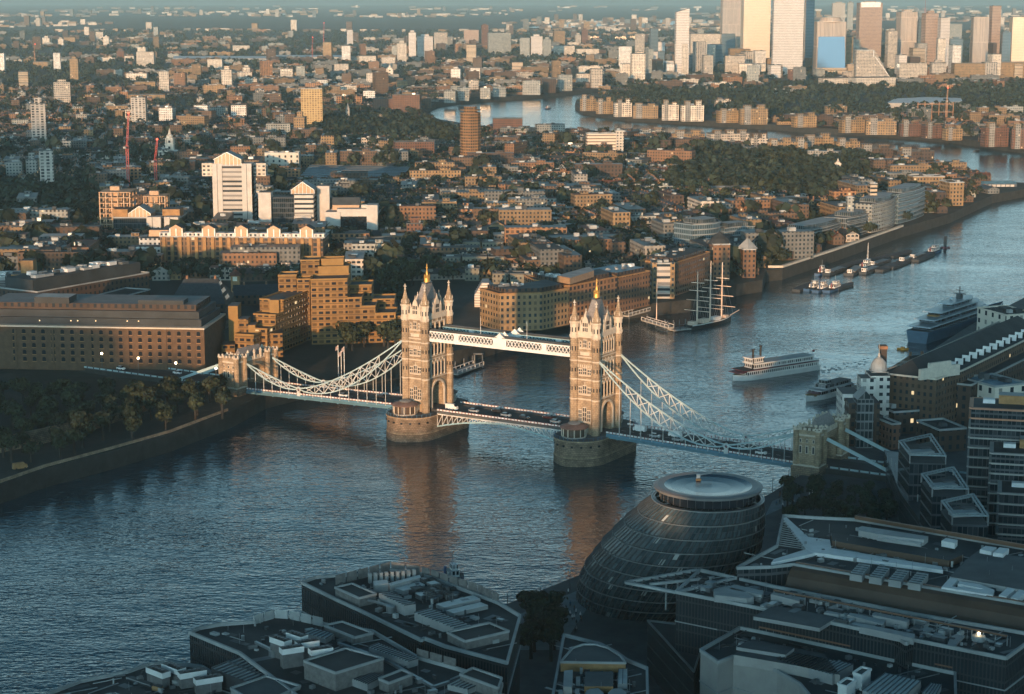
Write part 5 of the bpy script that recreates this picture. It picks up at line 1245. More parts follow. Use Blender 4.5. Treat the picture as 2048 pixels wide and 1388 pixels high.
# brick engine house with arch
e, Q, h, P = bld('engine_house', 'brick gabled engine house with a tall arched window behind the curved apartments', 'building', 1612, 1634, 428, 398, 14, 'brick_orange', 'roof_red', kind='gablefront')
b = M(); b.box((Q[1][0]/2, -.2, 2), (Q[1][0]*.5, .4, h*.5), 'roof_white'); b.build('arched_window', e)
# pier building on piles
a = G(1958, 384, -1); e = empty('pier_shed', (*a, -1), 0, 'white panelled pier shed standing on piles out in the river, at the right edge', 'shed'); q = G(2040, 386, -1); w = q[0]-a[0]
b = M(); b.box((w/2, 4, 2.2), (w, 14, .8), 'concrete'); b.build('deck', e)
b = M(); b.box((w/2, 5, 3), (w-2, 10, 4.6), 'metal_dark', top='roof_dark')
b.build('wall', e)
for k in range(7): b = M(); b.box((3+(w-6)*(k+.5)/7, -.2, 3.2), ((w-6)/7*.8, .5, 3.8), 'panel_white_wall'); b.build('panel', e)
b = M(); b.gable([(1, 0), (w-1, 0), (w-1, 10), (1, 10)], 7.6, 2.2, 'roof_blue'); b.build('roof', e)
for k in range(12): b = M(); b.cyl((1+w*k/12, -2, -3), .35, 5.4, 'metal_dark', 6); b.build('pile', e)
# river wall strip in front of the curved apartments
b = M(); pr = [(1536, 535), (1563, 535), (1668, 501), (1804, 453)]
for (p, q) in zip(pr, pr[1:]): a_, c_ = G(*p), G(*q); b.bar((*a_, 4.6), (*c_, 4.6), 2.4, 'stone_pale', 1.6)
o = b.build('river_wall'); tag(o, 'long pale river wall in front of the curved glass apartments', 'wall')
# quay wall and walkway on the tower side
b = M(); pr = [(0, 960), (90, 929), (220, 894), (340, 860), (455, 817)]
for (p, q) in zip(pr, pr[1:]): a_, c_ = G(*p, 5), G(*q, 5); b.bar((*a_, 4.5), (*c_, 4.5), .7, 'bridge_stone', 1.1)
o = b.build('river_wall'); tag(o, 'low stone parapet along the tree-lined quay at lower left', 'wall')
# ================================================================ SOUTH BANK RIGHT
# white brewhouse with dome, chimney
def P2(px, py, z): return G(px, py, z)
a = G(1722, 800, 20); e = empty('brewhouse', (*a, GZ), 0, 'white and brick brewhouse with a small dome beside the bridge gate tower', 'brewhouse'); note([(a[0]+18*cos(t_), a[1]+18*sin(t_)) for t_ in (0, 1.6, 3.1, 4.7)])
def bx(name, xa, xb, yt, zb, dy, depth, m_, top='roof_grey'):
    Y = a[1]+dy; X0, X1 = (xa-1024)/FPX*Y*1.02, (xb-1024)/FPX*Y*1.02; h = ZAT((X0+X1)/2, Y, yt); b = M(); b.box(((X0+X1)/2-a[0], dy+depth/2, zb-GZ), (X1-X0, depth, h-zb), m_, top=top); return b.build(name, e), ((X0+X1)/2-a[0], dy+depth/2, h-GZ), X1-X0
bx('wall', 1686, 1722, 788, GZ, -4, 14, 'white_grid')
bx('wall', 1722, 1752, 757, GZ, 4, 9, 'white_grid'); bx('wall', 1741, 1780, 752, GZ, 6, 12, 'white_grid')
o, cc, w = bx('dome_drum', 1743, 1777, 744, 30, 7, 7, 'white_grid')
b = M(); b.lathe(cc, [(3.4, 0), (3.5, 1), (3.0, 3.2), (1.8, 4.8), (.5, 5.6), (.4, 7.0), (.1, 7.4), (.08, 11), (0, 11)], 'roof_light', 14); b.build('dome', e, smooth=True)
Y = a[1]+22; X = (1764-1024)/FPX*Y*1.02; h = ZAT(X, Y, 690)-GZ; b = M(); b.box((X-a[0], 22, 0), (2.9, 2.9, h), 'brick_windows_dark'); b.box((X-a[0], 22, h-1.5), (3.4, 3.4, 1.2), 'brick_plain'); b.build('chimney', e)
mat('brick_windows_dark', (.11, .07, .055), .9)
bx('wall', 1700, 1762, 806, GZ, -14, 14, 'dark_brick'); o, cc, w = bx('wall', 1716, 1750, 800, GZ, -17, 10, 'glass_grid')
b = M(); b.gable([(cc[0]-w/2, cc[1]-5), (cc[0]-w/2, cc[1]+5), (cc[0]+w/2, cc[1]+5), (cc[0]+w/2, cc[1]-5)], cc[2], 3.5, 'roof_light', 'glass_grid'); b.build('glazed_gable', e)
# long riverside warehouse range on the right
e, Q, h, d, nn = long_roof('wharf_building', 'long dark riverside warehouse with white-framed terraces, running off the right edge', 'warehouse', [(1942, 772), (2100, 695)], 22, 'dark_brick', 'roof_dark', 30)
e, Q, h, d, nn = long_roof('wharf_building', 'dark-roofed wharf with a yellow-white cornice and rooftop sign wall, right of the brewhouse', 'warehouse', [(1872, 760), (1925, 742), (2105, 655)], 27, 'house_brown', 'roof_dark', 26, 'stone_pale')
o_ = Vector(Q[0]); b = M(); L2 = Vector(Q[2]).length; dd_ = Vector(Q[2]).normalized(); n2 = Vector((-dd_.y, dd_.x))
PP = [o_+dd_*s_+n2*t_ for s_, t_ in ((4, 7), (L2-2, 7), (L2-2, 22), (4, 22))]; b.gable([tuple(p) for p in PP], h, 5.5, 'roof_dark', 'roof_dark', hip=.04); b.build('roof', e)
for k in range(16):
    p = o_+dd_*(12+k*(L2-14)/16)+n2*4.2; b = M(); b.box((p.x, p.y, h), (.5, 3.5, 2.6), 'white_paint', rz=atan2(dd_.y, dd_.x)); b.box((p.x+2, p.y+1, h), (3.2, .5, 2.4), 'glass_dark', rz=atan2(dd_.y, dd_.x)); b.build('terrace_frame', e)
b = M(); p = o_+dd_*6+n2*1; b.box((p.x, p.y, h), (22, 1.2, 4.5), 'stone_pale', rz=.55); b.box((p.x, p.y, h+4.5), (12, 1.2, 2), 'stone_pale', rz=.55); b.build('sign_wall', e)
e, Q, h, P = bld('wharf_building', 'dark hipped riverside wharf with a small white cupola behind the brewhouse', 'warehouse', 1800, 1885, 800, 722, 26, 'house_brown', 'roof_dark', .3, kind='hip')
b = M(); b.cyl((2, 2, h*.75), 1.7, 3.6, 'white_paint', 8); b.lathe((2, 2, h*.75+3.6), [(2.0, 0), (1.7, 1.2), (.8, 2.2), (0, 2.6)], 'roof_light', 10); b.build('cupola', e)
e, Q, h, P = bld('wharf_building', 'white wharf block with dark windows at the right edge, beside the big blue yacht', 'warehouse', 1975, 2075, 700, 632, 26, 'white_windows', 'roof_dark', .35, trim='stone_pale')
facade('white_windows', (.62, .58, .50), fl=4.6, bay=6, wf=.3, hf=.5, vary=.05)
wharfs = ((1790, 1830, 850, 775, 'grey_flats', 'grey gabled warehouse directly right of the brewhouse'), (1745, 1800, 900, 850, 'brick_red', 'brick drum-fronted block below the brewhouse'), (1835, 1920, 850, 800, 'dark_brick', 'dark low warehouse roof behind the lattice-roofed flats'), (1922, 1960, 830, 790, 'dark_brick', 'dark warehouse with a patched roof left of the pale canted one'))
for x0, x1, yb, yt, m_, lab in wharfs: bld('warehouse', lab, 'warehouse', x0, x1, yb, yt, 22, m_, 'roof_grey', .35, kind='gablefront' if m_ == 'grey_flats' else 'flat')
bld('warehouse', 'pale canted warehouse with big windows at the right edge', 'warehouse', 1940, 2060, 860, 775, 22, 'white_windows', 'roof_blue', .45)
# drum with arched loggia
# stepped terracotta-edged apartments
for k, (xa, xb, yt, yb, dy) in enumerate(((1945, 2120, 815, 1085, 26), (1990, 2140, 905, 1085, 8), (2010, 2150, 985, 1090, -8))):
    Y0 = G(2000, 1085, 4)[1]+dy; X0, X1 = (xa-1024)/FPX*Y0*1.02, (xb-1024)/FPX*Y0*1.02; 
    if k == 0: e = empty('apartment_block', (X0, Y0, GZ), 0, 'stepped apartment block with terracotta-edged floor bands at the right edge', 'apartments'); ex = (X0, Y0)
    h = ZAT(X0, Y0, yt)-GZ; r_ = -.25; ca, sa = cos(r_), sin(r_)
    PP = [(X0-ex[0]+x*ca-y*sa, Y0-ex[1]+x*sa+y*ca) for x, y in ((0, 0), (X1-X0, 0), (X1-X0, 17), (0, 17))]; note([(p[0]+ex[0], p[1]+ex[1]) for p in PP]); b = M(); b.prism(PP, 0, h, 'glass_dark_grid', 'roof_dark'); o = b.build('wall', e)
    nf = int(h/3.4)
    for f_ in range(nf):
        b = M()
        for i in range(4): b.bar((*PP[i], h-.2-f_*3.4), (*PP[(i+1) % 4], h-.2-f_*3.4), 1.4, 'terracotta' if k < 1 and f_ < 2 else 'panel_pale', .5)
        b.build('floor_band', o)
    b = M(); b.box((PP[0][0]+16, PP[0][1]+8, h), (9, 6, 3), 'brick_orange', rz=r_, top='roof_light'); b.box((PP[0][0]+8, PP[0][1]+8, h), (4, 3, 1.4), 'roof_white', rz=r_); b.build('penthouse', o)
mat('terracotta', (.50, .24, .14), .7, var=.1)
# slab flats with square lattice roof frames
for i, (x, y, zt, lab) in enumerate(((1840, 892, 30, 'dark glass flats with a square lattice roof frame, farthest of the three'), (1885, 958, 32, 'dark glass flats with a square lattice roof frame, middle of the three'), (1925, 1012, 34, 'dark glass flats with a square lattice roof frame, nearest of the three'))):
    px = [(x-42, y-12), (x+22, y-26), (x+52, y+18), (x-20, y+16)]; P = gz(px, zt); c = centre(P); note(P); e = empty('apartment_block', (*c, GZ), 0, lab, 'apartments', 'flats with lattice roof frames'); Q = local(P, c)
    b = M(); b.prism(Q, 0, zt-3-GZ, 'glass_dark_grid', 'roof_dark'); b.build('wall', e)
    rim(Q, zt-GZ-.5, .5, .4, 'chain_dim', 'roof_frame', e); rim(shrink(Q, .8), zt-GZ-.5, .4, .4, 'chain_dim', 'roof_frame', e)
    b = M()
    for i_ in range(4):
        A_, B_, C_, D_ = [Vector((*p, zt-GZ-.3)) for p in (Q[i_], Q[(i_+1) % 4], shrink(Q, .8)[i_], shrink(Q, .8)[(i_+1) % 4])]
        for k in range(9): b.bar(A_.lerp(B_, k/9), C_.lerp(D_, (k+.5)/9), .15, 'chain_dim')
        b.cyl((A_.x, A_.y, zt-3.2-GZ), .25, 2.8, 'metal', 5)
    b.build('lattice', e)
    b = M(); b.box((0, 0, zt-3-GZ), (8, 4, 1.2), 'roof_light', rz=.2); b.box((2, 3, zt-3-GZ), (4, 2, 1.6), 'roof_grey', rz=.2); b.build('roof_plant', e)
# low angular glass slope towards the park
for i, (pts, zt) in enumerate((([(1768, 900), (1800, 905), (1850, 990), (1890, 1060), (1860, 1068), (1800, 985)], 14),)):
    P = gz(pts, zt); c = centre(P); note(P); e = empty('apartment_block', (*c, GZ), 0, 'low dark sloping glass block with pale fins between the park trees and the lattice-roofed flats', 'apartments'); b = M(); b.prism(local(P, c), 0, zt-GZ, 'dark_fins', 'metal_dark'); b.build('wall', e)
    for k in range(14):
        p = G(1775+k*7.5, 920+k*10.5, zt); b = M(); b.box((p[0]-c[0], p[1]-c[1], zt-GZ-1), (.35, .35, 3.6), 'roof_light'); b.build('fin', e)
for i, (x0, x1, yb, yt) in enumerate(((1760, 1840, 870, 826), (1850, 1935, 905, 862))):
    bld('warehouse', ['low dark brick shed left of the stepped apartments and above the lattice-roofed flats', 'dark flat block squeezed against the left side of the stepped apartments'][i], 'warehouse', x0, x1, yb, yt, 18, 'dark_brick', 'roof_dark', .3)
# ================================================================ BACKGROUND TOWERS AND BLOCKS
ITEMS = []     # (object, phrase, px, py) for labels
def desc(o, phrase, x, y, cat, group=None): ITEMS.append((o, phrase, x, y)); tag(o, None, cat, group)
RW = random.Random(5)
STY = {'C': ('cream_grid', 'cream'), 'W': ('white_grid', 'white'), 'T': ('tan_bands', 'tan banded'), 'O': ('brick_yellow', 'ochre brick'), 'R': ('brick_red', 'red brick'), 'B': ('balcony_tower', 'grey balconied'),
       'G': ('grey_flats', 'grey'), 'D': ('blue_tower', 'dark blue glass'), 'K': ('dark_brick', 'dark brick'), 'P': ('pale_tower', 'pale'), 'Y': ('gold_tower', 'gold'), 'N': ('brown_tower', 'brown'), 'S': ('stripe_tower', 'vertically striped'), 'H': ('concrete_grid', 'stone-coloured')}
TW = """0 10 146 107 W;33 56 180 143 T;102 140 210 165 H;106 121 143 106 W;140 157 164 118 O;59 93 302 208 B;262 292 252 195 B;317 338 188 143 C;443 464 184 140 C;66 104 138 124 O;168 178 70 54 C;191 206 78 64 C;206 218 92 73 C;85 100 93 76 C;115 127 92 78 C;127 150 84 75 O;
232 248 122 102 R;249 268 124 112 C;273 309 134 104 H;415 445 140 119 C;485 500 154 135 C;388 418 244 211 W;418 455 238 215 G;460 492 242 211 W;318 348 250 216 W;212 258 230 212 O;268 310 182 164 O;255 330 204 190 O;464 499 102 91 C;10 44 362 325 G;50 74 360 320 G;76 108 388 302 B;
693 706 92 60 P;646 664 120 85 O;683 701 126 92 W;793 813 127 87 C;817 832 120 65 P;833 866 118 73 P;867 895 100 65 H;905 912 98 80 R;933 953 129 90 T;902 922 166 138 W;941 961 162 136 W;936 957 190 160 H;975 1022 108 66 G;962 977 96 50 R;928 958 92 60 N;
732 759 178 146 C;592 610 162 133 G;560 586 162 138 C;635 655 178 160 W;763 790 138 115 C;717 752 128 112 C;668 697 146 128 C;668 700 212 192 G;726 750 202 182 W;792 815 180 162 O;745 790 228 198 R;785 842 230 190 R;588 612 280 235 O;530 580 272 248 G;
1024 1046 146 125 T;1040 1060 114 76 G;1061 1085 114 73 P;1086 1103 114 79 G;1106 1130 89 62 O;1163 1176 89 60 R;1150 1162 89 70 H;1107 1150 110 92 C;1152 1198 112 98 C;1152 1180 174 148 C;1180 1205 176 138 H;1240 1262 163 128 C;1262 1290 166 108 C;1270 1290 112 68 H;1299 1316 124 57 D;
1350 1376 152 88 C;1300 1348 152 122 P;1378 1441 114 68 C;1443 1471 122 68 D;1473 1500 118 74 H;1500 1540 120 85 N;1450 1490 148 112 H;1478 1532 150 128 C;1400 1420 142 112 G;1316 1330 118 84 P;
1442 1482 80 -45 S;1545 1606 150 -70 P;1608 1626 136 -30 D;1664 1690 60 6 H;1694 1706 60 5 G;1715 1762 118 6 N;1772 1793 142 62 H;1795 1832 132 24 S;1834 1842 130 40 D;1845 1874 134 27 N;1876 1897 136 36 P;1899 1924 84 48 G;1899 1925 134 78 D;1944 1976 134 34 S;1978 1998 132 12 N;
1944 1974 132 88 P;2003 2020 134 65 D;2022 2062 132 34 Y;1797 1854 159 127 H;1863 1893 160 126 H;1907 1970 160 127 O;1985 2070 156 125 O;1640 1700 174 157 C;1702 1795 176 156 C;1626 1640 146 100 D;1576 1600 160 139 R;
1160 1192 222 198 O;1192 1226 228 203 O;1228 1264 234 206 C;1266 1318 237 212 O;1324 1359 241 210 C;1362 1408 243 211 C;1434 1478 246 222 O;1480 1536 249 218 O;1680 1731 266 240 O;1733 1795 270 243 O;1800 1842 273 248 R;1846 1886 277 252 R;1888 1926 281 258 O;1965 2020 294 256 R;2024 2070 298 258 R;
1585 1635 255 232 O;1430 1462 214 200 C;
1024 1074 336 315 W;1255 1318 358 340 O;1420 1500 393 376 O;1508 1562 391 378 G;1070 1130 274 250 G;985 1045 268 238 R;965 1000 335 318 K;1000 1064 338 312 G;1345 1412 290 268 O;1415 1500 296 268 H;1536 1618 312 284 O;1602 1668 303 276 O;1670 1720 307 284 O;1716 1786 324 298 K;1790 1870 326 303 K;1500 1536 300 276 C;
1250 1330 280 262 G;840 870 478 459 G;876 934 478 452 W;760 812 492 462 K;812 846 496 448 R;690 788 522 482 K;660 735 376 346 K;785 868 324 285 R;350 384 348 325 G;1110 1168 304 290 G;965 1024 300 286 G;640 700 300 282 G;430 520 300 282 K;120 190 300 286 K;
0 28 302 280 C;420 500 282 270 G;20 60 260 240 G;130 200 244 232 K;310 380 270 258 K;512 560 232 220 G;900 920 190 172 G;888 912 206 182 G;915 938 202 176 G;960 982 198 176 G;985 1012 194 174 G;1115 1145 182 150 G;1085 1112 186 158 K;1045 1082 190 162 G"""
for row in TW.replace('\n', '').split(';'):
    x0, x1, yb, yt, s = row.split(); x0, x1, yb, yt = map(int, (x0, x1, yb, yt)); st, ph = STY[s]
    tall = (yb-yt) > 1.1*(x1-x0); dist = G((x0+x1)/2, yb)[1]
    dep = min(40, max(12, (x1-x0)*dist/FPX*(.9 if tall else .4)))
    rz = RW.choice([.12, .2, -.1, .05, .25]) if dist < 4000 else RW.choice([.05, .12, -.05])
    if dist > 4100 and tall and x0 > 1430: st_ = st
    e, Q, h, P = bld('tower_block' if tall else 'apartment_block', None, 'tower' if tall else 'building', x0, x1, yb, yt, dep, st, RW.choice(['roof_grey', 'roof_light', 'roof_dark']), rz, n=(2 if dist < 3500 else 1), trim='roof_grey')
    desc(e, ph+(' tower' if tall else ' low block' if (x1-x0) > 2*(yb-yt) else ' block'), (x0+x1)/2, (yb+yt)/2, 'tower' if tall else 'building')
    if not tall and 1150 < x0 and dist > 1900 and yb > 190:
        w = Vector(Q[1]).length; d_ = Vector(Q[1]).normalized(); nk = max(2, int(w/14))
        for k in range(nk):
            p_ = d_*(w*(k+.5)/nk); b = M(); hh_ = h*RW.uniform(.12, .3); b.box((p_.x, p_.y-.8, 0), (w/nk*.45, 2.4, h+hh_), st if k % 2 else 'house_pale', rz=rz, top='roof_grey'); b.build('bay', e)
            b = M(); b.box((p_.x, p_.y+dep*.5, h), (w/nk*.6, dep*.4, hh_+1), 'house_ochre', rz=rz, top='slate'); b.build('attic', e)
    if tall and RW.random() < .5:
        b = M(); w = Vector(Q[1]).length; c_ = centre(Q); b.box((*c_, h), (w*.5, dep*.5, 4+RW.random()*3), st, rz=rz, top='roof_grey'); b.build('plant_room', e)
random.seed(8)
for _ in range(46):
    x0 = random.uniform(1235, 2040); w_ = random.uniform(10, 30); yb = random.uniform(128, 158); hh_ = random.uniform(12, 44) if random.random() < .7 else random.uniform(40, 70)
    st, ph = STY[random.choice('CHTDGKPBOWD')]
    e, Q, h, P = bld('office_block', None, 'building', x0, x0+w_, yb, yb-hh_, 30, st, random.choice(['roof_grey', 'roof_dark', 'roof_light']), random.uniform(-.1, .2), n=1, trim='roof_grey')
    desc(e, ph+' waterfront office', x0+w_/2, yb-hh_/2, 'building', 'mid-rise offices around the skyscrapers')
# special towers
def special(label, *a, **k): return bld('tower_block', label, 'tower', *a, **k)
e, Q, h, P = special('ochre apartment tower gridded with balconies, standing alone above the dark trees', 600, 645, 256, 178, 17, 'hotel_grid', 'roof_light', .12)
facade('hotel_grid', (.50, .36, .18), glass=(.16, .10, .05), fl=2.9, bay=3.6, wf=.6, hf=.55, vary=.1, curtain=.5)
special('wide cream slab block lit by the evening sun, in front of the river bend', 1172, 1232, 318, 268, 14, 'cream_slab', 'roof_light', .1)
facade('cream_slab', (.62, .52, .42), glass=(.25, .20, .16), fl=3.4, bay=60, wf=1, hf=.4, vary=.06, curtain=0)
special('narrow cream stair tower joined to the right end of the wide cream slab', 1230, 1247, 318, 262, 10, 'cream_grid', 'roof_light', .1)
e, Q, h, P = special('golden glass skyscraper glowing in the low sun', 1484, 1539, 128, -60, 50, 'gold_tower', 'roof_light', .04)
e, Q, h, P = special('slim pale curved skyscraper with a slanted crown, left of the big cluster', 1350, 1377, 152, 26, 26, 'pale_tower', 'roof_light', .05)
w = Vector(Q[1]).length; b = M(); b.prism(Q, h, [h+2, h+10, h+10, h+2], 'pale_tower', 'roof_light'); b.build('slanted_crown', e)
e, Q, h, P = special('skyscraper with a leaning blue mirror face under a dark striped top', 1631, 1690, 148, 44, 40, 'stripe_tower', 'roof_light', .03)
w = Vector(Q[1]).length; b = M(); b.face([(1, -6, 14), (w-1, -6+.03*w, 14), (w-3, -.4+.03*w, h*.72), (3, -.4, h*.72)], 'mirror_face')
b.face([(1, -6, 14), (3, -.4, h*.72), (3, 3, h*.72), (1, 3, 14)], 'panel_white_wall'); b.face([(w-1, 3, 14), (w-3, 3, h*.72), (w-3, -.4+.03*w, h*.72), (w-1, -6+.03*w, 14)], 'panel_white_wall'); b.build('mirror_face', e)
b = M(); b.box((w/2, -2, 0), (w+4, 14, 14), 'tan_bands', top='roof_grey'); b.build('podium', e); b = M(); b.cyl((w/2, 18, h), w*.42, 10, 'stripe_tower', 16, w*.34, top='roof_light'); b.build('rounded_top', e)
e, Q, h, P = special('stone wedge with one sloping white edge in front of the skyscrapers', 1711, 1748, 160, 101, 26, 'concrete_grid', 'roof_light', .02, n=0)
w = Vector(Q[1]).length; w2 = w*.95; b = M()
b.face([(w, 0, 0), (w+w2, 0, 0), (w+.2, 0, h)], 'concrete_grid', [(0, 0), (w2, 0), (0, h)]); b.face([(w+w2, 26, 0), (w, 26, 0), (w+.2, 26, h)], 'concrete_grid', [(0, 0), (w2, 0), (0, h)]); b.face([(w+w2, 0, 0), (w+w2, 26, 0), (w, 26, h), (w, 0, h)], 'roof_white'); b.build('sloping_wing', e)
b = M(); b.bar((w-3, -.6, h), (w-3, -.6, h-14), 5, 'roof_white', 1); b.bar((w, -.6, h-12), (w+w2, -.6, 1), 4, 'roof_white', 1); b.build('white_edge', e)
for i in range(1): 
    a_ = G(1738, 118); b = M(); hh = ZAT(*a_, 4)-GZ; b.box((0, -.6, hh-14), (47*1.15, .8, 14), 'roof_white'); o = b.build('crown_band', None, (a_[0], a_[1]-1, GZ)); tag(o, 'bright white band wrapped round the top of a brown skyscraper', 'sign band')
mat('mirror_face', (.30, .45, .55), .06, .9, var=.05)
# brown rounded tower by the near bend
a = G(941, 338); h = ZAT(*a, 214)-GZ; e = empty('tower_block', (*a, GZ), 0, 'dark brown many-sided tower rising behind the left bank trees near the river bend', 'tower'); note([(a[0]+10, a[1]), (a[0]-10, a[1]), (a[0], a[1]+20)])
b = M(); b.cyl((0, 10, 0), 10.5, h*.9, 'brown_faceted', 8); b.cyl((0, 10, h*.9), 7, h*.1, 'brown_faceted', 8); b.build('wall', e)
b = M()
for k in range(int(h/3)): b.cyl((0, 10, k*3), 11.2, .5, 'brick_orange', 8)
b.build('balcony', e)
# sheds with big roofs
def shed(label, pts, zt, base_m, roof_m, nrib=0, name='shed', gable=0):
    P = gz(pts, zt); note(P); c = P[0]; e = empty(name, (*c, GZ), 0, label, 'shed'); Q = local(P, c); b = M(); b.prism(Q, 0, zt-GZ, base_m, roof_m); b.build('wall', e)
    b = M()
    if gable and len(Q) == 4: b.gable(Q, zt-GZ, gable, roof_m, base_m); b.build('roof', e)
    elif nrib:
        q = [Vector((*p, zt-GZ)) for p in Q]
        for k in range(nrib+1): b.bar(q[0].lerp(q[3], k/nrib), q[1].lerp(q[2], k/nrib), .8, 'roof_grey', 1.2)
        b.build('roof_ridge', e)
    return e
shed('broad low blue ridged roof left of the red brick block', [(592, 360), (800, 356), (822, 334), (620, 330)], 9, 'dark_brick', 'roof_blue', 8)
shed('pale flat roof above the left part of the blue ridged roof', [(700, 312), (756, 311), (752, 306), (702, 306)], 10, 'concrete', 'roof_light')
shed('pale diamond roof above the blue ridged roof, left of two', [(676, 318), (695, 324), (712, 320), (694, 314)], 10, 'concrete', 'roof_light'); shed('pale diamond roof above the blue ridged roof, right of two', [(732, 319), (750, 324), (766, 320), (748, 314)], 10, 'concrete', 'roof_light')
shed('dark long shed with a pale gabled end and a white lean-to', [(1014, 478), (1134, 478), (1160, 458), (1040, 456)], 10, 'dark_brick', 'slate', gable=4)
shed('long pale low roof glinting beyond the housing at upper left', [(345, 117), (535, 117), (535, 112), (348, 112)], 12, 'concrete', 'roof_white'); shed('second long pale low roof, right of the glinting one at upper left', [(540, 114), (690, 114), (690, 110), (540, 110)], 12, 'concrete', 'roof_white')
shed('pale flat rooftop among the trees of the far peninsula', [(1772, 206), (1845, 206), (1925, 203), (1922, 196), (1850, 194), (1790, 197)], 12, 'concrete', 'roof_white')
e, Q, h, P = bld('building', 'lit hip-roofed building left of the long dark shed', 'building', 964, 1026, 482, 444, 18, 'brick_yellow', 'roof_grey', 0, kind='hip')
e, Q, h, P = bld('building', 'white framed building with dark corner windows, right of the tall white tower', 'building', 530, 598, 345, 306, 16, 'white_windows', 'roof_grey', 0)
bld('building', 'small ochre block beside the white framed building with dark corner windows', 'building', 600, 628, 335, 312, 12, 'brick_yellow', 'roof_grey', .1)
# canal: pale winding water between the trees
wv = [G(*q, 4) for q in ((1121, 460), (1134, 440), (1144, 425), (1152, 408))]; b = M()
for p, q in zip(wv, wv[1:]): b.face([(p[0]-2.2, p[1], GZ+.02), (p[0]+2.2, p[1], GZ+.02), (q[0]+1.8, q[1], GZ+.02), (q[0]-1.8, q[1], GZ+.02)], 'canal_water')
o = b.build('canal_water'); o['kind'] = 'structure'
b = M(); b.face([(*G(*q, 4), GZ+.02) for q in ((1340, 408), (1530, 402), (1530, 392), (1345, 396))], 'lawn'); o = b.build('sports_field'); o['kind'] = 'structure'
b = M(); b.face([(*G(*q, 4), GZ+.02) for q in ((1536, 532), (1563, 532), (1640, 508), (1580, 505), (1500, 520))], 'lawn'); o = b.build('lawn'); o['kind'] = 'structure'
# far docks of water beyond the towers
b = M(); b.face([(*G(*q, 4), GZ+.03) for q in ((1050, 56), (1350, 50), (1440, 44), (1290, 38), (1160, 42))], 'canal_water'); o = b.build('far_dock_water'); o['kind'] = 'structure'
b = M(); b.face([(*G(*q, 4), GZ+.03) for q in ((560, 24), (1000, 60), (1010, 56), (700, 24))], 'city_ground'); o = b.build('far_ground'); o['kind'] = 'structure'
# ================================================================ CHURCHES, CLOCK, CRANES
def spire(label, px, yb, yt, w, m_='stone_pale', name='church_tower'):
    a = G(px, yb); h = ZAT(*a, yt)-GZ; e = empty(name, (*a, GZ), 0, label, 'church'); b = M(); b.box((0, 0, 0), (w, w, h*.5), m_); b.box((0, 0, h*.5), (w*1.15, w*1.15, .8), m_); b.box((0, 0, h*.5+.8), (w*.7, w*.7, h*.2), m_)
    for sx in (-1, 1):
        for sy in (-1, 1): b.cyl((sx*w*.42, sy*w*.42, h*.5+.8), w*.09, h*.18, m_, 6)
    b.build('tower_wall', e); b = M(); b.lathe((0, 0, h*.7), [(w*.42, 0), (w*.38, h*.08), (w*.2, h*.12), (0, h*.3)], m_, 8); b.build('spire', e)
    b = M()
    for z in (h*.2, h*.38, h*.56): b.box((0, -w*.52 if z < h*.5 else -w*.36, z), (w*.25, .3, h*.07), 'glass_dark')
    b.build('window', e); return e
spire('white baroque church tower with a short spire left of the tall white tower', 341, 322, 256, 9)
spire('thin dark church spire among the trees right of the ochre balcony tower', 696, 245, 204, 5, 'concrete')
spire('small white cupola tower among the trees of the far bank point', 1675, 352, 316, 6)
spire('distant white church tower beyond the housing left of the pale twin slabs', 780, 160, 128, 14)
a = G(472, 592); e = empty('clock_tower', (*a, GZ), 0, 'small brick clock tower with a pyramid cap behind the ochre hotel', 'clock tower'); h = ZAT(*a, 540)-GZ
b = M(); b.box((0, 0, 0), (5, 5, h*.8), 'brick_orange'); b.box((0, 0, h*.8), (6.4, 6.4, .6), 'roof_red'); b.build('wall', e); b = M(); b.lathe((0, 0, h*.8+.6), [(4, 0), (0, h*.2)], 'roof_red', 4); b.build('roof', e); b = M(); b.lathe((0, 0, 0), [], 'white_paint'); b.box((0, -2.6, h*.6), (2.6, .2, 2.6), 'dial_pale'); b.build('clock_face', e)
mat('dial_pale', (.75, .72, .62), .5)  # plain pale colour of the clock dial
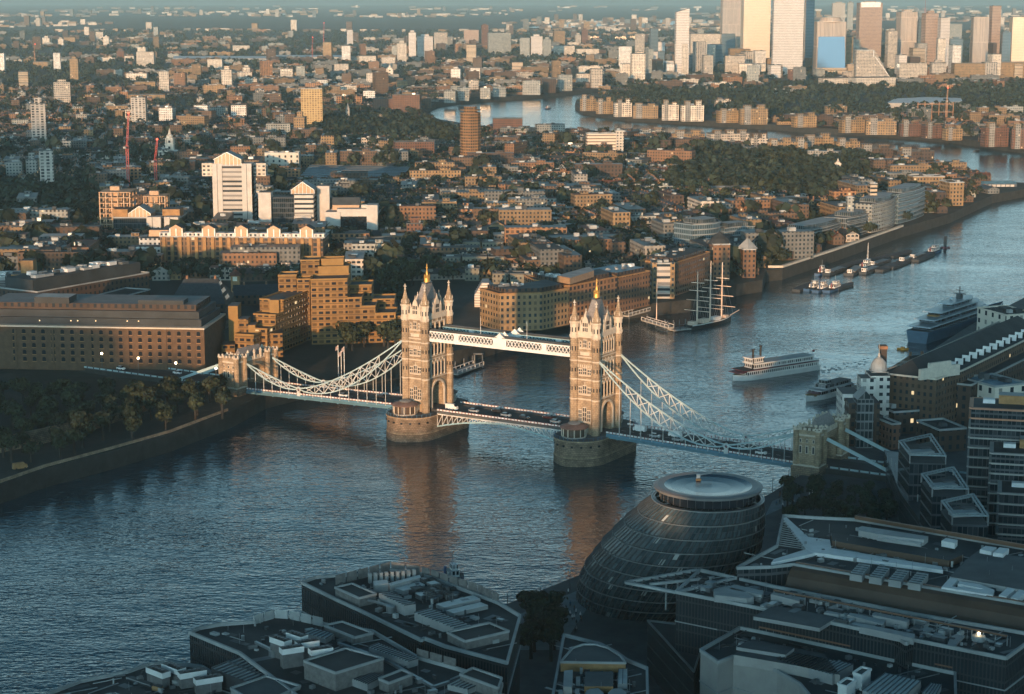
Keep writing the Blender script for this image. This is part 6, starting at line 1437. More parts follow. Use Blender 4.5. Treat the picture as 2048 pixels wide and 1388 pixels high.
# dark slated block in front of it
bld('warehouse', 'dark slate-roofed warehouse with small white dormers between the long dock building and the clock tower', 'warehouse', 338, 452, 660, 566, 34, 'dark_brick', 'slate', 0, kind='hip')
bld('warehouse', 'dark dockside inn with a long slate roof under the brick clock tower', 'warehouse', 455, 556, 612, 575, 20, 'dark_brick', 'slate', .2, kind='ridge')
def crane(label, px, yb, yt, arm=32, m_='crane_red', up=1.0):
    a = G(px, yb); h = ZAT(*a, yt)-GZ; e = empty('tower_crane', (*a, GZ), 0, label, 'crane'); w = 1.9
    b = M(); n = max(6, int(h/3))
    hm = h*.62
    for sx in (-1, 1):
        for sy in (-1, 1): b.bar((sx*w/2, sy*w/2, 0), (sx*w/2, sy*w/2, hm), .35, m_)
    for k in range(n):
        z0, z1 = hm*k/n, hm*(k+1)/n; s_ = 1 if k % 2 else -1
        b.bar((s_*w/2, -w/2, z0), (-s_*w/2, -w/2, z1), .25, m_); b.bar((-w/2, s_*w/2, z0), (-w/2, -s_*w/2, z1), .25, m_)
    b.build('mast', e); b = M(); b.box((0, 0, hm), (3, 3, 2.4), m_); b.build('cab', e)
    b = M(); L_ = h*.4*up
    for sx in (-.6, .6): b.bar((sx, 0, hm+2), (sx+1.5, 4, hm+L_), .3, m_)
    for k in range(8): z0, z1 = hm+2+(L_-2)*k/8, hm+2+(L_-2)*(k+1)/8; b.bar((-.6+1.5*k/8, 4*k/8, z0), (.6+1.5*(k+1)/8, 4*(k+1)/8, z1), .22, m_)
    b.build('jib', e); b = M(); b.box((-1, -5, hm+.5), (2.2, 5, 1.6), 'concrete'); b.bar((0, -5, hm+2), (0, 0, hm+9), .3, m_); b.build('counterweight', e)
    b = M(); b.lathe((1.5, 4, hm+L_), [(0, 0), (.9, .5), (.9, 1.2), (0, 1.7)], 'lamp_red', 8); b.build('warning_lamp', e)
    return e
crane('tall red tower crane with a red warning lamp, left one of the near pair', 258, 402, 232); crane('red tower crane right of the taller one, behind the unfinished frames', 313, 392, 283)
crane('distant orange tower crane at the upper left edge', 70, 130, 88, m_='crane_tan', up=.9); crane('distant red crane left of the ochre tower below the pale twin slabs', 625, 122, 76); crane('distant red crane behind the ochre tower, right of its twin', 648, 112, 48)
crane('thin red crane rising behind the skyscrapers at upper right', 1848, 80, -20); crane('thin pale mast crane among the peninsula trees', 1892, 246, 178, m_='crane_tan')
def gantry(label, px, yb, yt, w=5):
    a = G(px, yb); h = ZAT(*a, yt)-GZ; e = empty('gas_holder_frame', (*a, GZ), 0, label, 'steel frame')
    for k in range(6): b = M(); b.cyl((w*k*2.0-18, 0, 0), .5, h, 'crane_tan', 6); b.build('column', e)
    b = M(); b.bar((-18, 0, h*.9), (32, 0, h*.9), .5, 'crane_tan', .8); b.bar((-18, 0, h*.5), (32, 0, h*.5), .4, 'crane_tan', .6); b.build('girder', e)
gantry('rust-coloured steel frame standing among the peninsula trees', 1860, 244, 204)
# ================================================================ TREES
def leafmat(name, c):
    m, t, b = NT(name); MATS[name] = m; geo = nd(t, 'ShaderNodeNewGeometry'); tc = nd(t, 'ShaderNodeTexCoord'); oi = nd(t, 'ShaderNodeObjectInfo')
    r = geo.outputs['Random Per Island']; cc = mix(t, r, tuple(x*.45 for x in c), tuple(x*1.7 for x in c))
    n = noise(t, geo.outputs['Position'], .02, 3); cc = mix(t, ramp(t, n, .45, .65), cc, mix(t, 1.0, cc, (1.35, 1.0, .6), 'MULTIPLY'))
    cc = mix(t, 1.0, cc, mix(t, oi.outputs['Random'], (.7, .75, .7), (1.35, 1.2, 1.0)), 'MULTIPLY')
    t.links.new(cc, b.inputs['Base Color']); b.inputs['Roughness'].default_value = .8; return m
leafmat('leaves', (.020, .032, .018)); leafmat('leaves_dark', (.014, .025, .017))
def crown_mesh(seed, n=440, s=.165, flat=.85):
    r = random.Random(seed); lobes = [(r.uniform(-.5, .5), r.uniform(-.5, .5), r.uniform(-.35, .5), r.uniform(.42, .62)) for _ in range(7)]+[(0, 0, 0, .75)]
    b = M(); b.mi('leaves')
    for _ in range(n):
        lx, ly, lz, lr = r.choice(lobes); v = Vector((r.gauss(0, 1), r.gauss(0, 1), r.gauss(0, 1))).normalized(); rr = lr*r.uniform(.65, 1.05)
        p = Vector((lx, ly, lz*flat))+Vector((v.x, v.y, v.z*flat))*rr
        a = Vector((r.gauss(0, 1), r.gauss(0, 1), r.gauss(0, 1))).normalized(); nn = (v+a*.7).normalized(); x = nn.orthogonal().normalized(); y = nn.cross(x); q = s*r.uniform(.6, 1.3)
        an = r.uniform(0, 6.28); x, y = x*cos(an)+y*sin(an), y*cos(an)-x*sin(an)
        b.face([p+x*q, p+y*q*.8, p-x*q, p-y*q*.8], 'leaves')
    me = b.build('crown'); d = me.data; bpy.data.objects.remove(me); return d
CR = [crown_mesh(k) for k in range(4)]
def trunk_mesh(k):
    r = random.Random(k); b = M(); b.cyl((0, 0, -.2), .09, .9, 'trunk', 7, .06)
    for i in range(4): a = i*1.57+r.random(); b.bar((0, 0, .5), (.28*cos(a), .28*sin(a), .9+r.random()*.12), .05, 'trunk')
    o = b.build('trunk'); d = o.data; bpy.data.objects.remove(o); return d
TR = [trunk_mesh(k) for k in range(2)]
NTREE = [0]
def tree(x, y, z, H_, R_, label, group):
    k = NTREE[0]; NTREE[0] += 1
    e = empty('tree', (x, y, z), random.uniform(0, 6.28), label, 'tree', group)
    o = bpy.data.objects.new('crown', CR[k % 4]); COL.objects.link(o); o.parent = e; o.location = (0, 0, H_-R_*.82); o.scale = (R_, R_*random.uniform(.85, 1.1), R_*random.uniform(.85, 1.05))
    o = bpy.data.objects.new('trunk', TR[k % 2]); COL.objects.link(o); o.parent = e; s_ = (H_-R_)/.75; o.scale = (s_*.8, s_*.8, s_)
def inside(x, y, poly):
    c = False; j = len(poly)-1
    for i in range(len(poly)):
        xi, yi = poly[i][:2]; xj, yj = poly[j][:2]
        if (yi > y) != (yj > y) and x < (xj-xi)*(y-yi)/(yj-yi)+xi: c = not c
        j = i
    return c
def free(x, y, r=0, grid={}):
    if not grid or grid.get('n') != len(BLD):
        grid.clear(); grid['n'] = len(BLD)
        for B_ in BLD:
            R_ = B_[2]+12
            for gx in range(int((B_[0]-R_)//60), int((B_[0]+R_)//60)+1):
                for gy in range(int((B_[1]-R_)//60), int((B_[1]+R_)//60)+1): grid.setdefault((gx, gy), []).append(B_)
    for (bx_, by, br, poly) in grid.get((int(x//60), int(y//60)), ()):
        d_ = hypot(x-bx_, y-by)
        if d_ > br+r: continue
        if inside(x, y, poly): return False
        if r:
            for a_ in range(6):
                if inside(x+r*cos(a_*1.047), y+r*sin(a_*1.047), poly): return False
    return True
random.seed(21)
TP = []
def grove(n, xr, yr, hr_, label, group, z=GZ, mind=6.0, ok=None, poly=None):
    c_ = 0; tries = 0
    while c_ < n and tries < n*30:
        tries += 1; px, py = random.uniform(*xr), random.uniform(*yr); x, y = G(px, py, z)
        if ok and not ok(px, py): continue
        if not free(x, y, 3.2): continue
        if poly and not inside(x, y, poly): continue
        if any(abs(x-a) < mind and abs(y-q) < mind for a, q in TP): continue
        H_ = random.uniform(*hr_); tree(x, y, z, H_, H_*random.uniform(.36, .48), label, group); TP.append((x, y)); c_ += 1
# the quay in front of the arched-window warehouse
def quay_ok(px, py): return py < 955-(px*.262)-6 and (py > 795)
grove(70, (-30, 455), (795, 930), (8.5, 12.5), 'dark plane tree on the old fortress quay below the approach road at lower left', 'trees on the fortress quay', mind=7.5, ok=quay_ok)
grove(30, (1570, 1775), (990, 1070), (6, 9), 'dark tree in the small park between the round glass hall and the lattice-roofed flats', 'trees in the riverside park')
grove(10, (1060, 1120), (1245, 1330), (8, 11), 'small dark tree on the walk between the wedge-ended office and the bow-fronted office', 'trees on the riverside walk', mind=5)
grove(9, (690, 800), (660, 705), (11, 15), 'dark tree in the hotel garden behind the left bridge chain', 'trees in the hotel garden')
grove(34, (655, 830), (505, 620), (11, 16), 'dark tree in the dock basin gardens right of the ochre hotel', 'trees behind the hotel')
grove(70, (740, 1360), (430, 560), (9, 14), 'dark tree between the marina houses and the river wharfs', 'trees among the marina houses', mind=8)
grove(50, (1300, 1620), (330, 420), (11, 16), 'dark park tree beside the sports field on the far bank', 'park trees beside the sports field', mind=9)
grove(24, (60, 420), (420, 545), (11, 16), 'dark tree between the dock buildings left of the white towers', 'trees left of the white towers', mind=9)
# fortress wall seen between the trees
b = M(); pr = [(0, 905), (150, 872), (300, 818)]
for p, q in zip(pr, pr[1:]): a_, c_ = G(*p), G(*q); b.bar((*a_, 7), (*c_, 7), 1.5, 'stone_pier', 6)
o = b.build('fortress_wall'); tag(o, 'old grey stone wall half hidden behind the quay trees', 'wall'); 
# ---------------------------------------------------------------- bulk woods and housing (numpy)
import numpy as np
rg = np.random.default_rng(4)
def bulk_trees(name, pts, nleaf, mname):
    """pts: list of x, y, z, R, H"""
    P = np.array(pts); n = len(P); k = nleaf
    v = rg.normal(size=(n, k, 3)); v /= np.linalg.norm(v, axis=2, keepdims=True); v[:, :, 2] = np.abs(v[:, :, 2])*1.0-.25
    rr = rg.uniform(.55, 1.08, (n, k, 1)); off = v*rr*P[:, None, 3:4]
    c = P[:, None, :3]+off; c[:, :, 2] += (P[:, 4]-P[:, 3]*.8)[:, None]
    x = rg.normal(size=(n, k, 3)); x -= (x*v).sum(2, keepdims=True)*v*.6; x /= np.linalg.norm(x, axis=2, keepdims=True); y = np.cross(v, x); y /= np.linalg.norm(y, axis=2, keepdims=True)+1e-9
    s = P[:, None, 3:4]*rg.uniform(.22, .42, (n, k, 1)); x *= s; y *= s
    V = np.stack([c+x, c+y, c-x, c-y], 2).reshape(-1, 3); N_ = n*k
    me = bpy.data.meshes.new(name); me.vertices.add(len(V)); me.vertices.foreach_set('co', V.ravel()); me.loops.add(N_*4); me.loops.foreach_set('vertex_index', np.arange(N_*4)); me.polygons.add(N_); me.polygons.foreach_set('loop_start', np.arange(N_)*4); me.polygons.foreach_set('loop_total', np.full(N_, 4))
    me.materials.append(MATS[mname]); me.update(); me.validate(); o = bpy.data.objects.new(name, me); COL.objects.link(o); o['kind'] = 'stuff'; return o
LAND = [north, roth]
def onland(x, y, m=6):
    for P_ in LAND:
        if inside(x, y, P_) and inside(x+m, y-m, P_) and inside(x-m, y+m, P_): return True
    return False
WEDGE = [(840, 216), (900, 240), (960, 240), (1000, 243), (1060, 250), (1150, 246), (1250, 250), (1400, 267), (1500, 271), (1650, 280), (1785, 302), (1900, 317), (1960, 344), (2040, 361), (2200, 366)]
def hides(x, y, top):       # would its top stand in front of the open reach?
    px, py = PJ(x, y, GZ); tx, ty = PJ(x, y, GZ+top)
    if px < 840: return False
    for (a_, p_), (b_, q_) in zip(WEDGE, WEDGE[1:]):
        if a_ <= px < b_:
            w_ = p_+(q_-p_)*(px-a_)/(b_-a_); return py > w_ and ty < w_
    return False
def woods(px, py):      # where the photo is solid trees
    px += 60*mnoise.noise(Vector((px*.012, py*.03, 1.7))); py += 16*mnoise.noise(Vector((px*.015, py*.03, 5.7)))
    return (640 < px < 850 and 222 < py < 285) or (1330 < px < 1760 and 305 < py < 400) or (px > 1230 and 172 < py < 240 and py > 165) or (850 < px < 930 and 235 < py < 300) or (0 < px < 200 and 385 < py < 470)
def built(px, py): return (690 < px < 900 and 370 < py < 450) or (1150 < px < 1560 and 395 < py < 455)
HB = {}
def sep(x, y, d):
    g_ = (int(x//d), int(y//d))
    for i in (-1, 0, 1):
        for j in (-1, 0, 1):
            for (a_, q_, dd) in HB.get((g_[0]+i, g_[1]+j, d), ()):
                if abs(a_-x) < dd and abs(q_-y) < dd: return False
    HB.setdefault((*g_, d), []).append((x, y, d)); return True
random.seed(77)
def house(b, x, y, z, L, Wd, h, rz, wall, roof, kind, rw=None):
    ca, sa = cos(rz), sin(rz); P = [(x+a_*ca-q_*sa, y+a_*sa+q_*ca) for a_, q_ in ((-L/2, -Wd/2), (L/2, -Wd/2), (L/2, Wd/2), (-L/2, Wd/2))]
    if kind == 'flat':
        b.prism(P, z, z+h, wall, roof)
        if L > 12: b.box((x+L*.2*ca, y+L*.2*sa, z+h), (L*.2, Wd*.35, 2.2), wall, rz=rz, top=roof, bottom=False)
        if L > 20: b.box((x-L*.25*ca, y-L*.25*sa, z+h), (L*.12, Wd*.25, 1.4), 'roof_light', rz=rz, bottom=False)
    else:
        b.prism(P, z, z+h*.68, wall, roof); b.gable(P, z+h*.68, h*.36, roof, wall)
        for k in (-.35, 0, .35): b.box((x+L*k*ca, y+L*k*sa, z+h*.8), (1.0, .8, h*.36), 'brick_plain', rz=rz, bottom=False)
WL = ['house_brown']*6+['house_ochre']*4+['house_grey']*4+['house_pale']*1+['brick_windows', 'brick_windows', 'brick_yellow', 'concrete_grid', 'grey_flats', 'dark_brick', 'dark_brick', 'balcony_brick']
RF = ['slate']*4+['roof_dark', 'roof_grey', 'roof_grey', 'roof_red', 'roof_light']
ANG = [.2, .2, -.35, .05, .2+pi/2, -.35+pi/2, .45]
def streetang(x, y): return ANG[int((mnoise.noise(Vector((x*.0022, y*.0016, 3.3)))+1)*3.49) % 7]+random.choice([0, 0, 0, pi/2])*1.0
near_h = []; far_b = M(); nt_ = []
for _ in range(4200):                                  # housing 1 - 3.5 km
    px = random.uniform(-60, 2110); py = 175+(560-175)*random.random()**1.15; x, y = G(px, py)
    if y > 4200 or woods(px, py) and random.random() < .93: continue
    L = random.uniform(11, 30); Wd = random.uniform(8, 12); big = random.random() < .2
    if big: L, Wd = random.uniform(24, 50), random.uniform(11, 16)
    r_ = L*.5
    if not onland(x, y, 8) or not free(x, y, r_*.8) or not sep(x, y, L*.62 if not built(px, py) else 11.0): continue
    if hypot(x, y-1060) < 60: continue
    h = random.uniform(5.5, 9) if not big else random.uniform(10, 20)
    kind = 'flat' if big or random.random() < .35 else 'gable'
    if hides(x, y, h+2): continue
    sa_ = streetang(x, y); wl_ = random.choice(WL); rf_ = random.choice(RF) if kind == 'flat' else random.choice(RF[:4]+['roof_red', 'slate'])
    near_h.append((y/(L+h), x, y, L, Wd, h, sa_, wl_, rf_, kind, px, py))
    if not big:
        for k_ in range(1, random.choice([1, 2, 4, 5])):         # the row goes on along its street
            xx, yy = x+cos(sa_)*(L+.15)*k_, y+sin(sa_)*(L+.15)*k_
            if not onland(xx, yy, 8) or not free(xx, yy, L*.4) or hides(xx, yy, h+2): break
            sep(xx, yy, L*.62); hh_ = h*random.uniform(.93, 1.08); q_ = PJ(xx, yy, GZ)
            near_h.append((yy/(L+h), xx, yy, L, Wd, hh_, sa_, wl_ if random.random() < .75 else random.choice(WL), rf_, kind, q_[0], q_[1]))
near_h.sort()
PHR = {'house_brown': 'dark brown', 'house_ochre': 'dull ochre', 'house_grey': 'dark grey', 'house_pale': 'pale', 'brick_windows': 'brown brick', 'brick_yellow': 'ochre brick', 'brick_red': 'red brick', 'concrete_grid': 'stone-coloured', 'cream_grid': 'cream', 'white_grid': 'white', 'grey_flats': 'grey', 'dark_brick': 'dark brick', 'balcony_brick': 'balconied brick'}
for i, (_, x, y, L, Wd, h, rz, wl, rf, kd, px, py) in enumerate(near_h):
    if i < 90:
        e = empty('house', (x, y, GZ), rz); b = M()
        P = [(-L/2, -Wd/2), (L/2, -Wd/2), (L/2, Wd/2), (-L/2, Wd/2)]; b.prism(P, 0, h if kd == 'flat' else h*.68, wl, rf); b.build('wall', e)
        b = M()
        if kd == 'flat': clutter(b, P, h, 3); b.build('roof_plant', e)
        else:
            b.gable(P, h*.68, h*.36, rf, wl); ro = b.build('roof', e); b = M()
            for k in (-.35, .3): b.box((L*k, 0, h*.8), (1.1, .9, h*.36), 'brick_plain')
            b.build('chimney', ro)
        desc(e, PHR[wl]+(' flat-roofed house' if kd == 'flat' else ' gabled house'), px, py-8, 'house', 'low houses of the far bank')
    else: house(far_b, x, y, GZ, L, Wd, h, rz, wl, rf, kd)
for _ in range(1900):                                   # 4 - 9 km
    px = random.uniform(-60, 2110); py = 62+(190-62)*random.random()**.8; x, y = G(px, py)
    if woods(px, py) and random.random() < .96: continue
    L = random.uniform(18, 60); Wd = random.uniform(12, 24); h = random.uniform(7, 16) if random.random() < .93 else random.uniform(20, 42)
    if h > 20: L = random.uniform(16, 26)
    if not onland(x, y, 14) or not free(x, y, L*.5) or not sep(x, y, 40.0): continue
    if (mnoise.noise(Vector((x*.0012, y*.0012, 9.1))) < -.12): continue
    house(far_b, x, y, GZ, L, Wd, h, .1+random.choice([0, .25, -.2]), random.choice(WL+WL+['cream_grid', 'concrete_grid', 'house_pale']), random.choice(RF+['roof_mid']), 'flat')
for _ in range(2600):                                   # 9 - 30 km
    px = random.uniform(-60, 2110); py = 13+(64-13)*random.random()**.75; x, y = G(px, py)
    if y > FAR*.9 or (mnoise.noise(Vector((x*.0006, y*.0004, 4.1))) < .0): continue
    s_ = y/9000; L = random.uniform(10, 45)*s_; h = random.uniform(7, 14)*s_**.5 if random.random() < .93 else random.uniform(30, 60)
    if h > 25: L = 28
    P = [(x-L/2, y), (x+L/2, y), (x+L/2, y+30), (x-L/2, y+30)]; far_b.prism(P, GZ, GZ+h, random.choice(['concrete_grid', 'cream_grid', 'brick_yellow', 'house_brown', 'house_grey', 'house_brown']), random.choice(['roof_dark', 'roof_grey', 'slate']))
o = far_b.build('distant_housing'); o['kind'] = 'stuff'
pts = []
for t_ in near_h:                                       # garden and street trees on the river side of the houses
    if random.random() < .85:
        for k_ in range(random.choice([1, 2, 2])):
            x, y, h = t_[1]+random.uniform(-.5, .5)*t_[3], t_[2]-t_[4]*.5-random.uniform(2.5, 7), t_[5]
            if not free(x, y, 1.5) or not onland(x, y, 5): continue
            H_ = h*random.uniform(.7, 1.15)+1.5
            if not hides(x, y, H_*1.1): pts.append((x, y, GZ, H_*random.uniform(.42, .6), H_))
for _ in range(26000):
    px = random.uniform(-80, 2130); py = 62+(560-62)*random.random()**1.3; x, y = G(px, py); w_ = woods(px, py)
    if px > 1900 and 345 < py < 392: continue
    if y > 9500 or not onland(x, y, 6) or (not w_ and random.random() < (.35 if py > 190 else .03)): continue
    H_ = random.uniform(6, 11) if not w_ else random.uniform(9, 15)
    if not free(x, y, 2.5): continue
    if built(px, py) and random.random() < .5: continue
    if 1112 < px < 1160 and 400 < py < 465: continue
    if 1335 < px < 1535 and 388 < py < 412: continue
    if y > 4500: H_ *= 1.25
    if hides(x, y, H_*1.2): continue
    pts.append((x, y, GZ, H_*random.uniform(.45, .62)*(1.0 if y < 3500 else 1.5), H_))
bulk_trees('distant_woodland', [p for p in pts if p[1] < 2400], 34, 'leaves_dark'); bulk_trees('far_woodland', [p for p in pts if p[1] >= 2400], 16, 'leaves_dark')
# ================================================================ BOATS
def hull(b, L, Wd, H_, m_, deck='wood_deck', bow=.35, stern=.8, z=-.4, n=12, band=None):
    st = []
    for k in range(n+1):
        t_ = k/n; w = Wd/2*min(1, (stern+(1-stern)*min(1, t_/.2)))*(1 if t_ < 1-bow else max(0.02, 1-((t_-(1-bow))/bow)**1.8)); sh = H_*(1+.25*max(0, (t_-.6)/.4)**2+.06*max(0, (.15-t_)/.15)); st.append((-L/2+L*t_, w, sh))
    for (x0, w0, h0), (x1, w1, h1) in zip(st, st[1:]):
        for s_ in (-1, 1):
            q = [(x0, s_*w0*.82, z), (x1, s_*w1*.8, z), (x1, s_*w1, h1), (x0, s_*w0, h0)]
            b.face(q if s_ < 0 else q[::-1], m_)
            if band: q = [(x0, s_*w0*1.01, h0-.35), (x1, s_*w1*1.01, h1-.35), (x1, s_*w1*1.01, h1+.1), (x0, s_*w0*1.01, h0+.1)]; b.face(q if s_ < 0 else q[::-1], band)
        b.face([(x0, -w0, h0*.93), (x1, -w1, h1*.93), (x1, w1, h1*.93), (x0, w0, h0*.93)], deck)
    x0, w0, h0 = st[0]; b.face([(x0, w0*.82, z), (x0, -w0*.82, z), (x0, -w0, h0), (x0, w0, h0)], m_)
def place(name, label, cat, pa, pb, group=None, z=WZ):
    a_, q_ = Vector(G(*pa, z)), Vector(G(*pb, z)); d_ = q_-a_; c_ = (a_+q_)/2; return empty(name, (c_.x, c_.y, z), atan2(d_.y, d_.x), label, cat, group), d_.length
def mk(name, par, f, **k):
    b = M(); f(b); return b.build(name, par, **k)
# stern point first, bow point second
e, L = place('sailing_ship', 'three-masted tall ship with bare pale masts moored by the far pontoon', 'sailing ship', (1376, 660), (1462, 641)); L = max(L, 30)
Wd = 7.5
mk('hull', e, lambda b: hull(b, L, Wd, 2.6, 'black', bow=.4, band='white_paint'))
mk('bowsprit', e, lambda b: b.bar((L/2-1, 0, 3.3), (L/2+8, 0, 5.2), .35, 'mast_wood'))
for k, (x, h) in enumerate(((-L*.30, 30), (-L*.0, 35), (L*.27, 33))):
    o = mk('mast', e, lambda b: b.cyl((x, 0, 2), .55, h, 'mast_wood', 7, .25))
    for j, (z, w) in enumerate(((10, 9), (16, 7.6), (21.5, 6), (26, 4.5))): mk('yard', o, lambda b: b.bar((x+.3, -w, z), (x+.3, w, z-.4), .34, 'mast_wood'))
    def rig(b):
        for sy in (-1, 1):
            for dx in (-2.5, 0, 2.5): b.bar((x+dx, sy*Wd*.48, 2.6), (x, 0, h*.72), .07, 'metal')
        b.bar((x, 0, h), (x+L*.27, 0, 4), .07, 'metal')
    mk('rigging', o, rig)
mk('deckhouse', e, lambda b: (b.box((-L*.15, 0, 2.4), (6, 3.6, 2.2), 'mast_wood'), b.box((L*.14, 0, 2.4), (5, 3.4, 2), 'white_paint'), b.box((-L*.4, 0, 2.4), (4, 4, 2), 'mast_wood'), b.box((L*.36, 0, 2.6), (3, 2.5, 1.5), 'mast_wood')))
# paddle steamer
e, L = place('river_boat', 'white two-decked river steamer with two black funnels heading left under way', 'boat', (1628, 737), (1465, 762)); Wd = 10.5
mk('hull', e, lambda b: hull(b, L, Wd, 2.4, 'white_hull', bow=.18, stern=.9))
mk('lower_cabin', e, lambda b: b.box((-L*.03, 0, 2.2), (L*.84, Wd*.86, 2.6), 'boat_cabin', top='roof_dark')); mk('deck_rail', e, lambda b: b.box((-L*.02, 0, 4.8), (L*.9, Wd, .35), 'panel_red', top='roof_dark'))
mk('upper_cabin', e, lambda b: b.box((-L*.06, 0, 5.1), (L*.72, Wd*.7, 2.5), 'boat_cabin', top='roof_light')); mk('upper_roof', e, lambda b: b.box((-L*.06, 0, 7.6), (L*.76, Wd*.8, .3), 'white_paint', top='roof_light'))
mk('wheelhouse', e, lambda b: (b.box((L*.25, 0, 7.9), (8, 5.5, 2.4), 'boat_cabin', top='white_paint'), b.box((L*.25, 0, 10.3), (9, 6.3, .25), 'white_paint')))
for sx in (L*.30, L*.13): mk('funnel', e, lambda b: (b.cyl((sx, 2.4 if sx > L*.2 else -2.4, 5), .55, 10, 'black', 10), b.cyl((sx, 2.4 if sx > L*.2 else -2.4, 14.6), .85, .5, 'black', 10)))
mk('gangway', e, lambda b: (b.box((L*.44, 0, 4.0), (L*.1, Wd*.7, .4), 'panel_red'), b.box((-L*.46, 0, 2.3), (L*.07, Wd*.7, 3.4), 'white_paint')))
mk('flagstaff', e, lambda b: (b.cyl((-L*.47, 0, 4), .08, 6, 'white_paint', 5), b.box((-L*.47-.9, 0, 8.6), (1.8, .1, 1.1), 'panel_red')))
b = M()
for k in range(46):
    x, y = G(1635+k*2.2+random.uniform(-3, 3), 742-k*.42+random.uniform(-7, 7), WZ); b.cyl((x, y, WZ+.02), random.uniform(.3, 1.1), .05, 'foam', 6)
o = b.build('wake_foam'); o['kind'] = 'stuff'
# modern cruiser
e, L = place('river_boat', 'white and glass passenger catamaran below the paddle-style steamer', 'boat', (1703, 778), (1612, 803)); Wd = 9
mk('hull', e, lambda b: hull(b, L, Wd, 2.2, 'white_hull', bow=.3)); mk('lower_cabin', e, lambda b: b.box((-L*.04, 0, 2), (L*.7, Wd*.82, 2.3), 'boat_cabin_dark', top='roof_light')); mk('upper_cabin', e, lambda b: b.box((-L*.08, 0, 4.3), (L*.55, Wd*.72, 1.9), 'boat_cabin_dark', top='roof_grey')); mk('wheelhouse', e, lambda b: b.box((L*.1, 0, 6.2), (4, 4, 1.8), 'boat_cabin_dark', top='white_paint'))
mk('foredeck', e, lambda b: (b.box((L*.33, 0, 2.1), (L*.16, Wd*.6, .5), 'brick_orange'), b.box((L*.33, 0, 3.2), (L*.14, Wd*.66, .2), 'panel_red')))
# big blue yacht
e, L = place('motor_yacht', 'huge dark blue motor yacht with stacked decks, moored at the right', 'yacht', (1834, 686), (2005, 628)); Wd = 14
mk('hull', e, lambda b: hull(b, L, Wd, 6.2, 'yacht_blue', 'roof_grey', bow=.4, stern=.92))
for k, (xa, xb, z, w) in enumerate(((-.44, .26, 6.2, 12), (-.38, .20, 9.2, 11), (-.30, .14, 12.0, 9.6), (-.16, .08, 14.6, 7.4))):
    def deck(b):
        A_ = [(L*xa, -w/2), (L*(xb-.08), -w/2), (L*xb, -w*.2), (L*xb, w*.2), (L*(xb-.08), w/2), (L*xa, w/2)]; b.prism(A_, z, z+2.1, 'yacht_glass', 'yacht_roof')
    o = mk('cabin', e, deck)
    def slab(b): b.prism([(L*(xa-.05), -w/2-.6), (L*(xb-.04), -w/2-.6), (L*(xb+.03), 0), (L*(xb-.04), w/2+.6), (L*(xa-.05), w/2+.6)], z+2.1, z+2.75, 'yacht_trim', 'yacht_roof', bottom=True)
    mk('deck_slab', o, slab)
mk('mast', e, lambda b: (b.box((-L*.04, 0, 17), (4, 2.4, 3.4), 'metal_dark'), b.box((-L*.04, 0, 20), (1.2, 7, .5), 'metal_dark'), b.cyl((-L*.04, 0, 20), .3, 4.5, 'metal_dark', 6), b.box((-L*.04, 0, 22), (.6, 4, .3), 'metal_dark'))); mk('radar_dome', e, lambda b: b.lathe((-L*.1, 2, 17.3), [(0, 0), (1, .5), (1, 1.3), (0, 1.9)], 'yacht_trim', 8))
mk('stern_lounge', e, lambda b: b.box((-L*.33, 0, 12.0), (4, 6, .8), 'brick_orange'))
e, L = place('life_boat', 'small orange boat floating behind the stern of the blue yacht', 'boat', (1797, 699), (1814, 700)); mk('hull', e, lambda b: hull(b, 6, 2.3, .9, 'orange_boat')); mk('cabin', e, lambda b: b.box((0, 0, .8), (2, 1.4, .9), 'orange_boat', top='white_paint'))
# moored barges, tugs and lighters
BG = 'working boats moored in midstream'
def barge(pa, pb, Wd, kind, label, H_=1.6):
    e, L = place('barge' if kind < 2 else 'tug_boat', label, 'boat', pa, pb, BG); col = ['barge_dark', 'barge_dark', 'hull_blue', 'hull_blue'][kind]
    mk('hull', e, lambda b: hull(b, L, Wd, H_, col, 'barge_deck' if kind < 2 else 'roof_grey', bow=.25))
    if kind == 1: mk('hatch', e, lambda b: [b.box((L*(-.25+.17*k), 0, H_), (L*.14, Wd*.7, .8), 'metal_dark') for k in range(4)]); mk('wheelhouse', e, lambda b: b.box((-L*.4, 0, H_), (3, 3, 2.4), 'boat_cabin', top='roof_grey'))
    if kind >= 2: mk('wheelhouse', e, lambda b: (b.box((L*.08, 0, H_), (L*.4, Wd*.6, 2.0), 'boat_cabin', top='roof_light'), b.box((L*.14, 0, H_+2), (L*.2, Wd*.45, 1.9), 'boat_cabin', top='white_paint'))); mk('funnel', e, lambda b: b.cyl((-L*.15, 0, H_), .5, 3.4, 'panel_red' if kind == 2 else 'hull_blue', 8)); mk('mast', e, lambda b: b.cyl((L*.1, 0, H_+3.8), .1, 4, 'metal', 5))
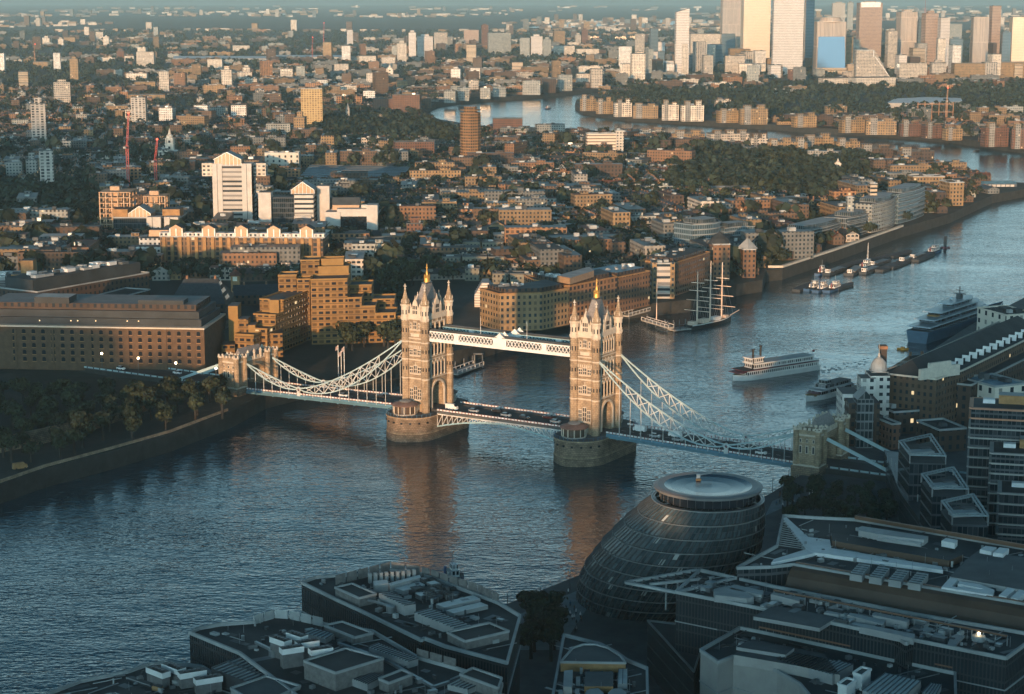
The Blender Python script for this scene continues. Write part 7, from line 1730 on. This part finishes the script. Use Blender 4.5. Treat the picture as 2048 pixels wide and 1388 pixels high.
for pa, pb, Wd, kd, lb in (((1592, 584), (1632, 568), 7, 0, 'black lighter at the left end of the lower raft of moored boats'), ((1612, 583), (1640, 574), 6, 3, 'blue tug second from the left in the lower raft of moored boats'), ((1630, 586), (1655, 576), 6, 3, 'blue and white tug in the middle of the lower raft of moored boats'), ((1652, 586), (1682, 574), 6.5, 2, 'white-cabined tug towards the right of the lower raft of moored boats'), ((1672, 580), (1706, 570), 5.5, 0, 'slim dark lighter at the right end of the lower raft'),
    ((1634, 552), (1650, 544), 5, 2, 'small tug at the left end of the upper string of moored boats'), ((1652, 551), (1690, 538), 8, 1, 'dark hatch barge second from the left in the upper string'), ((1697, 552), (1722, 535), 9, 1, 'broad dark barge below the white mast in the upper string'), ((1725, 549), (1757, 536), 7, 1, 'rounded dark barge lowest in the middle of the upper string'), ((1688, 535), (1728, 524), 7, 0, 'long dark barge behind the white mast in the upper string'), ((1740, 535), (1780, 522), 8, 1, 'dark barge with hatches in the middle of the upper string'), ((1778, 538), (1820, 521), 8, 0, 'empty dark lighter right of the middle of the upper string'),
    ((1780, 516), (1822, 505), 7, 0, 'farthest dark lighter behind the middle of the upper string'), ((1822, 521), (1850, 509), 7, 1, 'pale-edged barge left of the red-capped pontoon'), ((1848, 512), (1882, 500), 7, 2, 'dark tug next to the post at the right end of the string'), ((1738, 524), (1790, 512), 6, 0, 'low dark barge between the middle barge and the farthest lighter'),
    ((1666, 546), (1700, 531), 7, 0, 'dark lighter between the hatch barge and the broad barge in the upper string'), ((1712, 545), (1746, 529), 7, 2, 'dark tug lying behind the rounded barge in the upper string'), ((1758, 544), (1796, 528), 8, 0, 'wide lighter right of the rounded barge in the upper string'), ((1800, 527), (1836, 514), 7, 1, 'hatch barge left of the pale-edged barge in the upper string'), ((1830, 524), (1868, 508), 7, 0, 'dark lighter outside the pale-edged barge near the right end')): barge(pa, pb, Wd, kd, lb)
e, L = place('pontoon', 'small red-brown pontoon with a dark post at the right end of the moored boats', 'pontoon', (1882, 498), (1898, 494)); mk('deck', e, lambda b: b.box((0, 0, -.2), (7, 5, 1.2), 'panel_red')); mk('post', e, lambda b: b.box((0, 0, 1), (2.2, 1.6, 8), 'metal_dark'))
a = G(1735, 533, WZ); b = M(); b.cyl((0, 0, 0), .3, 16, 'white_paint', 6, .12); b.bar((0, -2.6, 10), (0, 2.6, 10), .2, 'white_paint'); tag(b.build('mast', None, (*a, WZ+.5)), 'lone white mast standing among the upper string of moored barges', 'mast')
# small craft
for pa, pb, kd, Wd, lb in (((1088, 219), (1102, 217), 2, 5, 'small white boat alone in the far river bend'), ((1518, 263), (1532, 262), 0, 5, 'small dark lighter in the narrow far reach'), ((1786, 289), (1808, 287), 0, 6, 'flat dark barge in the wide right-hand reach'), ((1796, 272), (1824, 270), 2, 6, 'white boat moored against the peninsula brick buildings'), ((1948, 304), (1958, 302), 0, 4, 'tiny dark boat in the upper right reach'), ((1634, 268), (1700, 266), 0, 7, 'row of dark lighters moored under the ochre peninsula buildings'),
    ((870, 1164), (928, 1158), 3, 7, 'blue and white tug hidden behind the roof of the wedge-ended office'), ((908, 693), (940, 686), 0, 6, 'dark lighter in the shade right of the left bridge tower')): barge(pa, pb, Wd, kd, lb)
# pontoons and jetties
def jetty(label, pa, pb, w=5, z=-2.3, rail='white_paint', name='jetty', up=0):
    a_, q_ = G(*pa, z), G(*pb, z); e = empty(name, (*a_, 0), 0, label, 'jetty'); A_, B_ = Vector((0, 0, z)), Vector((q_[0]-a_[0], q_[1]-a_[1], z+up))
    mk('deck', e, lambda b: b.bar(A_, B_, w, 'concrete', .8)); d_ = (B_-A_).normalized(); nn = Vector((-d_.y, d_.x, 0))*(w/2)
    def rl(b):
        L = (B_-A_).length; n = max(2, int(L/4))
        for s_ in (-1, 1):
            b.bar(A_+nn*s_+Vector((0, 0, 1.8)), B_+nn*s_+Vector((0, 0, 1.8)), .3, rail)
            for k in range(n+1): p = A_.lerp(B_, k/n)+nn*s_; b.bar(p, p+Vector((0, 0, 1.8)), .22, rail)
    mk('railing', e, rl); mk('pile', e, lambda b: [b.cyl((*(A_.lerp(B_, k/3)+nn*1.15)[:2], WZ-1), .4, 6.5, 'metal_dark', 6) for k in range(4)]); return e
jetty('floating jetty with a dark gantry right of the left bridge tower', (905, 748), (957, 729), 6); jetty('long white-railed gangway running out to the tall ship', (1288, 640), (1342, 656), 3.5, -1.0); jetty('white covered jetty behind the tall ship gangway', (1250, 632), (1300, 618), 5, 0); jetty('dark pontoon beside the stern of the tall ship', (1342, 660), (1378, 656), 6, -2.6, 'metal_dark'); jetty('low pale landing stage below the ochre corner wharf', (1004, 650), (1040, 641), 4, -2)
a = G(957, 735, -2); b = M(); b.box((-2, 0, 0), (.6, .6, 7), 'metal_dark'); b.box((2, 0, 0), (.6, .6, 7), 'metal_dark'); b.box((0, 0, 6.6), (5, .6, .6), 'metal_dark'); tag(b.build('gantry', None, (*a, -2)), 'small dark gantry at the end of the floating jetty', 'gantry')
a = G(1313, 640, 2); b = M(); b.cyl((0, 0, 0), .3, 22, 'mast_wood', 6, .12); b.box((0, 0, 16), (.3, 5, .3), 'mast_wood'); tag(b.build('flagpole', None, (*a, 2)), 'white yardarm flagpole between the right bridge tower and the tall ship', 'flagpole')
for k, (x, yb, h, lb) in enumerate(((677, 752, 15, 'leftmost of three flagpoles on the hotel garden quay'), (683, 756, 13, 'middle one of three flagpoles on the hotel garden quay'), (689, 760, 16, 'rightmost of three flagpoles on the hotel garden quay'))):
    a = G(x, yb, 4); e = empty('flagpole', (*a, 4), 0, lb, 'flagpole', 'flagpoles on the hotel quay'); mk('pole', e, lambda b: b.cyl((0, 0, 0), .15, h, 'white_paint', 6)); mk('flag', e, lambda b: (b.face([(0, 0, h-.2), (-.2, -.2, h-2.2), (-1.3, -.2, h-3.0), (-1.1, 0, h-.9)], 'house_flag'),))
# ================================================================ VEHICLES AND LAMPS ON THE BRIDGE
def car_asset(kind):
    e = empty('parked_car', (0, 0, -900)); L, Wd, h = {'car': (4.4, 1.85, .85), 'van': (5.6, 2.1, 1.3), 'bus': (10.5, 2.6, 1.4)}[kind]
    mk('body', e, lambda b: b.prism([(-L/2, -Wd/2+.15), (-L/2+.2, -Wd/2), (L/2-.5, -Wd/2), (L/2, -Wd/2+.35), (L/2, Wd/2-.35), (L/2-.5, Wd/2), (-L/2+.2, Wd/2), (-L/2, Wd/2-.15)], .35, .35+h, 'car_paint', bottom=True))
    x0, x1, t0, t1, top = {'car': (-L*.44, L*.26, -L*.33, L*.10, .6), 'van': (-L*.49, L*.38, -L*.48, L*.26, .9), 'bus': (-L*.5, L*.5, -L*.5, L*.48, 2.0)}[kind]
    def cab(b):
        z0, z1 = .35+h, .35+h+top; lo = [(x0, -Wd*.46), (x1, -Wd*.46), (x1, Wd*.46), (x0, Wd*.46)]; hi = [(t0, -Wd*.38), (t1, -Wd*.38), (t1, Wd*.38), (t0, Wd*.38)]
        for i in range(4): j = (i+1) % 4; b.face([(*lo[i], z0), (*lo[j], z0), (*hi[j], z1), (*hi[i], z1)], 'glass_dark' if kind != 'van' or i == 1 else 'car_paint')
        b.face([(*p, z1) for p in hi], 'car_paint')
    mk('cabin', e, cab)
    for sx in (-L*.3, L*.3):
        for sy in (-1, 1):
            def wh(b):
                for k in range(10): a0, a1 = 2*pi*k/10, 2*pi*(k+1)/10; y = sy*Wd/2; b.face([(sx, y+.02*sy, .36), (sx+.36*cos(a0), y+.02*sy, .36+.36*sin(a0)), (sx+.36*cos(a1), y+.02*sy, .36+.36*sin(a1))], 'black'); b.face([(sx+.36*cos(a0), y-.2*sy, .36+.36*sin(a0)), (sx+.36*cos(a1), y-.2*sy, .36+.36*sin(a1)), (sx+.36*cos(a1), y+.02*sy, .36+.36*sin(a1)), (sx+.36*cos(a0), y+.02*sy, .36+.36*sin(a0))], 'black')
            mk('wheel', e, wh)
    mk('headlight', e, lambda b: [b.box((L/2, s_*Wd*.34, .75), (.12, .35, .2), 'white_paint') for s_ in (-1, 1)])
    return e
CARS = {k: car_asset(k) for k in ('car', 'van')}; used = set()
def kids(o): return [k for k in o.children]
def add_car(kind, mcol, lx, ly, zz, rz, label, name='car', loc=None, group='vehicles crossing the bridge'):
    src = CARS[kind]
    r = src.copy() if kind in used else src
    ch = list(src.children)
    if kind in used:
        COL.objects.link(r)
        nch = []
        for c_ in ch: q = c_.copy(); COL.objects.link(q); q.parent = r; nch.append(q)
        ch = nch
    used.add(kind)
    r.name = {'car': 'car', 'van': 'van', 'bus': 'bus'}[kind]
    for c_ in ch:
        if c_.name.startswith(('body', 'cabin')):
            for i, s_ in enumerate(c_.material_slots):
                if c_.data.materials[i] and (c_.data.materials[i].name.startswith('car_paint')): s_.link = 'OBJECT'; s_.material = MATS[mcol]
    if loc: r.location = loc; r.rotation_euler = (0, 0, rz)
    else:
        X = -1.0+lx*.854-ly*sin(th); ca, sa = cos(th), sin(th); r.location = (-1.0+lx*ca-ly*sa, 784.5+lx*sa+ly*ca, zz); r.rotation_euler = (0, 0, th+rz)
    tag(r, label, kind, group)
for i, (kd, mc, lx, ly, rz, lb) in enumerate((('van', 'white_paint', -27, -3.0, 0, 'white van just leaving the left bridge tower on the central span'), ('car', 'car_silver', -16, -3, 0, 'silver car close behind the left tower on the central span'), ('car', 'car_black', -8, 2.8, pi, 'black car at the middle of the central span, far lane'), ('car', 'car_silver', 0, -3, 0, 'pale car exactly under the walkway crest on the central span'), ('car', 'car_black', 9, -3, 0, 'black car right of the middle of the central span'), ('car', 'car_red', 17, 2.8, pi, 'dark red car approaching the right bridge tower in the far lane'), ('car', 'car_silver', 24, -3, 0, 'grey car about to enter the arch of the right tower'),
    ('van', 'white_paint', 60, 2.8, pi, 'white van just right of the right bridge tower, far lane'), ('car', 'car_silver', 70, -3, 0, 'silver car behind the first hangers of the right side span'), ('van', 'white_paint', 76, 2.8, pi, 'white van a quarter of the way along the right side span'), ('car', 'car_silver', 80, -3.0, 0, 'pale car next to the white van on the right side span'), ('car', 'car_black', 97, 2.8, pi, 'black car near the low point of the right suspension chain'), ('car', 'white_paint', 116, -3.0, 0, 'white car just before the right gate tower'),
    ('car', 'white_paint', -84, -3, 0, 'white car in the middle of the left side span'), ('car', 'car_black', -68, 2.8, pi, 'black car on the left side span close to the left tower'), ('car', 'car_black', -112, 2.8, pi, 'black car on the left side span near the left gate tower'), ('car', 'car_red', -97, -3, 0, 'dark red car under the low point of the left suspension chain'),
    ('car', 'white_paint', -215, -3, 0, 'white car on the left approach road in front of the arched warehouse'), ('car', 'white_paint', -185, 2.8, pi, 'white car on the left approach road nearer the gate tower'), ('van', 'yellow_van', 168, -1, 0, 'yellow van on the road between the two right-hand land ties'))):
    z_ = (8.0 if abs(lx) < 52 else zdeck(lx)) if abs(lx) < 135 else 6.02
    add_car(kd, mc, lx, ly, z_+.02, rz, lb)
x, y = G(40, 938, 4); add_car('van', 'brick_orange', 0, 0, 0, .6, 'orange sunlit kiosk van parked on the quay at the lower left edge', loc=(x, y, 4.02), group='vehicles on the quays')
x, y = G(1628, 988, 4); add_car('van', 'white_paint', 0, 0, 0, 1.1, 'white food van parked at the foot of the right gate tower', loc=(x, y, 4.02), group='vehicles on the quays')
# lamp posts
def lamp(x, y, z, H_, label, group, glow=True, cat='street lamp'):
    e = empty('street_lamp', (x, y, z), 0, label, cat, group)
    for nm, dt in (('post', LP), ('lantern', LL if glow else LG)): o = bpy.data.objects.new(nm, dt); COL.objects.link(o); o.parent = e; o.scale = (1, 1, H_/6) if nm == 'post' else (1, 1, 1); o.location = (0, 0, 0) if nm == 'post' else (0, 0, H_)
b = M(); b.cyl((0, 0, 0), .16, 6, 'metal_dark', 6, .1); o = b.build('post'); LP = o.data; bpy.data.objects.remove(o)
b = M(); b.lathe((0, 0, 0), [(0, 0), (.5, .35), (.5, .9), (0, 1.2)], 'lamp_glow', 8); o = b.build('lantern'); LL = o.data; bpy.data.objects.remove(o)
b = M(); b.lathe((0, 0, 0), [(0, 0), (.32, .2), (.32, .6), (0, .8)], 'globe_white', 8); o = b.build('lantern'); LG = o.data; bpy.data.objects.remove(o)
ca, sa = cos(th), sin(th)
for k, (lx) in enumerate((-152, -176, -199, -222, -246, -292, -315)):
    ly = -8.2; lamp(-1+lx*ca-ly*sa, 784.5+lx*sa+ly*ca, 6.0, 7.5, 'glowing lamp on the left approach road in front of the arched-window warehouse', 'lamps along the left approach')
# approach parapets
for s_, Lx in ((-1, 420), (1, 330)):
    for ly in (-9.1, 9.1):
        b = M(); n = int((Lx-147)/4)
        for k in range(n): xa = s_*(147+4*k); b.bar((xa, ly, 6.7), (xa+s_*3.3, ly, 6.7), .25, 'chain_blue', .7); b.box((xa+s_*3.65, ly, 6), (.6, .5, 1.3), 'metal_dark')
        o = b.build('parapet_wall', None, (-1.0, 784.5, 0), th); tag(o, {(-1, -1): 'pale blue parapet on the river side of the left approach road', (-1, 1): 'pale blue parapet on the warehouse side of the left approach road', (1, -1): 'pale blue parapet on the glass hall side of the right approach road', (1, 1): 'pale blue parapet on the brewhouse side of the right approach road'}[(s_, 1 if ly > 0 else -1)], 'parapet')
for k, (x, y) in enumerate(((1080, 1212), (1140, 1180), (1545, 990), (1577, 972), (1015, 1228), (1047, 1290))): a = G(x, y, 4); lamp(*a, 4, 5.5, ['dark lamp post on the river walk right of the wedge-ended office', 'dark lamp post on the river walk just left of the glass hall', 'lamp post on the river walk behind the right side of the glass hall', 'lamp post on the river walk nearest the right gate tower', 'lamp post at the river corner of the wedge-ended office', 'lamp post on the paved walk below the crowd'][k], 'lamps on the river walk', False)
# river walk strip, railings and people
b = M(); b.face([(*G(*q, 4), 4.02) for q in ((1030, 1300), (1120, 1300), (1185, 1200), (1158, 1180), (1040, 1228))], 'pave_blue'); o = b.build('river_walk'); o['kind'] = 'structure'
b = M(); b.face([(*G(*q, 4), 4.02) for q in ((1530, 1032), (1600, 1000), (1600, 978), (1545, 1002))], 'pave_blue'); o = b.build('river_walk'); o['kind'] = 'structure'
b = M(); sp_ = [(2, 549.6), (21, 573.6), (93, 671.6), (107, 697)]
for p, q in zip(sp_, sp_[1:]):
    P_, Q_ = Vector((*p, 0)), Vector((*q, 0)); L_ = (Q_-P_).length; nn = Vector(((Q_-P_).y, -(Q_-P_).x, 0)).normalized()*.5
    b.bar(P_+nn+Vector((0, 0, 5.1)), Q_+nn+Vector((0, 0, 5.1)), .1, 'metal'); n = int(L_/2)
    for k in range(n+1): s_ = P_.lerp(Q_, k/n)+nn; b.bar(s_+Vector((0, 0, 4)), s_+Vector((0, 0, 5.1)), .1, 'metal')
tag(b.build('railing'), 'thin metal railing along the river walk beside the glass hall', 'railing')
def person_mesh(sd, coat):
    r = random.Random(sd); b = M(); s_ = .16
    for sx in (-1, 1): b.cyl((sx*.1, sx*s_, 0), .06, .85, 'black', 7, .09, cap=False)
    b.lathe((0, 0, 0), [(.12, .8), (.19, .9), (.17, 1.1), (.23, 1.38), (.12, 1.48), (.06, 1.52), (.06, 1.56), (.10, 1.62), (.115, 1.70), (.08, 1.79), (0, 1.82)], coat, 10)
    for sx in (-1, 1): b.bar((0, sx*.23, 1.4), (.08, sx*.28, .85), .09, coat)
    o = b.build('person'); d = o.data; bpy.data.objects.remove(o); return d
PMs = [person_mesh(k, c) for k, c in enumerate(('black', 'dark_blue_paint', 'panel_grey_wall', 'brick_plain', 'white_paint'))]
PC = ['black', 'dark blue', 'grey', 'brown', 'white']
random.seed(3)
for k in range(70):
    if k < 52: px, py = random.uniform(1040, 1165), random.uniform(1185, 1300); wh_ = 'beside the round glass hall'
    else: px, py = random.uniform(1540, 1598), random.uniform(985, 1020); wh_ = 'below the right gate tower'
    if k < 52 and not (py > 1225-(px-1040)*.42): continue
    x, y = G(px, py, 4.05)
    o = bpy.data.objects.new('person', PMs[k % 5]); COL.objects.link(o); o.location = (x, y, 4.05); o.rotation_euler = (0, 0, random.uniform(0, 6.28)); tag(o, 'person in %s clothes on the river walk %s' % (PC[k % 5], wh_), 'person', 'people on the river walk')
# ================================================================ LABELS FOR THE BACKGROUND
LMK = [('the tall white tower', 466, 380), ('the ochre balcony tower', 622, 220), ('the golden skyscraper', 1511, 40), ('the cream slab block', 1205, 290), ('the white baroque church tower', 341, 290), ('the left bridge tower', 850, 600), ('the tall ship', 1420, 600), ('the blue ridged roof', 710, 345),
       ('the pale twin slabs', 840, 95), ('the dark many-sided tower', 941, 275), ('the peninsula tip', 1155, 205), ('the slim pale curved skyscraper', 1363, 70), ('the stone wedge', 1740, 130), ('the sports field', 1440, 400), ('the white pier shed', 2000, 374), ('the small orange cupola tower', 1675, 335), ('the rust steel frame', 1860, 225), ('the upper left corner', 0, 60), ('the left edge', 0, 300), ('the marina houses', 940, 500), ('the mirror-faced skyscraper', 1660, 90), ('the upper right corner', 2048, 60)]
ORD = ['first', 'second', 'third', 'fourth', 'fifth', 'sixth', 'seventh', 'eighth', 'ninth', 'tenth', 'eleventh', 'twelfth', 'thirteenth', 'fourteenth', 'fifteenth', 'sixteenth']
KEY = {}
for o, ph, x, y in ITEMS:
    nm, lx, ly = min(LMK, key=lambda l: hypot((l[1]-x), (l[2]-y)*1.6)); dx, dy = x-lx, (y-ly)*1.8
    dr = ('to the right of' if dx > 0 else 'to the left of') if abs(dx) > abs(dy) else ('beyond' if dy < 0 else 'in front of')
    KEY.setdefault((ph, dr, nm), []).append((hypot(dx, dy), o))
for (ph, dr, nm), L_ in KEY.items():
    L_.sort(key=lambda t: t[0])
    for i, (_, o) in enumerate(L_):
        o['label'] = (ph+' '+dr+' '+nm) if len(L_) == 1 else '%s, %s one %s %s' % (ph, ORD[min(i, 15)], dr, nm)
# every label at most sixteen words
